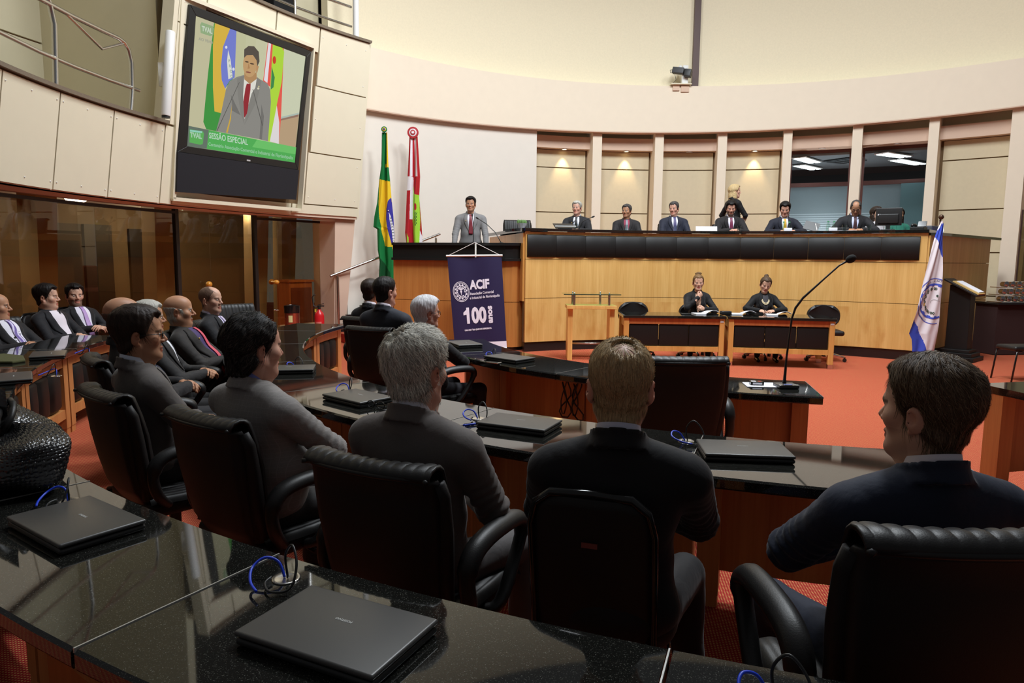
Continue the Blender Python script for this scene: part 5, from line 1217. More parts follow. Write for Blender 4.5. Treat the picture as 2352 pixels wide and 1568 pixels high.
def head_build(h, skin, style, hairc, fat=0.0, female=False, beard=0.0, mustache=False, nose=1.0, seed=0, strands=0, jaw=1.0, neck=(0, -0.03, -0.2)):
    f = Field((-0.135, -0.165, -0.27), (0.135, 0.155, 0.175), h)
    w = 1.0 + 0.35 * fat
    f.ell((0, -0.014, 0.038), (0.075, 0.096, 0.083), 0.02)
    f.ell((0, 0.030, -0.040), (0.058 * w, 0.062, 0.083), 0.04)
    f.ell((0, 0.02, 0.045), (0.066, 0.072, 0.062), 0.03)
    for s in (-1, 1):
        f.cone((s * 0.050 * w * jaw, -0.005, -0.058), (s * 0.018 * jaw, 0.070, -0.103), 0.020 + 0.008 * fat, 0.017, 0.03)
        f.ell((s * 0.042 * w, 0.056, -0.022), (0.026, 0.026, 0.024), 0.025)
    f.ell((0, 0.076, -0.104), (0.022, 0.018, 0.018 if not female else 0.015), 0.022)
    f.cone((-0.034, 0.081, 0.018), (0.034, 0.081, 0.018), 0.009 if female else 0.0108, 0.009 if female else 0.0108, 0.018)
    for s in (-1, 1): f.ell((s * 0.032, 0.107, -0.001), (0.020, 0.020, 0.0115), 0.012, sub=True)
    f.cone((0, 0.088, 0.010), (0, 0.106 + 0.006 * nose, -0.028), 0.0085, 0.0108 * (0.6 + 0.4 * nose), 0.012)
    for s in (-1, 1): f.ell((s * 0.0125, 0.099, -0.034), (0.0085, 0.011, 0.008), 0.006)
    f.ell((0, 0.090, -0.064), (0.024, 0.011, 0.0075), 0.008); f.ell((0, 0.089, -0.077), (0.020, 0.011, 0.008), 0.008)
    f.cone((-0.021, 0.0965, -0.0705), (0.021, 0.0965, -0.0705), 0.0022, 0.0022, 0.004) if False else f.ell((0, 0.102, -0.0705), (0.024, 0.009, 0.0022), 0.004, sub=True)
    f.cone((0, -0.018, -0.06), neck, 0.055 * (0.82 if female else 1.0) * (1 + 0.15 * fat), 0.058 * (0.85 if female else 1.0), 0.035)
    f.cone((0, 0.03, -0.10), (neck[0], neck[1] + 0.012, neck[2]), 0.036 + 0.012 * fat, 0.05 * (0.85 if female else 1), 0.03)
    base = f.F.copy()
    for s in (-1, 1):
        Mr = np.array(Matrix.Rotation(s * R(-32), 3, 'Z') @ Matrix.Rotation(R(-10), 3, 'X'))
        f.ell((s * 0.082, -0.016, -0.012), (0.0085, 0.021, 0.033), 0.008, Mr)
        f.ell((s * 0.091, -0.010, -0.008), (0.006, 0.011, 0.017), 0.004, Mr, sub=True)
        f.ell((s * 0.077, -0.006, -0.040), (0.007, 0.009, 0.010), 0.006)
    V, Q = f.mesh()
    # skin tint: lips, cheeks, beard shadow, stubble scalp
    col = np.tile(lin(skin), (len(V), 1)); x, y, z = V.T
    blush = np.exp(-(((np.abs(x) - 0.045) / 0.022) ** 2 + ((y - 0.06) / 0.03) ** 2 + ((z + 0.03) / 0.022) ** 2)) + 0.8 * np.exp(-((x / 0.016) ** 2 + ((y - 0.115) / 0.02) ** 2 + ((z + 0.03) / 0.016) ** 2)) + 0.7 * (np.abs(x) > 0.076) * (np.abs(z + .01) < 0.045) * (y < 0.01)
    col = col * (1 - 0.25 * blush[:, None] * np.array([0.0, 0.8, 0.9]))
    lip = ((np.abs(x) < 0.023) & (y > 0.075) & (z < -0.059) & (z > -0.083)); col[lip] = col[lip] * (np.array([0.78, 0.46, 0.46]) if not female else np.array([0.7, 0.3, 0.34]))
    brow = (y > 0.066) & (np.abs(np.abs(x) - 0.034) < 0.021) & (np.abs(z - (0.0195 - 2.5 * (np.abs(x) - 0.032) ** 2 * 4)) < (0.0048 if not female else 0.003)); col[brow] = 0.75 * lin(HAIRC[hairc if hairc not in ('white', 'blond', 'ltblond', 'stubble') else 'dkgrey']) + 0.25 * col[brow]
    sock = (y > 0.06) & (np.abs(np.abs(x) - 0.032) < 0.022) & (np.abs(z + 0.002) < 0.013); col[sock] *= np.array([0.93, 0.89, 0.88])
    bmask = ((z < -0.045 + 0.35 * np.maximum(0, 0.05 - y) * 0 + 0.0) & (z > -0.125) & (y > 0.008) & ~lip & ((z < -0.085) | (np.abs(x) > 0.030) | ((z > -0.058) & (np.abs(x) < 0.026))))
    if beard: col[bmask] = col[bmask] * (1 - beard) + beard * lin((46, 38, 32))
    elif not female: col[bmask] *= np.array([0.88, 0.86, 0.86])
    if mustache:
        mm = (np.abs(x) < 0.028) & (y > 0.07) & (z < -0.044) & (z > -0.060); col[mm] = lin((120, 112, 104))
    # ---- hair shell
    st = dict(top=0.016, side=0.009, back=0.010, rough=0.0015, bald=None, line=0.0); st.update(style)
    P = f.P(); X, Y, Z = P
    ys = [-0.13, -0.06, -0.03, -0.012, 0.004, 0.022, 0.045, 0.066, 0.11]
    zs = [-0.098, -0.092, -0.062, 0.0, -0.018, -0.012, 0.036, 0.070, 0.076]
    if st.get('nape'): zs[0] += st['nape']; zs[1] += st['nape']; zs[2] += st['nape'] * 0.5
    zl = np.interp(Y, ys, zs) + st['line'] * np.clip((Y - 0.02) / 0.05, 0, 1)
    zl = zl + np.where(np.abs(X) > 0.03, 0.012, 0) * np.clip((Y - 0.04) / 0.03, 0, 1)
    mask = (zl - Z) * 0.8
    wt = np.clip((Z - 0.03) / 0.07, 0, 1); wb = np.clip((-Y - 0.02) / 0.06, 0, 1)
    th = st['side'] * (1 - wt) * (1 - wb) + st['top'] * wt + st['back'] * (1 - wt) * wb
    ang = np.arctan2(X, -Y + 0.0 * Z)
    stn = vnoise([ang * 3.0 + 0 * Z, Z * 0.35 * 10, Y * 4.0], 6.0, seed)
    th = th + st['rough'] * (stn + 0.6 * vnoise(P, 45.0, seed))
    # taper the shell to nothing at the hair line
    th = th * np.clip(-mask / 0.018, 0.12, 1)
    ear = smin(d_ell(P, (0.087, -0.010, -0.012), (0.022, 0.026, 0.037)), d_ell(P, (-0.087, -0.010, -0.012), (0.022, 0.026, 0.037)), 0.0)
    H = smax(base - th, mask, 0.006)
    if not st.get('over_ear'): H = np.maximum(H, -ear)
    if st['bald'] == 'crown':     # thin patch on the crown
        H = np.maximum(H, -d_ell(P, st.get('patch', (0, -0.055, 0.125)), st.get('pr', (0.040, 0.040, 0.05))) + 0.004 * vnoise(P, 60, 3))
    elif st['bald'] == 'top':
        H = np.maximum(H, (Z - st.get('ring', 0.035) + 0.25 * np.maximum(0, Y + 0.03)))
    elif st['bald'] == 'front':
        H = np.maximum(H, -d_ell(P, (0, 0.055, 0.115), (0.055, 0.06, 0.055)))
    for (c, r_) in st.get('blobs', []):
        q = d_ell(P, c, r_) + 0.002 * vnoise(P, 70, seed)
        H = smin(H, np.maximum(q, -(base + 0.002)) if False else q, 0.012)
    if st.get('facecut'):
        H = np.maximum(H, -d_ell(P, (0, 0.10, -0.03), (0.056, 0.075, 0.098)))
    Vh = Qh = None
    if style.get('none') is None:
        Vh, Qh = f.mesh(H)
    hc = lin(HAIRC[hairc]); rg = np.random.RandomState(seed + 5); hcol = None
    if Vh is not None and len(Vh):
        a_ = np.arctan2(Vh[:, 0], -Vh[:, 1]); n1 = np.sin(a_ * 31 + 3 * np.sin(Vh[:, 2] * 40)) * 0.5 + 0.5 * np.sin(a_ * 77 + Vh[:, 2] * 60)
        hcol = hc[None, :] * (1 + 0.22 * n1[:, None])
        if st.get('tint'):
            tw = np.clip((np.abs(Vh[:, 0]) - 0.05) / 0.03, 0, 1)[:, None] * np.clip((0.05 - Vh[:, 2]) / 0.05, 0, 1)[:, None]; hcol = hcol * (1 - tw) + tw * lin(st['tint'])
    SV = SQ = SC = None
    if strands and Vh is not None:
        out = f.sample(Vh, base); sel = np.where((out > -0.001))[0]
        n = strands; p = Vh[rg.choice(sel, n)] + rg.normal(0, h * 0.5, (n, 3))
        crown = np.array(st.get('whorl', (0.012, -0.062, 0.12))); Ls = st.get('len', 0.045) * rg.uniform(0.6, 1.25, n)
        jit = rg.normal(0, st.get('jit', 0.22), (n, 3)); lift = rg.uniform(0.0, st.get('lift', 0.003), n)
        rows = []; seg = 5; grav = st.get('grav', 0.5)
        HP = np.minimum(H, base - 0.0006)
        if st.get('bald') == 'crown':
            pc, pr_ = np.array(st['patch']), np.array(st['pr']) * 1.15; ins = np.where((((V - pc) / pr_) ** 2).sum(1) < 1)[0]
            if len(ins): p[:st.get('sparse', 350)] = V[rg.choice(ins, st.get('sparse', 350))]
        nrm = f.grad(p, HP)
        for i in range(seg + 1):
            v = p - crown; v = v / (np.linalg.norm(v, axis=1, keepdims=True) + 1e-6)
            sw = np.cross(np.array([0, 0, 1.0]), v) * st.get('swirl', 0.35)
            d = v + sw + jit + np.array([0, 0, -grav]) + np.array(st.get('comb', (0, 0, 0)))
            d = d - nrm * (d * nrm).sum(1, keepdims=True); d /= (np.linalg.norm(d, axis=1, keepdims=True) + 1e-6)
            sd = np.cross(nrm, d); wd = 0.0009 * st.get('sw', 1.0) * (1 - i / seg) + 0.00015
            off = (0.0008 + lift * (i / seg) ** 1.3)[:, None] * nrm
            rows.append(np.stack([p + off - sd * wd, p + off + sd * wd], 1))
            if i < seg:
                p = p + d * (Ls / seg)[:, None]; s_ = f.sample(p, HP); nrm = f.grad(p, HP); p = p - nrm * s_[:, None]
        S = np.stack(rows, 1)   # n, seg+1, 2, 3
        SV = S.reshape(-1, 3); b = (np.arange(n) * (seg + 1) * 2)[:, None]
        qs = [np.concatenate([b + 2 * i, b + 2 * i + 1, b + 2 * i + 3, b + 2 * i + 2], 1) for i in range(seg)]
        SQ = np.concatenate(qs)
        var = rg.uniform(0.55, 1.5, n)
        cc = hc[None, :] * var[:, None]
        if st.get('salt'): mk = rg.uniform(0, 1, n) < st['salt'][0]; cc[mk] = lin(st['salt'][1]) * rg.uniform(0.8, 1.2, mk.sum())[:, None]
        SC = np.repeat(cc, (seg + 1) * 2, 0)
    return dict(V=V, Q=Q, C=col, HV=Vh, HQ=Qh, HC=hcol, SV=SV, SQ=SQ, SC=SC)

HAND_CACHE = {}
def hand_mesh(curl, h, pinch=0.0):
    """right hand, wrist at origin, fingers +Y, palm towards -Z, thumb towards -X"""
    key = (curl, h, pinch)
    if key in HAND_CACHE: return HAND_CACHE[key]
    f = Field((-0.085, -0.10, -0.13), (0.075, 0.23, 0.05), h)
    f.cone((0, -0.085, 0), (0, 0.0, 0), 0.031, 0.025, 0.01)
    f.ell((0.0, 0.045, -0.002), (0.040, 0.056, 0.0165), 0.018); f.ell((-0.02, 0.032, -0.010), (0.022, 0.032, 0.014), 0.014)
    for i, (x, L, r) in enumerate([(-0.030, 0.92, 0.0088), (-0.010, 1.0, 0.0092), (0.011, 0.95, 0.0088), (0.030, 0.78, 0.0078)]):
        p = np.array([x, 0.082 - 0.006 * abs(i - 1.2), 0.0]); a = 0.12; sp = (i - 1.4) * 0.05
        c = curl * (1.0 + 0.10 * (i - 1)) if not (pinch and i < 2) else curl + pinch
        for j, (l, da) in enumerate(((0.043, c * 0.8), (0.027, c * 1.1), (0.022, c * 0.7))):
            a += da; q = p + L * l * np.array([sp if j == 0 else sp * 0.3, cos(a), -sin(a)]); f.cone(p, q, r * (1 - 0.06 * j), r * (0.94 - 0.07 * j), 0.003 if j else 0.008); p = q
    t0 = np.array([-0.024, 0.018, -0.008]); t1 = t0 + np.array([-0.028, 0.030, -0.010]); t2 = t1 + np.array([-0.012 + 0.012 * curl, 0.030, -0.010 - 0.010 * curl]); t3 = t2 + np.array([0.004 + 0.012 * curl, 0.024, -0.006])
    f.cone(t0, t1, 0.014, 0.0115, 0.012); f.cone(t1, t2, 0.011, 0.0098, 0.003); f.cone(t2, t3, 0.0098, 0.008, 0.003)
    HAND_CACHE[key] = f.mesh(); return HAND_CACHE[key]

def ik(S, H, a, b, pole):
    S, H = Vector(S), Vector(H); d = H - S; L = min(d.length, (a + b) * 0.995); dn = d.normalized(); H = S + dn * L
    x = (a * a - b * b + L * L) / (2 * L); hh = sqrt(max(a * a - x * x, 0)); pl = Vector(pole); pl = (pl - dn * pl.dot(dn)).normalized()
    return S + dn * x + pl * hh, H

FARM = {}
PERSONS = {}
def person(label, head, top, look, face, arms='lap', base=0.0, seated=True, lean=10, pitch=0.0, roll=0.0, jacket=(28, 27, 30), stripe=0.0, shirt=(226, 226, 232), tie=None, tie_stripe=None,
           trousers=None, skin='tan', hair=None, hairc='black', glasses=False, female=False, fat=0.0, beard=0.0, mustache=False, open_z=0.22, near=0, nose=1.0, seed=0, headscale=1.0,
           hunch=0.0, legs='sit', group=None, wide=1.0, look_h=None, necklace=False, skirt=False, pin=False, jaw=1.0, leather_belt=False, cuffs=True, res=None):
    """head: world xy of the head centre, top: world height of the crown; face: body yaw, look: head yaw (degrees right of +Y)"""
    hj = {2: 0.0085, 1: 0.0115, 0: 0.015}[near]; hh = {2: 0.0042, 1: 0.0050, 0: 0.0058}[near]
    # ---- torso frame in person space
    pz = 0.55 if seated else 0.95
    T = Matrix.Translation((0, 0, pz)) @ Matrix.Rotation(R(lean), 4, 'X')
    hc_t = Vector((0, 0.018 + hunch, 0.682 - hunch * 0.35)); hw = T @ hc_t
    hyaw = look - face
    HM = Matrix.Translation(hw) @ Matrix.Rotation(R(-hyaw), 4, 'Z') @ Matrix.Rotation(R(-pitch), 4, 'X') @ Matrix.Rotation(R(roll), 4, 'Y') @ Matrix.Scale(headscale, 4)
    loc_top = hw.z + (0.120 + (hair or {}).get('top', 0.016) * (0 if (hair or {}).get('none') else 0.8)) * headscale
    nk = HM.inverted() @ (T @ Vector((0, -0.016, 0.475)))
    sc = (top - base) / loc_top
    yaw = R(-face)
    off = Vector((hw.x, hw.y, 0)); off.rotate(Quaternion((0, 0, 1), yaw)); off *= sc
    root = thing('person', label, 'person', (head[0] - off.x, head[1] - off.y, base), yaw, group); root.scale = (sc, sc, sc)
    st_ = hair or {}
    hd = head_build(hh, SKINC[skin], st_, hairc, fat, female, beard, mustache, nose, seed, (0, 700, 7500)[near] if not st_.get('none') else 0, jaw, tuple(nk))
    # ---- arms
    sh = 0.185 * wide if not female else 0.160 * wide
    A, B = (0.285, 0.265) if not female else (0.265, 0.245)
    poses = {'lap': [((-0.05, 0.27, 0.17), (-1, -0.5, -0.4)), ((0.035, 0.29, 0.15), (1, -0.5, -0.4))],
             'crossed': [((0.01, 0.215, 0.265), (-1, 0.35, -0.6)), ((-0.01, 0.245, 0.235), (1, 0.35, -0.6))],
             'desk': [((-0.13, 0.36, 0.24), (-1, -0.5, -0.3)), ((0.12, 0.36, 0.24), (1, -0.5, -0.3))],
             'clasp': [((-0.035, 0.33, 0.24), (-1, -0.4, -0.3)), ((0.035, 0.345, 0.235), (1, -0.4, -0.3))],
             'ledge': [((-0.27, 0.26, -0.05), (-0.6, -1, 0.0)), ((0.29, 0.26, -0.05), (0.6, -1, 0.0))],
             'side': [((-0.29, 0.20, 0.10), (-1, -0.8, -0.2)), ((0.29, 0.20, 0.10), (1, -0.8, -0.2))],
             'hang': [((-0.23, 0.08, -0.09), (-0.6, -1, 0)), ((0.19, 0.30, 0.19), (0.8, -0.8, -0.3))],
             'chin': [((-0.07, 0.27, 0.25), (-1, -0.3, -0.4)), ((0.015, 0.185, 0.465), (1, -0.1, -0.8))],
             'write': [((-0.09, 0.33, 0.245), (-1, -0.3, -0.2)), ((0.13, 0.33, 0.235), (1, -0.3, -0.2))],
             'hip': [((-0.24, 0.14, 0.07), (-1, -0.6, -0.1)), ((0.05, 0.25, 0.17), (1, -0.4, -0.3))]}
    pose = poses[arms]; arm = []
    for s, (hp, pole) in zip((-1, 1), pose):
        S = T @ Vector((s * sh, -0.012, 0.425)); Hd = T @ Vector(hp)
        if seated and arms in ('desk', 'clasp', 'write', 'chin') and not (arms == 'chin' and s == 1): Hd.z = 0.815
        E_, Hd = ik(S, Hd, A, B, T.to_3x3() @ Vector(pole)); arm.append((S, E_, Hd))
    # ---- body: head and neck, and the hands, one mesh
    BV = [tr(HM, hd['V'])]; BQ_ = [hd['Q']]; BC = [hd['C']]; n0 = len(hd['V'])
    hres = 0.0032 if near else 0.0042
    for s, (S, E_, Hd) in zip((-1, 1), arm):
        curl = {'lap': 0.5, 'crossed': 0.35, 'desk': 0.35, 'clasp': 0.7, 'ledge': 0.25, 'side': 0.4, 'hang': 0.45, 'chin': 0.75, 'write': 0.55, 'hip': 0.45}[arms]
        HVv, HQq = hand_mesh(curl, hres)
        yd = (Hd - E_).normalized()
        if arms == 'chin' and s == 1: yd = (yd + Vector((-0.35, -0.35, 0.5))).normalized(); pn = Vector((0.3, -1, 0.1))
        elif arms in ('desk', 'write', 'clasp', 'lap', 'crossed', 'hip'): pn = Vector((-s * 0.55, -0.2, -1)); yd = (yd + Vector((-s * 0.25, 0.2, 0))).normalized()
        elif arms == 'ledge': pn = Vector((0, 0, -1)); yd = Vector((s * 0.15, 0.8, -0.35)).normalized()
        elif arms == 'side': pn = Vector((0, 0, -1))
        else: pn = Vector((-s, 0, 0))
        z_ = -(pn - yd * pn.dot(yd)).normalized(); x_ = yd.cross(z_)
        mir = 1 if s == 1 else -1
        M4 = np.eye(4); M4[:3, 0] = np.array(x_) * mir; M4[:3, 1] = yd; M4[:3, 2] = z_; M4[:3, 3] = Hd
        if female: M4[:3, :3] *= 0.9
        v = tr(M4, HVv); q = HQq + n0 if mir > 0 else HQq[:, ::-1] + n0
        BV.append(v); BQ_.append(q); BC.append(np.tile(lin(SKINC[skin]) * np.array([1.0, 0.97, 0.95]), (len(v), 1))); n0 += len(v)
    if skirt or legs == 'bare':
        pass
    hv0 = BV[0]; low = np.argsort(hv0[:, 2])[:200]; nb = np.array(T @ Vector((0, -0.016, 0.47)))
    for (S, E_, Hd), s, bi in zip(arm, (-1, 1), (1, 2)):
        mbt = MB().tube([T @ Vector((s * 0.03, -0.012, 0.45)), S.lerp(T @ Vector((0, 0, 0.43)), 0.15), E_, E_.lerp(Hd, 0.72)], [0.03, 0.042, 0.036, 0.028], 8)
        tvs = np.array([tuple(v) for v in mbt.v]); tq = np.array([f_ for f_ in mbt.f if len(f_) == 4]); o_ = n0
        BV.append(tvs); BQ_.append(tq + o_); BC.append(np.tile(lin(SKINC[skin]), (len(tvs), 1))); n0 += len(tvs)
        hoff = len(BV[0]) + (len(BV[1]) if bi == 2 else 0)
        a_ = low[np.argmin(((hv0[low] - tvs[0]) ** 2).sum(1))]; b_i = hoff + int(np.argmin(((BV[bi] - tvs[-1]) ** 2).sum(1)))
        BQ_.append(np.array([[o_, o_ + 1, o_ + 2, int(a_)], [o_ + len(tvs) - 8, o_ + len(tvs) - 7, o_ + len(tvs) - 6, b_i]]))
    np_mesh('body', np.concatenate(BV), np.concatenate(BQ_), M_SKIN, root, np.concatenate(BC))
    # eyes
    if look_h is None:
        mb = MB()
        for s in (-1, 1):
            mb.m = 0; c = Vector((s * 0.031, 0.0785, -0.001)); mb.sph(c, 0.0125, 12, 8)
            mb.m = 1; mb.sph(c + Vector((0, 0.0085, -0.0008)), 0.0062, 10, 6, (1, 0.75, 1))
        mb.xf(HM); build('eyes', mb, [mat('eye_white', (205, 196, 188), 0.25), mat('eye_iris', (34, 22, 16), 0.15)], root, smooth=True)
    # hair
    if hd['HV'] is not None and len(hd['HV']):
        HVs, HQs, HCs = tr(HM, hd['HV']), hd['HQ'], hd['HC']
        ho = np_mesh('hair', HVs, HQs, M_HAIR, root, HCs)
        if hd['SV'] is not None: np_mesh('hair_strands', tr(HM, hd['SV']), hd['SQ'], M_HAIR, ho, hd['SC'])['kind'] = 'stuff'
    # ---- jacket
    Tn = np.array(T); T3 = Tn[:3, :3]; tv = lambda p: tr(Tn, np.array([p]))[0]
    wd = wide * (0.88 if female else 1.0)
    tor = [('e', (0, 0.0, 0.355), (0.172 * wd, 0.118 + 0.03 * fat, 0.185)), ('e', (0, 0.02 + 0.02 * fat, 0.16), ((0.158 + 0.05 * fat) * wd, 0.122 + 0.07 * fat, 0.19)), ('e', (0, 0.0, 0.02), (0.178 * wd, 0.142 + 0.03 * fat, 0.125))]
    if female: tor.append(('e', (0, 0.085, 0.33), (0.115, 0.05, 0.06)))
    if not seated: tor.append(('e', (0, 0.0, -0.13), (0.172 * wd, 0.128, 0.15)))
    allp = [np.array(S) for a in arm for S in a] + [tv((x, y, z)) for x in (-0.26, 0.26) for y in (-0.2, 0.24) for z in ((-0.10 if seated else -0.30), 0.62)]
    lo = np.min(allp, 0) - 0.09; hi = np.max(allp, 0) + 0.09
    J = Field(lo, hi, hj)
    fold = 0.0060 if near == 2 else 0.0026
    for kind, c, r_ in tor: J.ell(tv(c), r_, 0.05, T3, fn=lambda P: 0.0022 * vnoise(P, 11.0, seed))
    J.cone(tv((-sh * 0.70, -0.014, 0.425)), tv((sh * 0.70, -0.014, 0.425)), 0.074, 0.074, 0.05)
    for s in (-1, 1): J.cone(tv((0, -0.024, 0.497)), tv((s * sh * 0.90, -0.014, 0.456)), 0.060, 0.050, 0.04)
    for (S, E_, Hd), s in zip(arm, (-1, 1)):
        S_, e_, w_ = np.array(S), np.array(E_), np.array(E_.lerp(Hd, 0.93)); r1 = (0.068, 0.055, 0.043) if not female else (0.058, 0.047, 0.038)
        def wr(P, e_=e_, ax=(np.array(E_) - np.array(S))):
            ax = ax / np.linalg.norm(ax); dd = np.sqrt((P[0] - e_[0]) ** 2 + (P[1] - e_[1]) ** 2 + (P[2] - e_[2]) ** 2)
            t = (P[0] - e_[0]) * ax[0] + (P[1] - e_[1]) * ax[1] + (P[2] - e_[2]) * ax[2]
            return fold * np.sin(t * 150 + 2.5 * vnoise(P, 14, seed)) * np.exp(-(dd / 0.17) ** 2) + 0.002 * vnoise(P, 16, seed + 2)
        J.ell(tv((s * (sh - 0.005), -0.012, 0.432)), (0.058, 0.066, 0.056), 0.02, T3)
        J.cone(S_, e_, r1[0], r1[1], 0.022, wr); J.cone(e_, w_, r1[1], r1[2], 0.02, wr)
    # collar band
    sl, P = J.sub(tv((0, 0, 0.53)) - 0.12, tv((0, 0, 0.53)) + 0.12, 0.02)
    Ti = np.linalg.inv(Tn); q = [Ti[i, 0] * P[0] + Ti[i, 1] * P[1] + Ti[i, 2] * P[2] + Ti[i, 3] for i in range(3)]
    cr = 0.073 if not female else 0.065
    rr = np.sqrt(q[0] ** 2 + (q[1] + 0.018) ** 2); zc = 0.519 - 0.42 * q[1]
    J.F[sl] = smin(J.F[sl], np.maximum(np.abs(rr - cr - 0.45 * np.maximum(zc - q[2] + 0.012, 0)) - 0.0065, np.abs(q[2] - zc) - 0.030) - 0.002, 0.007)
    # neck hole
    J.F[sl] = np.maximum(J.F[sl], -np.maximum(rr - cr + 0.006, 0.508 - q[2] - 0.3 * q[1]))
    cutz = -0.16 if not seated else -0.09
    V, Q = J.mesh(); mj = M_JK(jacket, stripe)
    jk = np_mesh('jacket', V, Q, mj, root)
    # ---- front strips lying on the chest
    def ysurf(x, z, extra=0.0):
        x = np.asarray(x, float); z = np.asarray(z, float); y = np.full(x.shape, 0.30)
        for _ in range(40):
            Pq = [x, y, z]; d = np.full(x.shape, 9.0)
            for kind, c, r_ in tor: d = smin(d, d_ell(Pq, c, r_), 0.05)
            d = smin(d, d_cone(Pq, (-sh * 0.70, -0.014, 0.425), (sh * 0.70, -0.014, 0.425), 0.074, 0.074), 0.05)
            for s in (-1, 1): d = smin(d, d_cone(Pq, (0, -0.024, 0.497), (s * sh * 0.90, -0.014, 0.456), 0.060, 0.050), 0.04)
            y = y - 0.8 * d
        return np.maximum(y, 0.02) + extra
    ztop = 0.512; zb_ = open_z
    vw = (0.062 if open_z > 0.15 else 0.095) * (0.8 if female else 1.0)
    hwf = lambda z: 0.010 + vw * np.clip((z - zb_) / (ztop - zb_), 0, 1) ** 0.85 * np.where(z > 0.43, 1 - 0.35 * (z - 0.43) / 0.08, 1)
    def strip(name, zs, xin, xout, off_in, off_out, m, nx=5, sol=0.0):
        zs = np.array(zs); vs = []; fs = []
        for i, z in enumerate(zs):
            for j in range(nx + 1):
                u = j / nx; x = xin(z) * (1 - u) + xout(z) * u; y = ysurf(x, z) + off_in * (1 - u) + off_out * u; vs.append(tuple(T @ Vector((float(x), float(y), float(z)))))
        fs = [(i * (nx + 1) + j, i * (nx + 1) + j + 1, (i + 1) * (nx + 1) + j + 1, (i + 1) * (nx + 1) + j) for i in range(len(zs) - 1) for j in range(nx)]
        mb = MB(); mb.add(vs, fs); return build(name, mb, m, root, smooth=True, solid=sol)
    front = look_h is None and not (near == 2)
    mshirt = mat('shirt_%d_%d_%d' % shirt, shirt, 0.75) if shirt else None
    if front:
        zs = np.linspace(zb_, ztop, 16)
        if shirt: strip('shirt', zs, lambda z: -hwf(z) - 0.012, lambda z: hwf(z) + 0.012, 0.003, 0.003, mshirt, 8)
        ml = mj
        for s in (-1, 1):
            lw = lambda z: 0.012 + 0.055 * np.clip((z - zb_) / 0.16, 0, 1) - 0.02 * np.clip((z - 0.44) / 0.07, 0, 1)
            strip('lapel', zs, lambda z: s * hwf(z), lambda z: s * (hwf(z) + lw(z)), 0.008, 0.006, ml, 4, 0.004)
        if tie:
            mt = tie_mat(tie, tie_stripe)
            zt = max(zb_ - 0.03, 0.06) if zb_ > 0.15 else 0.03
            zz = np.linspace(zt, 0.507, 16); tw = lambda z: np.interp(z, [0.0, zt, zt + 0.05, 0.455, 0.470, 0.507], [0.03, 0.004 if zb_ < 0.15 else 0.034, 0.037, 0.021, 0.019, 0.024])
            strip('tie', zz, lambda z: -tw(z), lambda z: tw(z), 0.011, 0.011, mt, 5, 0.006)
    if shirt and not female:
        mb = MB(); n = 36; vs = []; rc = cr - 0.008
        for k in range(n + 1):
            a = R(-90 - 168 + 336 * k / n); cx, cy = cos(a), sin(a)
            for (dr, dz) in ((0.001, -0.03), (0.0, 0.022), (-0.005, 0.046)):
                x, y = (rc + dr) * cx, (rc + dr) * cy - 0.018; vs.append(tuple(T @ Vector((x, y, 0.522 - 0.42 * y + dz - (0.006 if cy > 0.6 else 0)))))
        fs = [(k * 3 + j, (k + 1) * 3 + j, (k + 1) * 3 + j + 1, k * 3 + j + 1) for k in range(n) for j in range(2)]
        mb.add(vs, fs)
        for s in (-1, 1):
            pts = [(s * 0.006, 0.053, 0.520), (s * 0.050, 0.030, 0.538), (s * 0.052, 0.075, 0.486), (s * 0.03, 0.092, 0.470)]
            mb.add([tuple(T @ Vector(p)) for p in pts], [(0, 1, 2, 3)])
        build('shirt_collar', mb, mshirt, root, smooth=True, solid=0.003)
    if shirt and cuffs and not female:
        for (S, E_, Hd) in arm:
            a, b = E_.lerp(Hd, 0.90), E_.lerp(Hd, 0.985); build('cuff', MB().tube([a, b], [0.036, 0.034], 14, caps=False), mshirt, root, smooth=True, solid=0.003)
    if necklace:
        mb = MB()
        for k in range(17):
            a = R(200 + 140 * k / 16); x, z = 0.062 * cos(a), 0.455 + 0.085 * sin(a)
            for q_ in (0, 0.018): mb.sph(T @ Vector((x * (1 - q_ * 6), float(ysurf(x, z + q_)) + 0.012, z + q_)), 0.008, 8, 6)
        build('necklace', mb, mat('pale_beads', (222, 206, 170), 0.25), root, smooth=True)
    if pin and front: build('lapel_pin', MB().sph(T @ Vector((0.085, float(ysurf(0.085, 0.40)) + 0.012, 0.40)), 0.008, 8, 6), mat('gold_pin', (214, 180, 90), 0.3, metal=0.6), root)
    # ---- glasses
    if glasses:
        mb = MB()
        for s in (-1, 1):
            mb.tube([(s * 0.033 + 0.0245 * cos(a * pi / 9), 0.104 - 0.10 * abs(0.0) - 0.006 * (abs(0.033 + 0.0245 * cos(a * pi / 9)) / 0.05), -0.003 + 0.0165 * sin(a * pi / 9)) for a in range(18)], 0.0019, 6, closed=True)
            mb.tube([(s * 0.057, 0.097, 0.003), (s * 0.074, 0.06, 0.004), (s * 0.081, 0.0, 0.0), (s * 0.080, -0.018, -0.012)], 0.0019, 6)
        mb.tube([(-0.0085, 0.104, -0.001), (0, 0.106, 0.002), (0.0085, 0.104, -0.001)], 0.0018, 6); mb.xf(HM)
        build('glasses', mb, M_GLOSSB, root, smooth=True)
    # ---- legs
    tcol = trousers or jacket; mtr = M_JK(tcol, 0.0)
    def leg(a, k, b, r, F_):
        F_.cone(np.array(a), np.array(k), r[0], r[1], 0.03, fn=lambda P: 0.0025 * vnoise(P, 12, seed + 4)); F_.cone(np.array(k), np.array(b), r[1], r[2], 0.015, fn=lambda P: 0.003 * vnoise(P, 13, seed + 6))
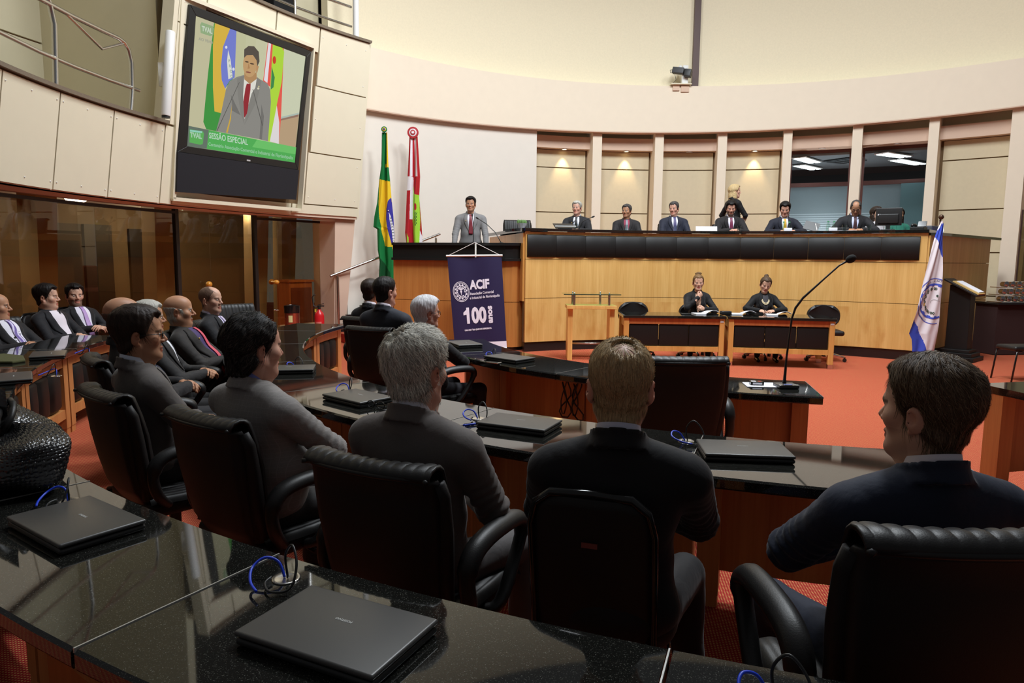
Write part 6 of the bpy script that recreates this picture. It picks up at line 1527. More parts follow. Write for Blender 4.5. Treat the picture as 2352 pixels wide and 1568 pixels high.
    if legs != 'none':
        if seated:
            ks = {'sit': [((-0.09, 0.0, pz - 0.03), (-0.13, 0.43, 0.50), (-0.13, 0.44, 0.10)), ((0.09, 0.0, pz - 0.03), (0.14, 0.43, 0.50), (0.15, 0.42, 0.10))],
                  'wide': [((-0.09, 0.0, pz - 0.03), (-0.19, 0.41, 0.51), (-0.20, 0.40, 0.10)), ((0.09, 0.0, pz - 0.03), (0.22, 0.39, 0.51), (0.25, 0.34, 0.10))],
                  'cross': [((-0.09, 0.0, pz - 0.03), (-0.11, 0.43, 0.50), (-0.10, 0.46, 0.10)), ((0.09, 0.0, pz), (0.16, 0.40, 0.66), (-0.14, 0.62, 0.50))]}[legs]
        else: ks = [((-0.09, 0, pz - 0.02), (-0.10, 0.02, 0.50), (-0.10, -0.01, 0.10)), ((0.09, 0, pz - 0.02), (0.10, 0.02, 0.50), (0.10, -0.01, 0.10))]
        lo = np.min([p for l in ks for p in l], 0) - 0.18; hi = np.max([p for l in ks for p in l], 0) + 0.16; lo[2] = max(lo[2], 0.02)
        G = Field(lo, hi, 0.016 if near < 2 else 0.012)
        G.ell((0, 0, pz - 0.02), (0.168 * wd, 0.125, 0.10), 0.03)
        r_ = (0.086, 0.066, 0.052) if not female else (0.075, 0.056, 0.045)
        for l in ks: leg(*l, r_, G)
        V, Q = G.mesh(); np_mesh('trousers' if not skirt else 'skirt', V, Q, mtr, root)
        S_ = MB()
        for s, l in zip((-1, 1), ks):
            F_ = Field(np.array(l[2]) - np.array((0.09, 0.12, 0.12)), np.array(l[2]) + np.array((0.09, 0.24, 0.06)), 0.009)
            F_.cone(np.array(l[2]) + (0, -0.02, -0.055), np.array(l[2]) + (0, 0.13, -0.068), 0.036, 0.030, 0.02); F_.cone(np.array(l[2]) + (0, -0.01, -0.04), np.array(l[2]) + (0, 0.0, 0.02), 0.038, 0.04, 0.02)
            V, Q = F_.mesh(); V[:, 2] = np.maximum(V[:, 2], l[2][2] - 0.0985); np_mesh('shoe', V, Q, M_GLOSSB, root)
    PERSONS[label] = root
    return root, sc, arm
_jk = {}
def M_JK(c, s):
    k_ = (tuple(c), s)
    if k_ not in _jk: _jk[k_] = m_suit('suit_%d_%d_%d_%d' % (*c, int(s * 100)), c, stripe=s)
    return _jk[k_]
def tie_mat(c, s):
    nm = 'tie_%d_%d_%d' % tuple(c)
    if nm in MATS: return MATS[nm]
    m, nt, b = nodes(nm); b.inputs['Roughness'].default_value = 0.5
    b.inputs['Base Color'].default_value = srgb(*c)
    if s:
        tc = N(nt, 'ShaderNodeTexCoord'); w = N(nt, 'ShaderNodeTexWave', i_Scale=14.0); w.bands_direction = 'DIAGONAL'; nt.links.new(tc.outputs['Object'], w.inputs[0])
        r = N(nt, 'ShaderNodeValToRGB'); r.color_ramp.interpolation = 'CONSTANT'; r.color_ramp.elements[1].position = 0.6; r.color_ramp.elements[0].color = srgb(*c); r.color_ramp.elements[1].color = srgb(*s)
        nt.links.new(w.outputs[0], r.inputs[0]); nt.links.new(r.outputs[0], b.inputs['Base Color'])
    return m
# ================================================================== CHAIRS
def exec_chair(name, label, W=0.475, H=0.955, ribs=True, arms=True, base='star', roll=True):
    t = thing(name, label, 'chair', (0, 0, -50))
    # side profile of the back (y, z): front face, rolled top, then the rear shell
    hz = H
    front = [(-0.16, 0.44), (-0.185, 0.50), (-0.205, 0.62), (-0.225, 0.76), (-0.250, 0.86), (-0.268, hz - 0.04), (-0.278, hz - 0.012), (-0.292, hz)]
    rollp = [(-0.315, hz + 0.003), (-0.338, hz - 0.003), (-0.354, hz - 0.016), (-0.356, hz - 0.030)] if roll else [(-0.325, hz - 0.005), (-0.335, hz - 0.03)]
    rear = [(-0.338, hz - 0.034), (-0.330, hz - 0.046), (-0.322, 0.84), (-0.310, 0.74), (-0.285, 0.60), (-0.26, 0.50), (-0.22, 0.43)]
    def half(z): return (W / 2) * (0.86 + 0.14 * min(1, max(0, (z - 0.42) / 0.35))) if z < 0.98 * H else W / 2
    def sheet(nm, prof, m, rib, nx=64, rr=0.0):
        vs = []; fs = []; mm = len(prof)
        for i in range(nx + 1):
            u = -1 + 2 * i / nx
            for j, (y, z) in enumerate(prof):
                hw_ = half(z); x = u * hw_
                e = 0.0
                if rib: e = -0.005 * (1 - abs(sin(x * pi / 0.036)) ** 0.5) * (1 if j <= 8 else 0.5 if j == 9 else 0.0)
                edge = max(0, abs(u) - 0.90) / 0.10
                yy = y + 0.05 * (abs(u) ** 2.2) * (1 if rib and j < 8 else 0.55) - (0.03 if rib else -0.03) * edge ** 2 * (1 if (rib and j < 8) or not rib else 0)
                # normal-ish displacement
                a = prof[max(j - 1, 0)]; b = prof[min(j + 1, mm - 1)]; ty, tz = b[0] - a[0], b[1] - a[1]; L = hypot(ty, tz) or 1
                ny, nz = tz / L, -ty / L
                if rib: yy += ny * e * 1.0; zz = z + nz * e
                else: zz = z
                vs.append((x, yy, zz))
        fs = [(i * mm + j, (i + 1) * mm + j, (i + 1) * mm + j + 1, i * mm + j + 1) for i in range(nx) for j in range(mm - 1)]
        return build(nm, MB().add(vs, fs), m, t, smooth=True)
    b = sheet('backrest', front + rollp, M_LEATH, ribs, 112 if ribs else 24)
    md = b.modifiers.new('thickness', 'SOLIDIFY'); md.thickness = 0.012; md.offset = 0
    r_ = sheet('back_shell', ([rollp[-1]] if not roll else []) + rear, M_SHELL, False, 24)
    md = r_.modifiers.new('thickness', 'SOLIDIFY'); md.thickness = 0.012; md.offset = 0
    q_ = rollp[-1]; build('piping', MB().tube([(u * W / 2 * 0.995, q_[0] + 0.05 * abs(u) ** 2.2 * 0.7 - 0.002 - 0.02 * (max(0, abs(u) - 0.9) / 0.1) ** 2, q_[1] + 0.004) for u in [-1 + 2 * i / 40 for i in range(41)]], 0.008, 8), M_LEATH, t, smooth=True)
    for s in (-1, 1):   # side piping between the cushion and the shell
        build('side_edge', MB().tube([(s * (half(z) - 0.004), y + 0.02, z) for (y, z) in [(-0.21, 0.46), (-0.235, 0.6), (-0.255, 0.74), (-0.272, 0.86), (-0.292, hz - 0.045)]], [0.03, 0.032, 0.03, 0.026, 0.02], 8), M_SHELL, t, smooth=True)
    mb = MB(); vs = []; nx, ny = 112, 10
    for i in range(nx + 1):
        x = -0.25 + 0.5 * i / nx
        for j in range(ny + 1):
            v = j / ny; y = -0.2 + 0.46 * v; z = 0.475 - 0.012 * sin(v * pi) + (0 if v < 0.85 else -0.035 * ((v - 0.85) / 0.15) ** 2) - (0.007 * (1 - abs(sin(x * pi / 0.036)) ** 0.6) if ribs else 0) - 0.03 * max(0, (abs(x) - 0.21) / 0.04) ** 2
            vs.append((x, y, z))
    fs = [(i * (ny + 1) + j, (i + 1) * (ny + 1) + j, (i + 1) * (ny + 1) + j + 1, i * (ny + 1) + j + 1) for i in range(nx) for j in range(ny)]
    build('seat', MB().add(vs, fs), M_LEATH, t, smooth=True)
    build('seat_pan', MB().rbox((0, 0.02, 0.405), (0.49, 0.46, 0.075), 0.03, 3), M_SHELL, t, smooth=True)
    if arms:
        for s in (-1, 1):
            x = s * 0.288
            P = [(s * 0.245, -0.02, 0.40), (x, 0.02, 0.42), (x, 0.14, 0.55), (x, 0.185, 0.635), (x, 0.15, 0.672), (x, 0.06, 0.685), (x, -0.08, 0.682), (x, -0.165, 0.655), (x, -0.20, 0.59), (x, -0.185, 0.50), (s * 0.25, -0.13, 0.43)]
            out = []
            for i in range(len(P) - 1):
                p0, p1, p2, p3 = [Vector(P[k]) for k in (max(i - 1, 0), i, i + 1, min(i + 2, len(P) - 1))]
                for k in range(4):
                    u = k / 4; out.append(0.5 * ((2 * p1) + (p2 - p0) * u + (2 * p0 - 5 * p1 + 4 * p2 - p3) * u * u + (3 * p1 - p0 - 3 * p2 + p3) * u ** 3))
            out.append(Vector(P[-1]))
            build('armrest', MB().tube(out, [0.020 + 0.005 * (0.6 < q.z < 0.7) for q in out], 12, sx=1.35), M_LEATH, t, smooth=True)
    star_base(t, M_PLASTIC)
    build('label_tag', MB().box((-0.02, -0.232, 0.452), (0.05, 0.003, 0.022)), mat('faded_tag', (120, 52, 44), 0.6), t)
    return t
def star_base(t, m, r=0.30):
    build('column', MB().cyl((0, 0, 0.07), (0, 0, 0.38), 0.028, 14).cyl((0, 0, 0.07), (0, 0, 0.16), 0.045, 14), M_PLASTIC, t, smooth=True, auto=40)
    build('tilt_lever', MB().tube([(0.05, 0, 0.365), (0.2, 0.02, 0.36), (0.27, 0.02, 0.355)], [0.007, 0.007, 0.012], 8).box((0, -0.06, 0.345), (0.16, 0.24, 0.05)), M_PLASTIC, t)
    for k in range(5):
        a = R(72 * k + 18); c, s = cos(a), sin(a)
        lg = build('base_leg', MB().tube([(0.03 * c, 0.03 * s, 0.115), (0.14 * c, 0.14 * s, 0.105), (r * c, r * s, 0.072)], [0.026, 0.021, 0.016], 8), m, t, smooth=True)
        build('caster', MB().cyl((r * c - 0.02 * s, r * s + 0.02 * c, 0.03), (r * c + 0.02 * s, r * s - 0.02 * c, 0.03), 0.03, 14).cyl((r * c, r * s, 0.04), (r * c, r * s, 0.08), 0.01, 8), M_PLASTIC, lg)
EX = exec_chair('executive_chair', 'chair')
_first = {}
def place(proto, x, y, face, label, group, z=0.0):
    if proto.name not in _first:
        _first[proto.name] = 1; t = proto; t.location = (x, y, z); t.rotation_euler = (0, 0, R(-face)); t['label'] = label; t['group'] = group; return t
    return dup(proto, (x, y, z), R(-face), label, group)
def stack_chair(name, label):
    t = thing(name, label, 'chair', (0, 0, -50))
    fr = MB()
    path = [(-0.215, -0.30, 0.0), (-0.215, -0.23, 0.42), (-0.215, -0.25, 0.60), (-0.215, -0.30, 0.84), (-0.195, -0.312, 0.905), (-0.14, -0.318, 0.94), (0, -0.32, 0.945), (0.14, -0.318, 0.94), (0.195, -0.312, 0.905), (0.215, -0.30, 0.84), (0.215, -0.25, 0.60), (0.215, -0.23, 0.42), (0.215, -0.30, 0.0)]
    build('frame', fr.tube(path, 0.0125, 12), M_GLOSSB, t, smooth=True)
    vs = []; fs = []; nu, nv = 16, 16
    for i in range(nu + 1):
        u = -1 + 2 * i / nu
        for j in range(nv + 1):
            v = j / nv; z = 0.47 + 0.465 * v; w = 0.205 * (1 - 0.22 * max(0, (v - 0.82) / 0.18) ** 2 - 0.12 * max(0, (0.15 - v) / 0.15) ** 2); vs.append((u * w, -0.235 - 0.085 * v + 0.02 * u * u, z - 0.03 * max(0, abs(u) - 0.6) * (v > 0.9)))
    fs = [(i * (nv + 1) + j, (i + 1) * (nv + 1) + j, (i + 1) * (nv + 1) + j + 1, i * (nv + 1) + j + 1) for i in range(nu) for j in range(nv)]
    build('backrest', MB().add(vs, fs), M_SHELL, t, smooth=True, solid=0.035)
    build('seat', MB().rbox((0, 0.0, 0.445), (0.44, 0.44, 0.065), 0.03, 3), M_LEATH, t, smooth=True)
    for s in (-1, 1): build('leg', MB().tube([(s * 0.20, 0.12, 0.41), (s * 0.215, 0.19, 0.40), (s * 0.22, 0.24, 0.0)], 0.0125, 10), M_GLOSSB, t, smooth=True)
    build('label_tag', MB().box((0.0, -0.318, 0.80), (0.055, 0.004, 0.014)), mat('faded_tag', (120, 52, 44), 0.6), t)
    return t
ST = stack_chair('stacking_chair', 'chair')
def task_chair(name, label):
    t = thing(name, label, 'chair', (0, 0, -50))
    vs = []; nu, nv = 20, 10
    for i in range(nu + 1):
        u = -1 + 2 * i / nu
        for j in range(nv + 1):
            v = -1 + 2 * j / nv; k = (1 - abs(v) ** 3.0) ** 0.34 if abs(v) < 1 else 0; vs.append((u * 0.25 * max(k, 0.55), -0.22 + 0.05 * u * u, 0.71 + 0.17 * v - 0.03 * u * u * (v > 0)))
    fs = [(i * (nv + 1) + j, (i + 1) * (nv + 1) + j, (i + 1) * (nv + 1) + j + 1, i * (nv + 1) + j + 1) for i in range(nu) for j in range(nv)]
    bk = build('backrest', MB().add(vs, fs), M_LEATH, t, smooth=True, solid=0.05); md = bk.modifiers.new('round', 'BEVEL'); md.width = 0.02; md.segments = 3
    build('seat', MB().rbox((0, 0, 0.46), (0.46, 0.45, 0.08), 0.035, 3), M_LEATH, t, smooth=True)
    build('back_bar', MB().tube([(0, -0.05, 0.41), (0, -0.25, 0.43), (0, -0.26, 0.6)], 0.018, 8), M_PLASTIC, t, smooth=True)
    star_base(t, M_CHROME)
    return t
TK = task_chair('task_chair', 'chair')
# ---- hair styles
S_SHORT = dict(top=0.020, side=0.008, back=0.010)
S_MESSY = dict(top=0.020, side=0.009, back=0.011, rough=0.002, swirl=0.9, len=0.05, lift=0.006, whorl=(0.02, -0.045, 0.125), salt=(0.25, (124, 104, 82)), nape=0.012, grav=0.3)
S_BLOND = dict(top=0.012, side=0.009, back=0.010, bald='crown', patch=(0.006, -0.072, 0.118), jit=0.11, pr=(0.036, 0.042, 0.042), sparse=240, len=0.05, lift=0.0015, grav=0.7, swirl=0.2, whorl=(0.006, -0.066, 0.115), salt=(0.4, (186, 160, 120)), nape=0.026)
S_GREY = dict(top=0.020, side=0.014, back=0.015, rough=0.003, bald='crown', patch=(-0.022, -0.078, 0.118), pr=(0.032, 0.040, 0.040), sparse=260, len=0.045, lift=0.010, grav=0.4, swirl=0.4, whorl=(-0.022, -0.072, 0.115), salt=(0.45, (246, 240, 226)), nape=0.0, line=-0.01)
S_WAVY = dict(top=0.020, side=0.016, back=0.024, rough=0.004, bald='front', len=0.07, lift=0.006, grav=0.4, whorl=(0, 0.07, 0.12), swirl=0.0, salt=(0.2, (92, 84, 78)), nape=-0.035, comb=(0, -0.6, 0), over_ear=False)
S_WHITE = dict(top=0.030, side=0.020, back=0.024, rough=0.002, len=0.075, lift=0.004, grav=0.5, whorl=(-0.01, 0.0, 0.125), swirl=0.3, salt=(0.4, (232, 230, 234)), nape=-0.01)
S_RING = dict(top=0.004, side=0.005, back=0.005, bald='top', ring=0.030)
S_BUZZ = dict(top=0.0035, side=0.0035, back=0.0035, rough=0.0004, bald='front')
S_NONE = dict(none=True)

GP = 'audience in the curved rows'; GD = 'people seated at the dais'
def seat_chair(root, sc, proto, label, group, dy=0.03, dx=0.0, turn=0.0, scale=1.0):
    f = -degrees(root.rotation_euler.z); v = Vector((dx, dy, 0)); v.rotate(Quaternion((0, 0, 1), root.rotation_euler.z))
    c = place(proto, root.location.x + v.x, root.location.y + v.y, f + turn, label, group, root.location.z); c.scale = (scale, scale, scale) if not isinstance(scale, tuple) else scale
    return c
GCH = 'black leather executive chairs'
r, s, a = person('man in navy jacket seen from behind, short brown hair, head turned left', (1.04, 1.70), 1.345, -30, -3, 'crossed', lean=3, jacket=(30, 36, 54), shirt=(222, 214, 226), skin='fair', hair=S_MESSY, hairc='brown', near=2, seed=1, headscale=1.06, legs='wide', wide=1.12, group=GP, look_h=1)
seat_chair(r, s, EX, 'black ribbed leather chair under the man in navy', GCH, -0.04, -0.07, 2, (1.10, 1, 1.07))
r, s, a = person('blond man with a thinning crown in a black suit, seen from behind', (0.31, 1.95), 1.35, 8, 12, 'crossed', lean=2, jacket=(25, 23, 26), shirt=(206, 206, 226), skin='pink', hair=S_BLOND, hairc='blond', near=2, seed=2, headscale=1.06, legs='wide', wide=1.08, group=GP, look_h=1, pitch=4)
seat_chair(r, s, ST, 'black tube framed stacking chair under the blond man', 'stacking chairs', 0.15, -0.03, 6, (0.80, 1, 1.0))
r, s, a = person('grey haired man with a bald patch in a dark grey suit', (-0.32, 2.30), 1.345, 32, 27, 'lap', lean=3, jacket=(96, 89, 86), shirt=(218, 218, 230), trousers=(96, 92, 92), skin='pink', hair=S_GREY, hairc='grey', near=2, seed=3, headscale=1.10, legs='wide', wide=1.1, group=GP, look_h=1)
seat_chair(r, s, EX, 'black ribbed leather chair under the grey haired man', GCH)
r, s, a = person('dark haired man in a checked grey suit with arms crossed', (-1.07, 2.86), 1.34, 44, 36, 'crossed', lean=4, jacket=(130, 125, 122), stripe=0.14, shirt=(120, 130, 200), trousers=(50, 48, 48), skin='pink', hair=S_WAVY, hairc='black', near=2, seed=4, headscale=1.08, fat=0.6, legs='wide', wide=1.18, group=GP, look_h=1, pitch=3)
seat_chair(r, s, EX, 'black ribbed leather chair under the man in checked grey', GCH)
r, s, a = person('young man with glasses in a charcoal suit, hands clasped, legs crossed', (-1.82, 3.36), 1.335, 60, 42, 'lap', lean=6, jacket=(88, 82, 79), shirt=(214, 222, 240), tie=(40, 52, 84), trousers=(50, 47, 48), skin='tan', hair=dict(S_SHORT, top=0.024, side=0.014, back=0.014), hairc='dkbrown', glasses=True, near=1, seed=5, headscale=1.08, legs='cross', group=GP)
seat_chair(r, s, EX, 'black ribbed leather chair under the young man with glasses', GCH, 0.04, 0.10)
r, s, a = person('bald man in a dark suit partly hidden behind the young man with glasses', (-2.40, 4.27), 1.315, 44, 52, 'lap', lean=10, jacket=(34, 32, 34), shirt=(214, 222, 236), skin='tan', hair=S_RING, hairc='shaved', near=1, seed=6, headscale=1.05, group=GP, fat=0.4, look_h=1)
seat_chair(r, s, EX, 'black leather chair under the bald man behind the young man with glasses', GCH)
r, s, a = person('grey haired man mostly hidden between the bald man and the red tie', (-2.61, 4.97), 1.255, 60, 70, 'lap', lean=14, jacket=(40, 38, 38), shirt=(220, 220, 226), skin='tan', hair=dict(S_SHORT, top=0.022, side=0.016), hairc='grey', near=0, seed=7, group=GP)
seat_chair(r, s, EX, 'black leather chair under the mostly hidden grey haired man', GCH)
r, s, a = person('balding man with a moustache, purple shirt and red tie', (-2.73, 5.67), 1.25, 68, 84, 'lap', lean=18, jacket=(42, 38, 36), shirt=(62, 44, 92), tie=(206, 72, 92), trousers=(34, 32, 32), skin='tan', hair=S_RING, hairc='grey', mustache=True, near=1, seed=8, headscale=1.10, fat=0.7, open_z=0.06, group=GP, pin=True, nose=1.4)
seat_chair(r, s, EX, 'black leather chair under the man with the red tie', GCH)
r, s, a = person('bald young man in a black suit beside the empty ribbed chair', (-2.83, 6.51), 1.285, 98, 84, 'lap', lean=10, jacket=(24, 23, 26), shirt=(196, 188, 214), tie=(190, 180, 206), skin='fair', hair=S_BUZZ, hairc='shaved', near=1, seed=9, headscale=1.04, group=GP)
seat_chair(r, s, EX, 'black leather chair under the bald young man in black', GCH)
r, s, a = person('man at the left edge in a striped purple tie and white shirt', (-4.93, 6.62), 1.20, 68, 106, 'lap', lean=22, jacket=(30, 28, 30), shirt=(226, 222, 232), tie=(96, 72, 150), tie_stripe=(206, 196, 226), skin='tan', hair=S_RING, hairc='dkgrey', near=1, seed=10, headscale=1.15, fat=0.6, open_z=0.04, group=GP, nose=1.3)
seat_chair(r, s, EX, 'black leather chair under the man with the striped tie', GCH)
r, s, a = person('dark haired man in black suit and open white collar, profile to the right', (-4.98, 7.42), 1.265, 72, 98, 'lap', lean=14, jacket=(28, 27, 31), shirt=(226, 216, 224), skin='fair', hair=dict(S_SHORT, top=0.024), hairc='black', near=1, seed=11, headscale=1.14, fat=0.4, open_z=0.12, group=GP)
seat_chair(r, s, ST, 'black framed chair under the man with the open white collar', 'stacking chairs')
r, s, a = person('bearded young man with a lilac tie facing the camera', (-5.22, 8.28), 1.235, 132, 116, 'lap', lean=20, jacket=(26, 25, 28), shirt=(222, 216, 228), tie=(176, 140, 196), skin='fair', hair=dict(S_SHORT, top=0.026, side=0.010), hairc='black', beard=0.75, near=1, seed=12, headscale=1.14, open_z=0.06, group=GP)
seat_chair(r, s, ST, 'black framed chair under the bearded young man', 'stacking chairs')
r, s, a = person('man with cropped dark hair in a dark suit before the pulpit', (-1.17, 6.39), 1.40, 38, 22, 'lap', lean=6, jacket=(40, 42, 50), shirt=(216, 206, 216), skin='pink', hair=dict(S_SHORT, top=0.012, side=0.006, back=0.008, len=0.02), hairc='black', near=1, seed=13, headscale=1.06, group=GP, look_h=1, wide=1.06)
seat_chair(r, s, EX, 'black leather chair under the man with cropped dark hair', GCH, -0.02)
r, s, a = person('dark haired person almost hidden behind the man with cropped hair', (-1.49, 7.30), 1.35, 25, 25, 'lap', jacket=(28, 27, 30), shirt=(214, 206, 214), skin='tan', hair=S_SHORT, hairc='dkbrown', near=0, seed=14, group=GP, look_h=1)
seat_chair(r, s, EX, 'black chair under the almost hidden dark haired person', GCH)
r, s, a = person('white haired man with glasses in a black suit, seen from behind', (-0.70, 5.66), 1.27, 58, 46, 'crossed', lean=6, jacket=(27, 26, 28), shirt=(220, 220, 226), trousers=(36, 34, 40), skin='pink', hair=S_WHITE, hairc='white', glasses=True, near=1, seed=15, headscale=1.10, group=GP, look_h=1, legs='wide')
seat_chair(r, s, EX, 'black leather chair with raised armrest under the white haired man', GCH)
# unoccupied chairs
place(EX, -2.98, 7.70, 130, 'empty ribbed black leather chair beside the bald young man', GCH)
place(EX, 0.98, 4.22, 2, 'empty black leather chair pushed up to the inner row', GCH)

# ---- the dais
GDC = 'chairs on the dais'
def dais_chair(root, label): return seat_chair(root, 1, EX, label, GDC, -0.05)
r, s, a = person('man in a grey suit and dark red tie speaking at the pulpit', (-0.76, 12.62), 2.67, 186, 176, 'ledge', base=ZP, seated=False, lean=-3, jacket=(122, 120, 120), shirt=(226, 222, 232), tie=(120, 32, 44), skin='tan', hair=dict(S_SHORT, top=0.026, side=0.010), hairc='black', beard=0.25, near=1, seed=20, pin=True, open_z=0.20, wide=1.14)
r, s, a = person('grey haired man in black suit and black tie, first from the pulpit', (1.18, 13.05), 2.645, 206, 190, 'clasp', base=ZD, lean=3, jacket=(32, 31, 34), shirt=(228, 228, 240), tie=(22, 22, 24), skin='pink', hair=dict(S_SHORT, top=0.022, side=0.012), hairc='grey', near=1, seed=21, group=GD, pin=True, wide=1.08)
r, s, a = person('man in dark suit and wine red shirt turning his head left', (2.13, 13.22), 2.605, 214, 186, 'lap', base=ZD, lean=6, jacket=(36, 33, 34), shirt=(142, 48, 70), tie=(120, 120, 128), skin='olive', hair=dict(S_SHORT, top=0.024, side=0.014), hairc='dkgrey', near=1, seed=22, wide=1.1, group=GD, fat=0.3)
r, s, a = person('man in navy suit in the high backed chair at the dais centre', (3.02, 13.25), 2.665, 212, 182, 'lap', base=ZD, lean=8, jacket=(34, 36, 50), shirt=(226, 228, 242), tie=(66, 58, 104), skin='pink', hair=dict(S_SHORT, top=0.018, side=0.010), hairc='dkgrey', near=1, seed=23, wide=1.1, group=GD, pitch=6)
dais_chair(r, 'high backed black chair behind the man in navy at the dais centre')
r, s, a = person('bearded man with a wine red tie looking down at the dais', (4.05, 13.12), 2.685, 192, 184, 'clasp', base=ZD, lean=-4, jacket=(34, 31, 32), shirt=(222, 214, 228), tie=(116, 40, 70), skin='pink', hair=dict(S_SHORT, top=0.030, side=0.014), hairc='black', beard=0.8, near=1, seed=24, wide=1.1, group=GD, pitch=18)
dais_chair(r, 'ribbed black chair behind the bearded man with the wine red tie')
r, s, a = person('man with a yellow tie looking down at the dais', (4.97, 12.90), 2.655, 200, 190, 'desk', base=ZD, lean=-4, jacket=(32, 33, 44), shirt=(222, 222, 236), tie=(206, 160, 40), skin='pink', hair=dict(S_SHORT, top=0.030, side=0.018), hairc='black', near=1, seed=25, wide=1.1, group=GD, pitch=20)
r, s, a = person('balding man with glasses bent over papers, last man on the dais', (6.02, 12.40), 2.645, 205, 196, 'write', base=ZD, lean=-8, jacket=(36, 35, 38), shirt=(206, 210, 236), tie=(72, 42, 46), skin='tan', hair=dict(S_SHORT, top=0.006, side=0.010, bald='front'), hairc='dkgrey', glasses=True, near=1, seed=26, wide=1.1, group=GD, pitch=36, hunch=0.03)
dais_chair(r, 'black chair behind the balding man with glasses on the dais')
LONG = dict(top=0.022, side=0.024, back=0.03, over_ear=True, nape=-0.10, facecut=True, blobs=[((0.0, -0.075, -0.09), (0.075, 0.05, 0.12)), ((0.07, -0.02, -0.10), (0.026, 0.045, 0.12)), ((-0.07, -0.02, -0.10), (0.026, 0.045, 0.12))])
r, s, a = person('long haired blond woman in black standing behind the dais', (4.32, 13.80), 3.05, 92, 70, 'hip', base=ZD, seated=False, lean=0, jacket=(18, 17, 18), shirt=None, trousers=(16, 15, 16), skin='fair', hair=LONG, hairc='ltblond', female=True, near=1, seed=27)
r, s, a = person('woman with long brown hair half hidden behind the monitor', (6.40, 12.42), 2.545, 160, 165, 'lap', base=ZD, lean=2, jacket=(196, 190, 192), shirt=None, skin='fair', hair=dict(LONG), hairc='dkbrown', female=True, near=0, seed=28, group=GD)
r, s, a = person('person in a green top hidden behind the monitor', (6.72, 12.28), 2.51, 200, 196, 'lap', base=ZD, lean=0, jacket=(36, 104, 86), shirt=None, skin='tan', hair=dict(LONG), hairc='black', female=True, near=0, seed=29, group=GD)
place(EX, 0.12, 13.62, 172, 'empty ribbed black chair beside the pulpit', GDC, ZD)

# ---- the two women at the tables
BUN = dict(top=0.012, side=0.010, back=0.014, over_ear=False, nape=0.02, rough=0.0015, blobs=[((-0.012, -0.035, 0.145), (0.040, 0.036, 0.026)), ((0.02, -0.05, 0.14), (0.03, 0.03, 0.02))])
BUN2 = dict(top=0.012, side=0.012, back=0.016, nape=0.02, blobs=[((0.0, -0.085, 0.115), (0.036, 0.03, 0.034))])
GW = 'women at the tables'
r, s, a = person('woman in black with a blond bun resting her chin on her hand', (2.99, 11.22), 1.345, 188, 184, 'chin', lean=-5, jacket=(24, 23, 24), shirt=(214, 168, 140), skin='fair', hair=BUN, hairc='honey', female=True, near=1, seed=30, group=GW, pitch=4)
seat_chair(r, s, TK, 'black task chair under the woman with the blond bun', 'task chairs at the tables')
r, s, a = person('woman in black with a bead necklace writing at the right table', (4.05, 11.15), 1.325, 190, 188, 'write', lean=-5, jacket=(18, 17, 18), shirt=(58, 56, 60), skin='fair', hair=BUN2, hairc='brown', female=True, near=1, seed=31, group=GW, pitch=20, roll=-8, necklace=True, trousers=(20, 19, 20))
seat_chair(r, s, TK, 'black task chair under the writing woman', 'task chairs at the tables')
place(TK, 2.02, 11.32, 176, 'empty round backed black chair at the left table', 'task chairs at the tables')
place(TK, 4.98, 10.98, 190, 'empty round backed black chair at the right table', 'task chairs at the tables')
place(ST, 6.86, 9.30, -95, 'black stacking chair at the right edge of the picture', 'stacking chairs')
# ================================================================== THINGS ON THE DAIS, TABLES AND FLOOR
ZT = 2.0835
M_WGL = m_glass('drinking_glass_clear', (0.88, 0.92, 0.92), refl=0.9)
gl_proto = None
for i, (x, y, lab) in enumerate([(1.10, 12.27, 'beside the slanted tablet'), (1.99, 12.42, 'before the man in the wine red shirt'), (2.88, 12.47, 'before the man in navy'), (3.97, 12.35, 'right of the man with the wine red tie'), (5.56, 11.80, 'at the papers of the last man'), (5.87, 11.60, 'left of the monitor')]):
    if gl_proto is None:
        t = thing('drinking_glass', 'x', 'glass', (0, 0, 0)); gl_proto = t
        build('tumbler', MB().lathe([(0.001, 0.004), (0.028, 0.004), (0.034, 0.10), (0.036, 0.10), (0.031, 0.0), (0.001, 0.0)], n=20), M_WGL, t, smooth=True, auto=40)
        build('water', MB().lathe([(0.001, 0.006), (0.027, 0.006), (0.0305, 0.055), (0.001, 0.055)], n=20), m_glass('water', (0.92, 0.95, 0.95), refl=0.9), t, smooth=True, auto=40)
    else: t = dup(gl_proto, (0, 0, 0), 0)
    t.location = (x, y, ZT); t['label'] = 'clear water glass on the dais ' + lab; t['group'] = 'water glasses on the dais'
t = thing('tablet', 'slanted silver edged tablet before the man with the black tie', 'tablet', (0.90, 12.20, ZT), 0.18)
build('screen', MB().box((0, 0.05, 0.06), (0.36, 0.24, 0.012), M=Matrix.Rotation(0.38, 3, 'X')), M_PLASTIC, t); build('bezel', MB().box((0, -0.045, 0.055), (0.37, 0.012, 0.018)), M_SILVER, t); build('stand', MB().box((0, 0.09, 0.04), (0.2, 0.04, 0.08)), M_PLASTIC, t)
t = thing('name_plate', 'blank white name plate standing on the dais centre', 'sign', (3.42, 12.44, ZT), -0.08)
build('plate', MB().prism([(-0.185, -0.03), (0.185, -0.03), (0.185, 0.03), (-0.185, 0.03)], 0, 0.004).box((0, -0.012, 0.044), (0.37, 0.004, 0.085), M=Matrix.Rotation(-0.25, 3, 'X')), M_PAPER, t)
M_GRNB = mat('green_bottle_cap', (70, 150, 100), 0.4); M_CLRB = m_glass('bottle_plastic', (0.82, 0.92, 0.86), refl=0.8)
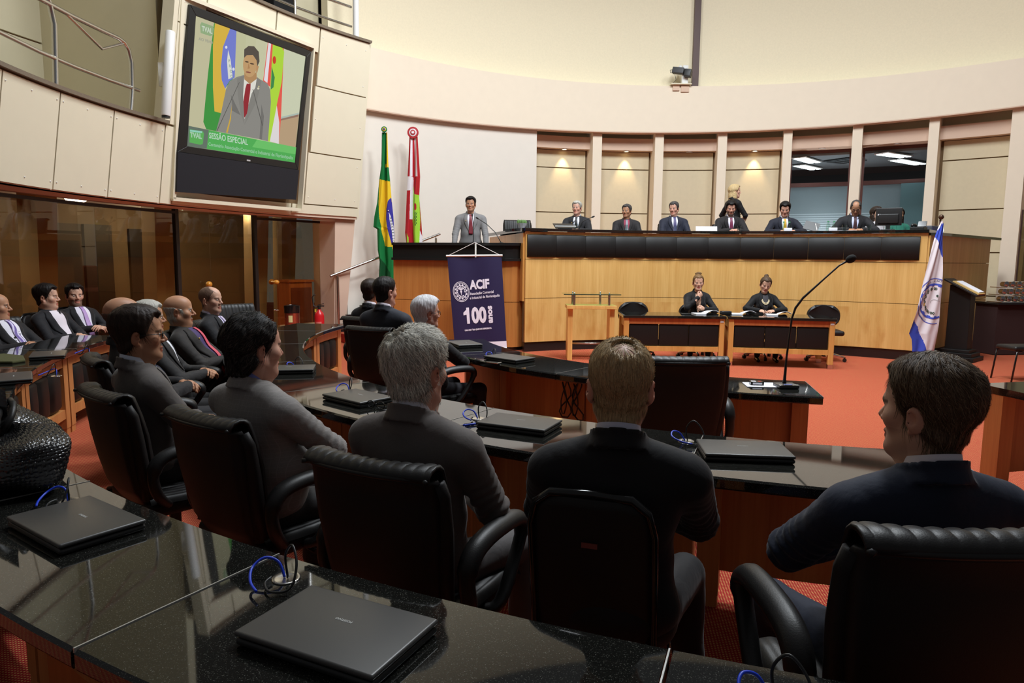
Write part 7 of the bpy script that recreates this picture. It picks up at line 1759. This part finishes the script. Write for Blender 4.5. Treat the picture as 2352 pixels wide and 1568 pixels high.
for i, (x, y, lab) in enumerate([(4.75, 12.15, 'by the yellow tie'), (5.40, 11.87, 'by the last man')]):
    o = rot_box('napkin_box', 'white napkin box on the dais ' + lab, 'box', x, y, ZT, (0.13, 0.09, 0.055), -0.3, M_PAPER); o['group'] = 'napkin boxes'
    for k in range(2):
        t = thing('water_bottle', 'green capped water bottle %s behind the white box %s' % (('left', 'right')[k], lab), 'bottle', (x - 0.04 + 0.1 * k, y + 0.10, ZT), 0, 'water bottles on the dais')
        build('bottle', MB().lathe([(0.001, 0), (0.03, 0), (0.032, 0.01), (0.032, 0.11), (0.014, 0.145), (0.014, 0.155)], n=16), M_CLRB, t, smooth=True, auto=50); build('cap', MB().cyl((0, 0, 0.152), (0, 0, 0.172), 0.016, 14), M_GRNB, t)
t = thing('tablet', 'dark tablet propped on a stand between yellow tie and last man', 'tablet', (5.10, 12.02, ZT), -0.35)
build('screen', MB().box((0, 0.0, 0.085), (0.24, 0.012, 0.17), M=Matrix.Rotation(-0.55, 3, 'X') @ Matrix.Rotation(0.3, 3, 'Y')), M_PLASTIC, t); build('stand', MB().tube([(0.09, -0.05, 0.0), (0.06, 0.0, 0.12), (0.11, 0.07, 0.0)], 0.007, 8), M_STEEL, t)
t = thing('monitor', 'back of a black computer monitor on the dais right end', 'monitor', (6.13, 11.50, ZT), -0.62); t.scale = (0.82, 0.82, 0.95)
build('panel', MB().rbox((0, 0, 0.235), (0.47, 0.05, 0.30), 0.012, 2), M_PLASTIC, t, smooth=True, auto=40); build('back_bulge', MB().rbox((0, -0.035, 0.20), (0.36, 0.04, 0.16), 0.015, 2), M_PLASTIC, t, smooth=True, auto=40)
build('neck', MB().box((0, 0.0, 0.06), (0.07, 0.05, 0.12)), M_PLASTIC, t); build('foot', MB().rbox((0, 0, 0.009), (0.24, 0.18, 0.018), 0.006, 2), M_PLASTIC, t); build('sticker', MB().box((-0.17, -0.027, 0.27), (0.05, 0.003, 0.025)), M_PAPER, t)
t = thing('desk_phone', 'black desk telephone right of the monitor', 'phone', (6.50, 11.27, ZT), -0.8)
build('base', MB().prism([(-0.10, -0.10), (0.10, -0.10), (0.10, 0.10), (-0.10, 0.10)], 0, 0.05), M_PLASTIC, t, bevel=0.008); build('handset', MB().tube([(-0.07, -0.1, 0.065), (-0.07, -0.06, 0.085), (-0.07, 0.06, 0.085), (-0.07, 0.1, 0.065)], 0.022, 10), M_PLASTIC, t, smooth=True); build('screen_flap', MB().box((0.03, 0.07, 0.10), (0.12, 0.02, 0.09), M=Matrix.Rotation(-0.4, 3, 'X')), M_GLOSSB, t)
t = thing('printer', 'small blue grey printer at the dais right corner', 'printer', (6.86, 11.62, 2.037), 0.65)
build('body', MB().rbox((0, 0, 0.065), (0.36, 0.26, 0.13), 0.015, 2), mat('printer_grey', (70, 72, 80), 0.5), t, smooth=True, auto=40); build('front_panel', MB().box((-0.05, -0.132, 0.07), (0.24, 0.004, 0.08)), mat('printer_blue', (52, 58, 110), 0.4), t); build('cable', MB().tube([(0.17, -0.1, 0.08), (0.26, -0.12, 0.11), (0.25, -0.14, 0.05), (0.16, -0.15, 0.01)], 0.008, 8), M_WHITE, t, smooth=True)
o = rot_box('paper_sheet', 'white papers under the last man\'s hand on the dais', 'paper', 5.68, 11.95, ZT, (0.30, 0.21, 0.012), -0.45, M_PAPER)
def mic(label, base, pts, head_r=0.014):
    t = thing('microphone', label, 'microphone', base, 0, 'gooseneck microphones on the platform')
    build('base', MB().lathe([(0.04, 0), (0.04, 0.008), (0.012, 0.02)], n=18), M_PLASTIC, t, smooth=True, auto=40); build('gooseneck', MB().tube(pts, [0.007] * (len(pts) - 1) + [0.006], 8), M_PLASTIC, t, smooth=True)
    d = (Vector(pts[-1]) - Vector(pts[-2])).normalized(); build('windscreen', MB().tube([Vector(pts[-1]) - d * 0.015, Vector(pts[-1]), Vector(pts[-1]) + d * 0.03, Vector(pts[-1]) + d * 0.045], [0.008, head_r, head_r, 0.006], 10), MATS['foam_black'], t, smooth=True)
mic('upright gooseneck microphone at the speaker\'s mouth', (-0.69, 12.18, 1.835), [(0, 0, 0), (0.0, 0.0, 0.2), (-0.004, 0.02, 0.36), (-0.02, 0.06, 0.47)])
mic('slanted gooseneck microphone rising from the pulpit right', (-0.20, 12.14, 1.835), [(0, 0, 0), (-0.05, 0.02, 0.09), (-0.11, 0.05, 0.19), (-0.26, 0.12, 0.33), (-0.42, 0.2, 0.43)])
mic('gooseneck microphone before the man with the black tie', (1.16, 12.36, ZT), [(0, 0, 0), (0.01, 0, 0.06), (0.05, 0.0, 0.14), (0.14, 0.0, 0.19), (0.23, 0.0, 0.225)])
t = thing('bouquet', 'small bouquet in white wrapping before the empty dais chair', 'flowers', (0.16, 12.42, ZT))
build('wrapping', MB().lathe([(0.03, 0), (0.06, 0.05), (0.10, 0.11), (0.085, 0.10), (0.02, 0.02)], n=9), M_PAPER, t)
mb = MB()
for k in range(16):
    a = k * 2.4; r_ = 0.02 + 0.065 * ((k * 7) % 16) / 16; mb.sph((r_ * cos(a), r_ * sin(a), 0.12 + 0.03 * ((k * 5) % 7) / 7), 0.022, 6, 4, (1, 0.5, 1.4))
build('leaves', mb, mat('leaf_green', (96, 130, 70), 0.6), t)

# ---- on the two tables
def pad(name, label, x, y, rz, z=0.7465, curl=True):
    t = thing(name, label, 'paper', (x, y, z), rz, 'papers on the tables')
    build('pages', MB().box((-0.10, 0.0, 0.008), (0.16, 0.22, 0.014)), M_PAPER, t)
    if curl: build('open_page', MB().grid(lambda u, v: (-0.02 + 0.19 * u, -0.11 + 0.22 * v - 0.05 * u, 0.016 + 0.06 * sin(u * pi * 0.8) * (1 - 0.3 * v) - 0.012 * u), 10, 4), M_PAPER, t, smooth=True, solid=0.004)
    return t
pad('notepad', 'open white notepad under the hand of the woman with the bun', 2.98, 10.72, 0.1)
pad('notepad', 'open white notepad the necklace woman writes in', 4.08, 10.62, -0.25)
pad('notepad', 'folded white papers between the two women', 3.56, 10.72, -0.1)
t = thing('recorder', 'small black voice recorder at the seam of the two tables', 'recorder', (3.27, 10.62, 0.7465), 0.1); build('body', MB().rbox((0, 0, 0.03), (0.16, 0.10, 0.06), 0.015, 2), M_PLASTIC, t, smooth=True, auto=40); build('screen', MB().box((0, -0.03, 0.061), (0.09, 0.02, 0.002)), M_STEEL, t)
t = thing('pen', 'dark pen in the writing woman\'s hand', 'pen', (3.905, 10.74, 0.83), 0); build('barrel', MB().cyl((0.02, 0, -0.05), (-0.065, 0.02, 0.085), 0.005, 8), M_BLACKC, t)
o = rot_box('pen_case', 'slim black case lying left of the bun woman\'s notepad', 'case', 2.68, 10.68, 0.7465, (0.16, 0.04, 0.014), 0.0, M_PLASTIC)

# ---- by the stairs and the glass wall
t = thing('fire_extinguisher', 'red fire extinguisher standing at the foot of the stairs', 'extinguisher', (-3.46, 12.42, 0))
build('cylinder', MB().lathe([(0.08, 0.0), (0.085, 0.02), (0.085, 0.52), (0.07, 0.58), (0.03, 0.62), (0.025, 0.64)], n=24), mat('extinguisher_red', (200, 30, 36), 0.3), t, smooth=True, auto=50)
build('valve', MB().cyl((0, 0, 0.63), (0, 0, 0.70), 0.022, 12).box((0.03, 0, 0.70), (0.12, 0.02, 0.02)).box((0.03, 0, 0.73), (0.11, 0.018, 0.012), M=Matrix.Rotation(-0.2, 3, 'Y')), M_BLACKC, t)
build('hose', MB().tube([(-0.02, 0, 0.68), (-0.10, 0, 0.70), (-0.12, 0, 0.86), (-0.08, 0, 0.90), (-0.06, 0, 0.89)], 0.011, 8), M_BLACKC, t, smooth=True); build('label', MB().arc((0, 0), 0.0852, 0.0862, -130, -50, 0.22, 0.42, n=10), mat('red_label', (226, 120, 112), 0.5), t); build('seal_tag', MB().box((-0.05, -0.06, 0.62), (0.03, 0.004, 0.05)), mat('yellow_tag', (206, 180, 60), 0.5), t)
t = thing('waste_bin', 'round steel waste bin with black rim by the glass wall', 'bin', (-3.92, 12.33, 0))
build('body', MB().lathe([(0.125, 0.0), (0.13, 0.02), (0.13, 0.60)], n=28), mat('steel_red_reflection', (190, 120, 100), 0.2, metal=0.9), t, smooth=True, auto=50); build('rim', MB().lathe([(0.134, 0.58), (0.138, 0.66), (0.138, 0.71), (0.10, 0.72), (0.09, 0.70), (0.09, 0.64)], n=28), M_GLOSSB, t, smooth=True, auto=40); build('sticker', MB().arc((0, 0), 0.131, 0.132, -100, -70, 0.42, 0.54, n=6), mat('pale_sticker', (220, 216, 150), 0.5), t)  # plain steel body, with a reddish reflection painted into its colour
t = thing('cabinet', 'low dark wooden cabinet seen through the glass near the stairs', 'cabinet', (-4.15, 13.25, 0), 0.9)
build('body', MB().box((0, 0, 0.55), (0.5, 0.4, 1.1)), M_CHERRY, t); build('top', MB().box((0, 0, 1.12), (0.56, 0.46, 0.04)), M_CHERRY, t); build('door', MB().box((0, -0.205, 0.52), (0.44, 0.01, 0.95)), m_wood('cabinet_door', (120, 62, 40), (96, 46, 30)), t)

# ---- right side: black lectern, bin, table with chrome ware
LR = -0.85
t = thing('lectern', 'black lectern with slanted top holding an open folder', 'lectern', (7.28, 11.25, 0), LR)
build('base', MB().box((0, 0, 0.035), (0.60, 0.54, 0.07)).box((0, 0, 0.10), (0.52, 0.46, 0.06)).box((0, 0, 0.155), (0.42, 0.36, 0.05)), M_PAD, t, bevel=0.006)
build('column', MB().add(*hexa([(-0.16, -0.12, 0.17), (0.16, -0.12, 0.17), (0.16, 0.12, 0.17), (-0.16, 0.12, 0.17)], [(-0.15, -0.13, 1.22), (0.15, -0.13, 1.09), (0.15, 0.13, 1.09), (-0.15, 0.13, 1.22)])), M_PAD, t, bevel=0.006)
Ms = Matrix.Rotation(R(28), 3, 'Y')
build('slanted_top', MB().box((0.02, 0, 1.18), (0.54, 0.44, 0.03), M=Ms), M_PLASTIC, t, bevel=0.005)
fo = bpy.data.objects['lectern']
def on_lectern(c): v = Ms @ Vector(c) + Vector((0.02, 0, 1.18)); v.rotate(Quaternion((0, 0, 1), LR)); return v + Vector((7.28, 11.25, 0))
o = build('folder', MB().box((0, 0, 0), (0.42, 0.34, 0.016), M=Ms), mat('tan_folder', (206, 172, 104), 0.7)); o.location = on_lectern((0.06, -0.02, 0.028)); o.rotation_euler = (0, 0, LR); tag(o, 'tan folder lying open on the black lectern', 'folder')
o = build('paper_stack', MB().box((0, 0, 0), (0.36, 0.26, 0.012), M=Ms), M_PAPER); o.location = on_lectern((0.06, 0.03, 0.044)); o.rotation_euler = (0, 0, LR); tag(o, 'white paper stack on the tan folder of the lectern', 'paper')
t = thing('waste_bin', 'wood coloured waste bin between the flag and the black lectern', 'bin', (6.98, 11.86, 0)); build('body', MB().lathe([(0.15, 0.0), (0.17, 0.62)], n=20), M_OAKP, t, smooth=True, auto=40); build('rim', MB().lathe([(0.175, 0.60), (0.18, 0.66), (0.14, 0.67), (0.14, 0.6)], n=20), M_PLASTIC, t, smooth=True, auto=40)
t = thing('side_table', 'dark side table before the beige panel at right', 'table', (8.68, 12.10, 0), 0.12); build('top', MB().box((0, 0, 0.885), (0.95, 0.55, 0.03)), M_BLACKST, t); build('cloth', MB().box((0, 0.02, 0.44), (0.88, 0.48, 0.86)), mat('dark_brown_cloth', (52, 28, 26), 0.9), t)
k_ = 0
for lv, n_ in ((0, 5), (1, 5), (2, 4)):
    o = build('tray', MB().rbox((0, 0, 0.006), (0.56, 0.34, 0.012), 0.004, 1), M_CHROME); o.location = (8.61 + 0.02 * lv, 12.05, 0.9005 + 0.125 * lv); o.rotation_euler = (0, 0, 0.12); tag(o, 'chrome tray of cups on the side table, ' + ('lowest', 'middle', 'uppermost')[lv], 'tray', 'trays')
    for i in range(n_):
        cx = 8.39 + 0.11 * i + 0.02 * lv
        o = build('chrome_cup', MB().lathe([(0.001, 0), (0.035, 0), (0.048, 0.02), (0.05, 0.105), (0.046, 0.105), (0.044, 0.02)], n=18, M=Matrix.Rotation(R(90), 3, 'X')), M_CHROME, smooth=True, auto=40)
        o.location = (cx, 12.01, 0.9128 + 0.125 * lv + 0.0505); o.rotation_euler = (0, 0, 0.12); tag(o, 'shiny chrome cup, %s from left in the %s tray on the side table' % (('first', 'second', 'third', 'fourth', 'fifth')[i], ('lowest', 'middle', 'uppermost')[lv]), 'cup', 'chrome cups on the side table')

# ---- woven black leather bag on the outer desk
def bag():
    t = thing('handbag', 'black woven leather handbag slumped on the granite desk', 'bag', (-1.83, 2.47, 0.751), R(-42)); t.scale = (0.74, 0.72, 0.80)
    nu, nv, per = 336, 112, 4
    vs = []
    for j in range(nv + 1):
        v = j / nv; ph = -pi / 2 + pi * (0.07 + 0.93 * v)
        for i in range(nu):
            u = 2 * pi * i / nu; cx, sx_ = cos(u), sin(u); cp = max(cos(ph), 0.0) ** 0.7; sp = sin(ph)
            lump = 1 + 0.09 * sin(3 * u + 2 * v) + 0.07 * sin(5 * u - 6 * v + 1) + 0.09 * sin(9 * v + 2 * u)
            x = 0.44 * cx * cp * lump; y = 0.24 * sx_ * cp * lump; z = 0.135 + (1.0 - 0.32 * cx * max(sp, 0)) * 0.135 * (abs(sp) ** 0.8 * (1 if sp > 0 else -1)) * (1 + 0.25 * sin(2 * u + 0.6) * max(sp, 0)) + 0.10 * max(0, -cx) * max(0, v - 0.3)
            n = Vector((cx * cp / 0.44, sx_ * cp / 0.24, sp / 0.15)).normalized()
            ci, cj = i // per, j // per; fu, fv = (i % per + 0.5) / per, (j % per + 0.5) / per
            over = (ci + cj) % 2
            d = 0.0075 * (sin(pi * fu) if over else sin(pi * fv)) - 0.002 + 0.0012 * over
            vs.append(Vector((x, y, max(z, 0.002))) + n * d if z > 0.012 else (x, y, 0.0))
    fs = [(j * nu + i, j * nu + (i + 1) % nu, (j + 1) * nu + (i + 1) % nu, (j + 1) * nu + i) for j in range(nv) for i in range(nu)]
    fs.append(tuple(range(nu - 1, -1, -1)))
    b = build('body', MB().add(vs, fs), mat('woven_patent_leather', (0.012, 0.012, 0.013, 1), 0.22, spec=0.8), t, smooth=True, auto=50)
    def loop(c, r_, n=26, tilt=0.6):
        return [(c[0] + r_ * cos(2 * pi * k / n), c[1] + 0.4 * r_ * sin(2 * pi * k / n), c[2] + tilt * r_ * sin(2 * pi * k / n) + 0.006 * (k % 2)) for k in range(n)]
    build('handle', MB().tube(loop((-0.05, -0.02, 0.27), 0.13), [0.014 + 0.003 * (k % 2) for k in range(26)], 10, closed=True), M_LEATH, t, smooth=True)
    build('strap', MB().tube([(-0.14, 0.02, 0.26), (-0.06, -0.02, 0.33), (0.04, -0.06, 0.30), (0.16, -0.1, 0.24), (0.24, -0.16, 0.14), (0.26, -0.2, 0.05)], [0.02, 0.026, 0.026, 0.022, 0.02, 0.016], 10), M_LEATH, t, smooth=True)
bag()
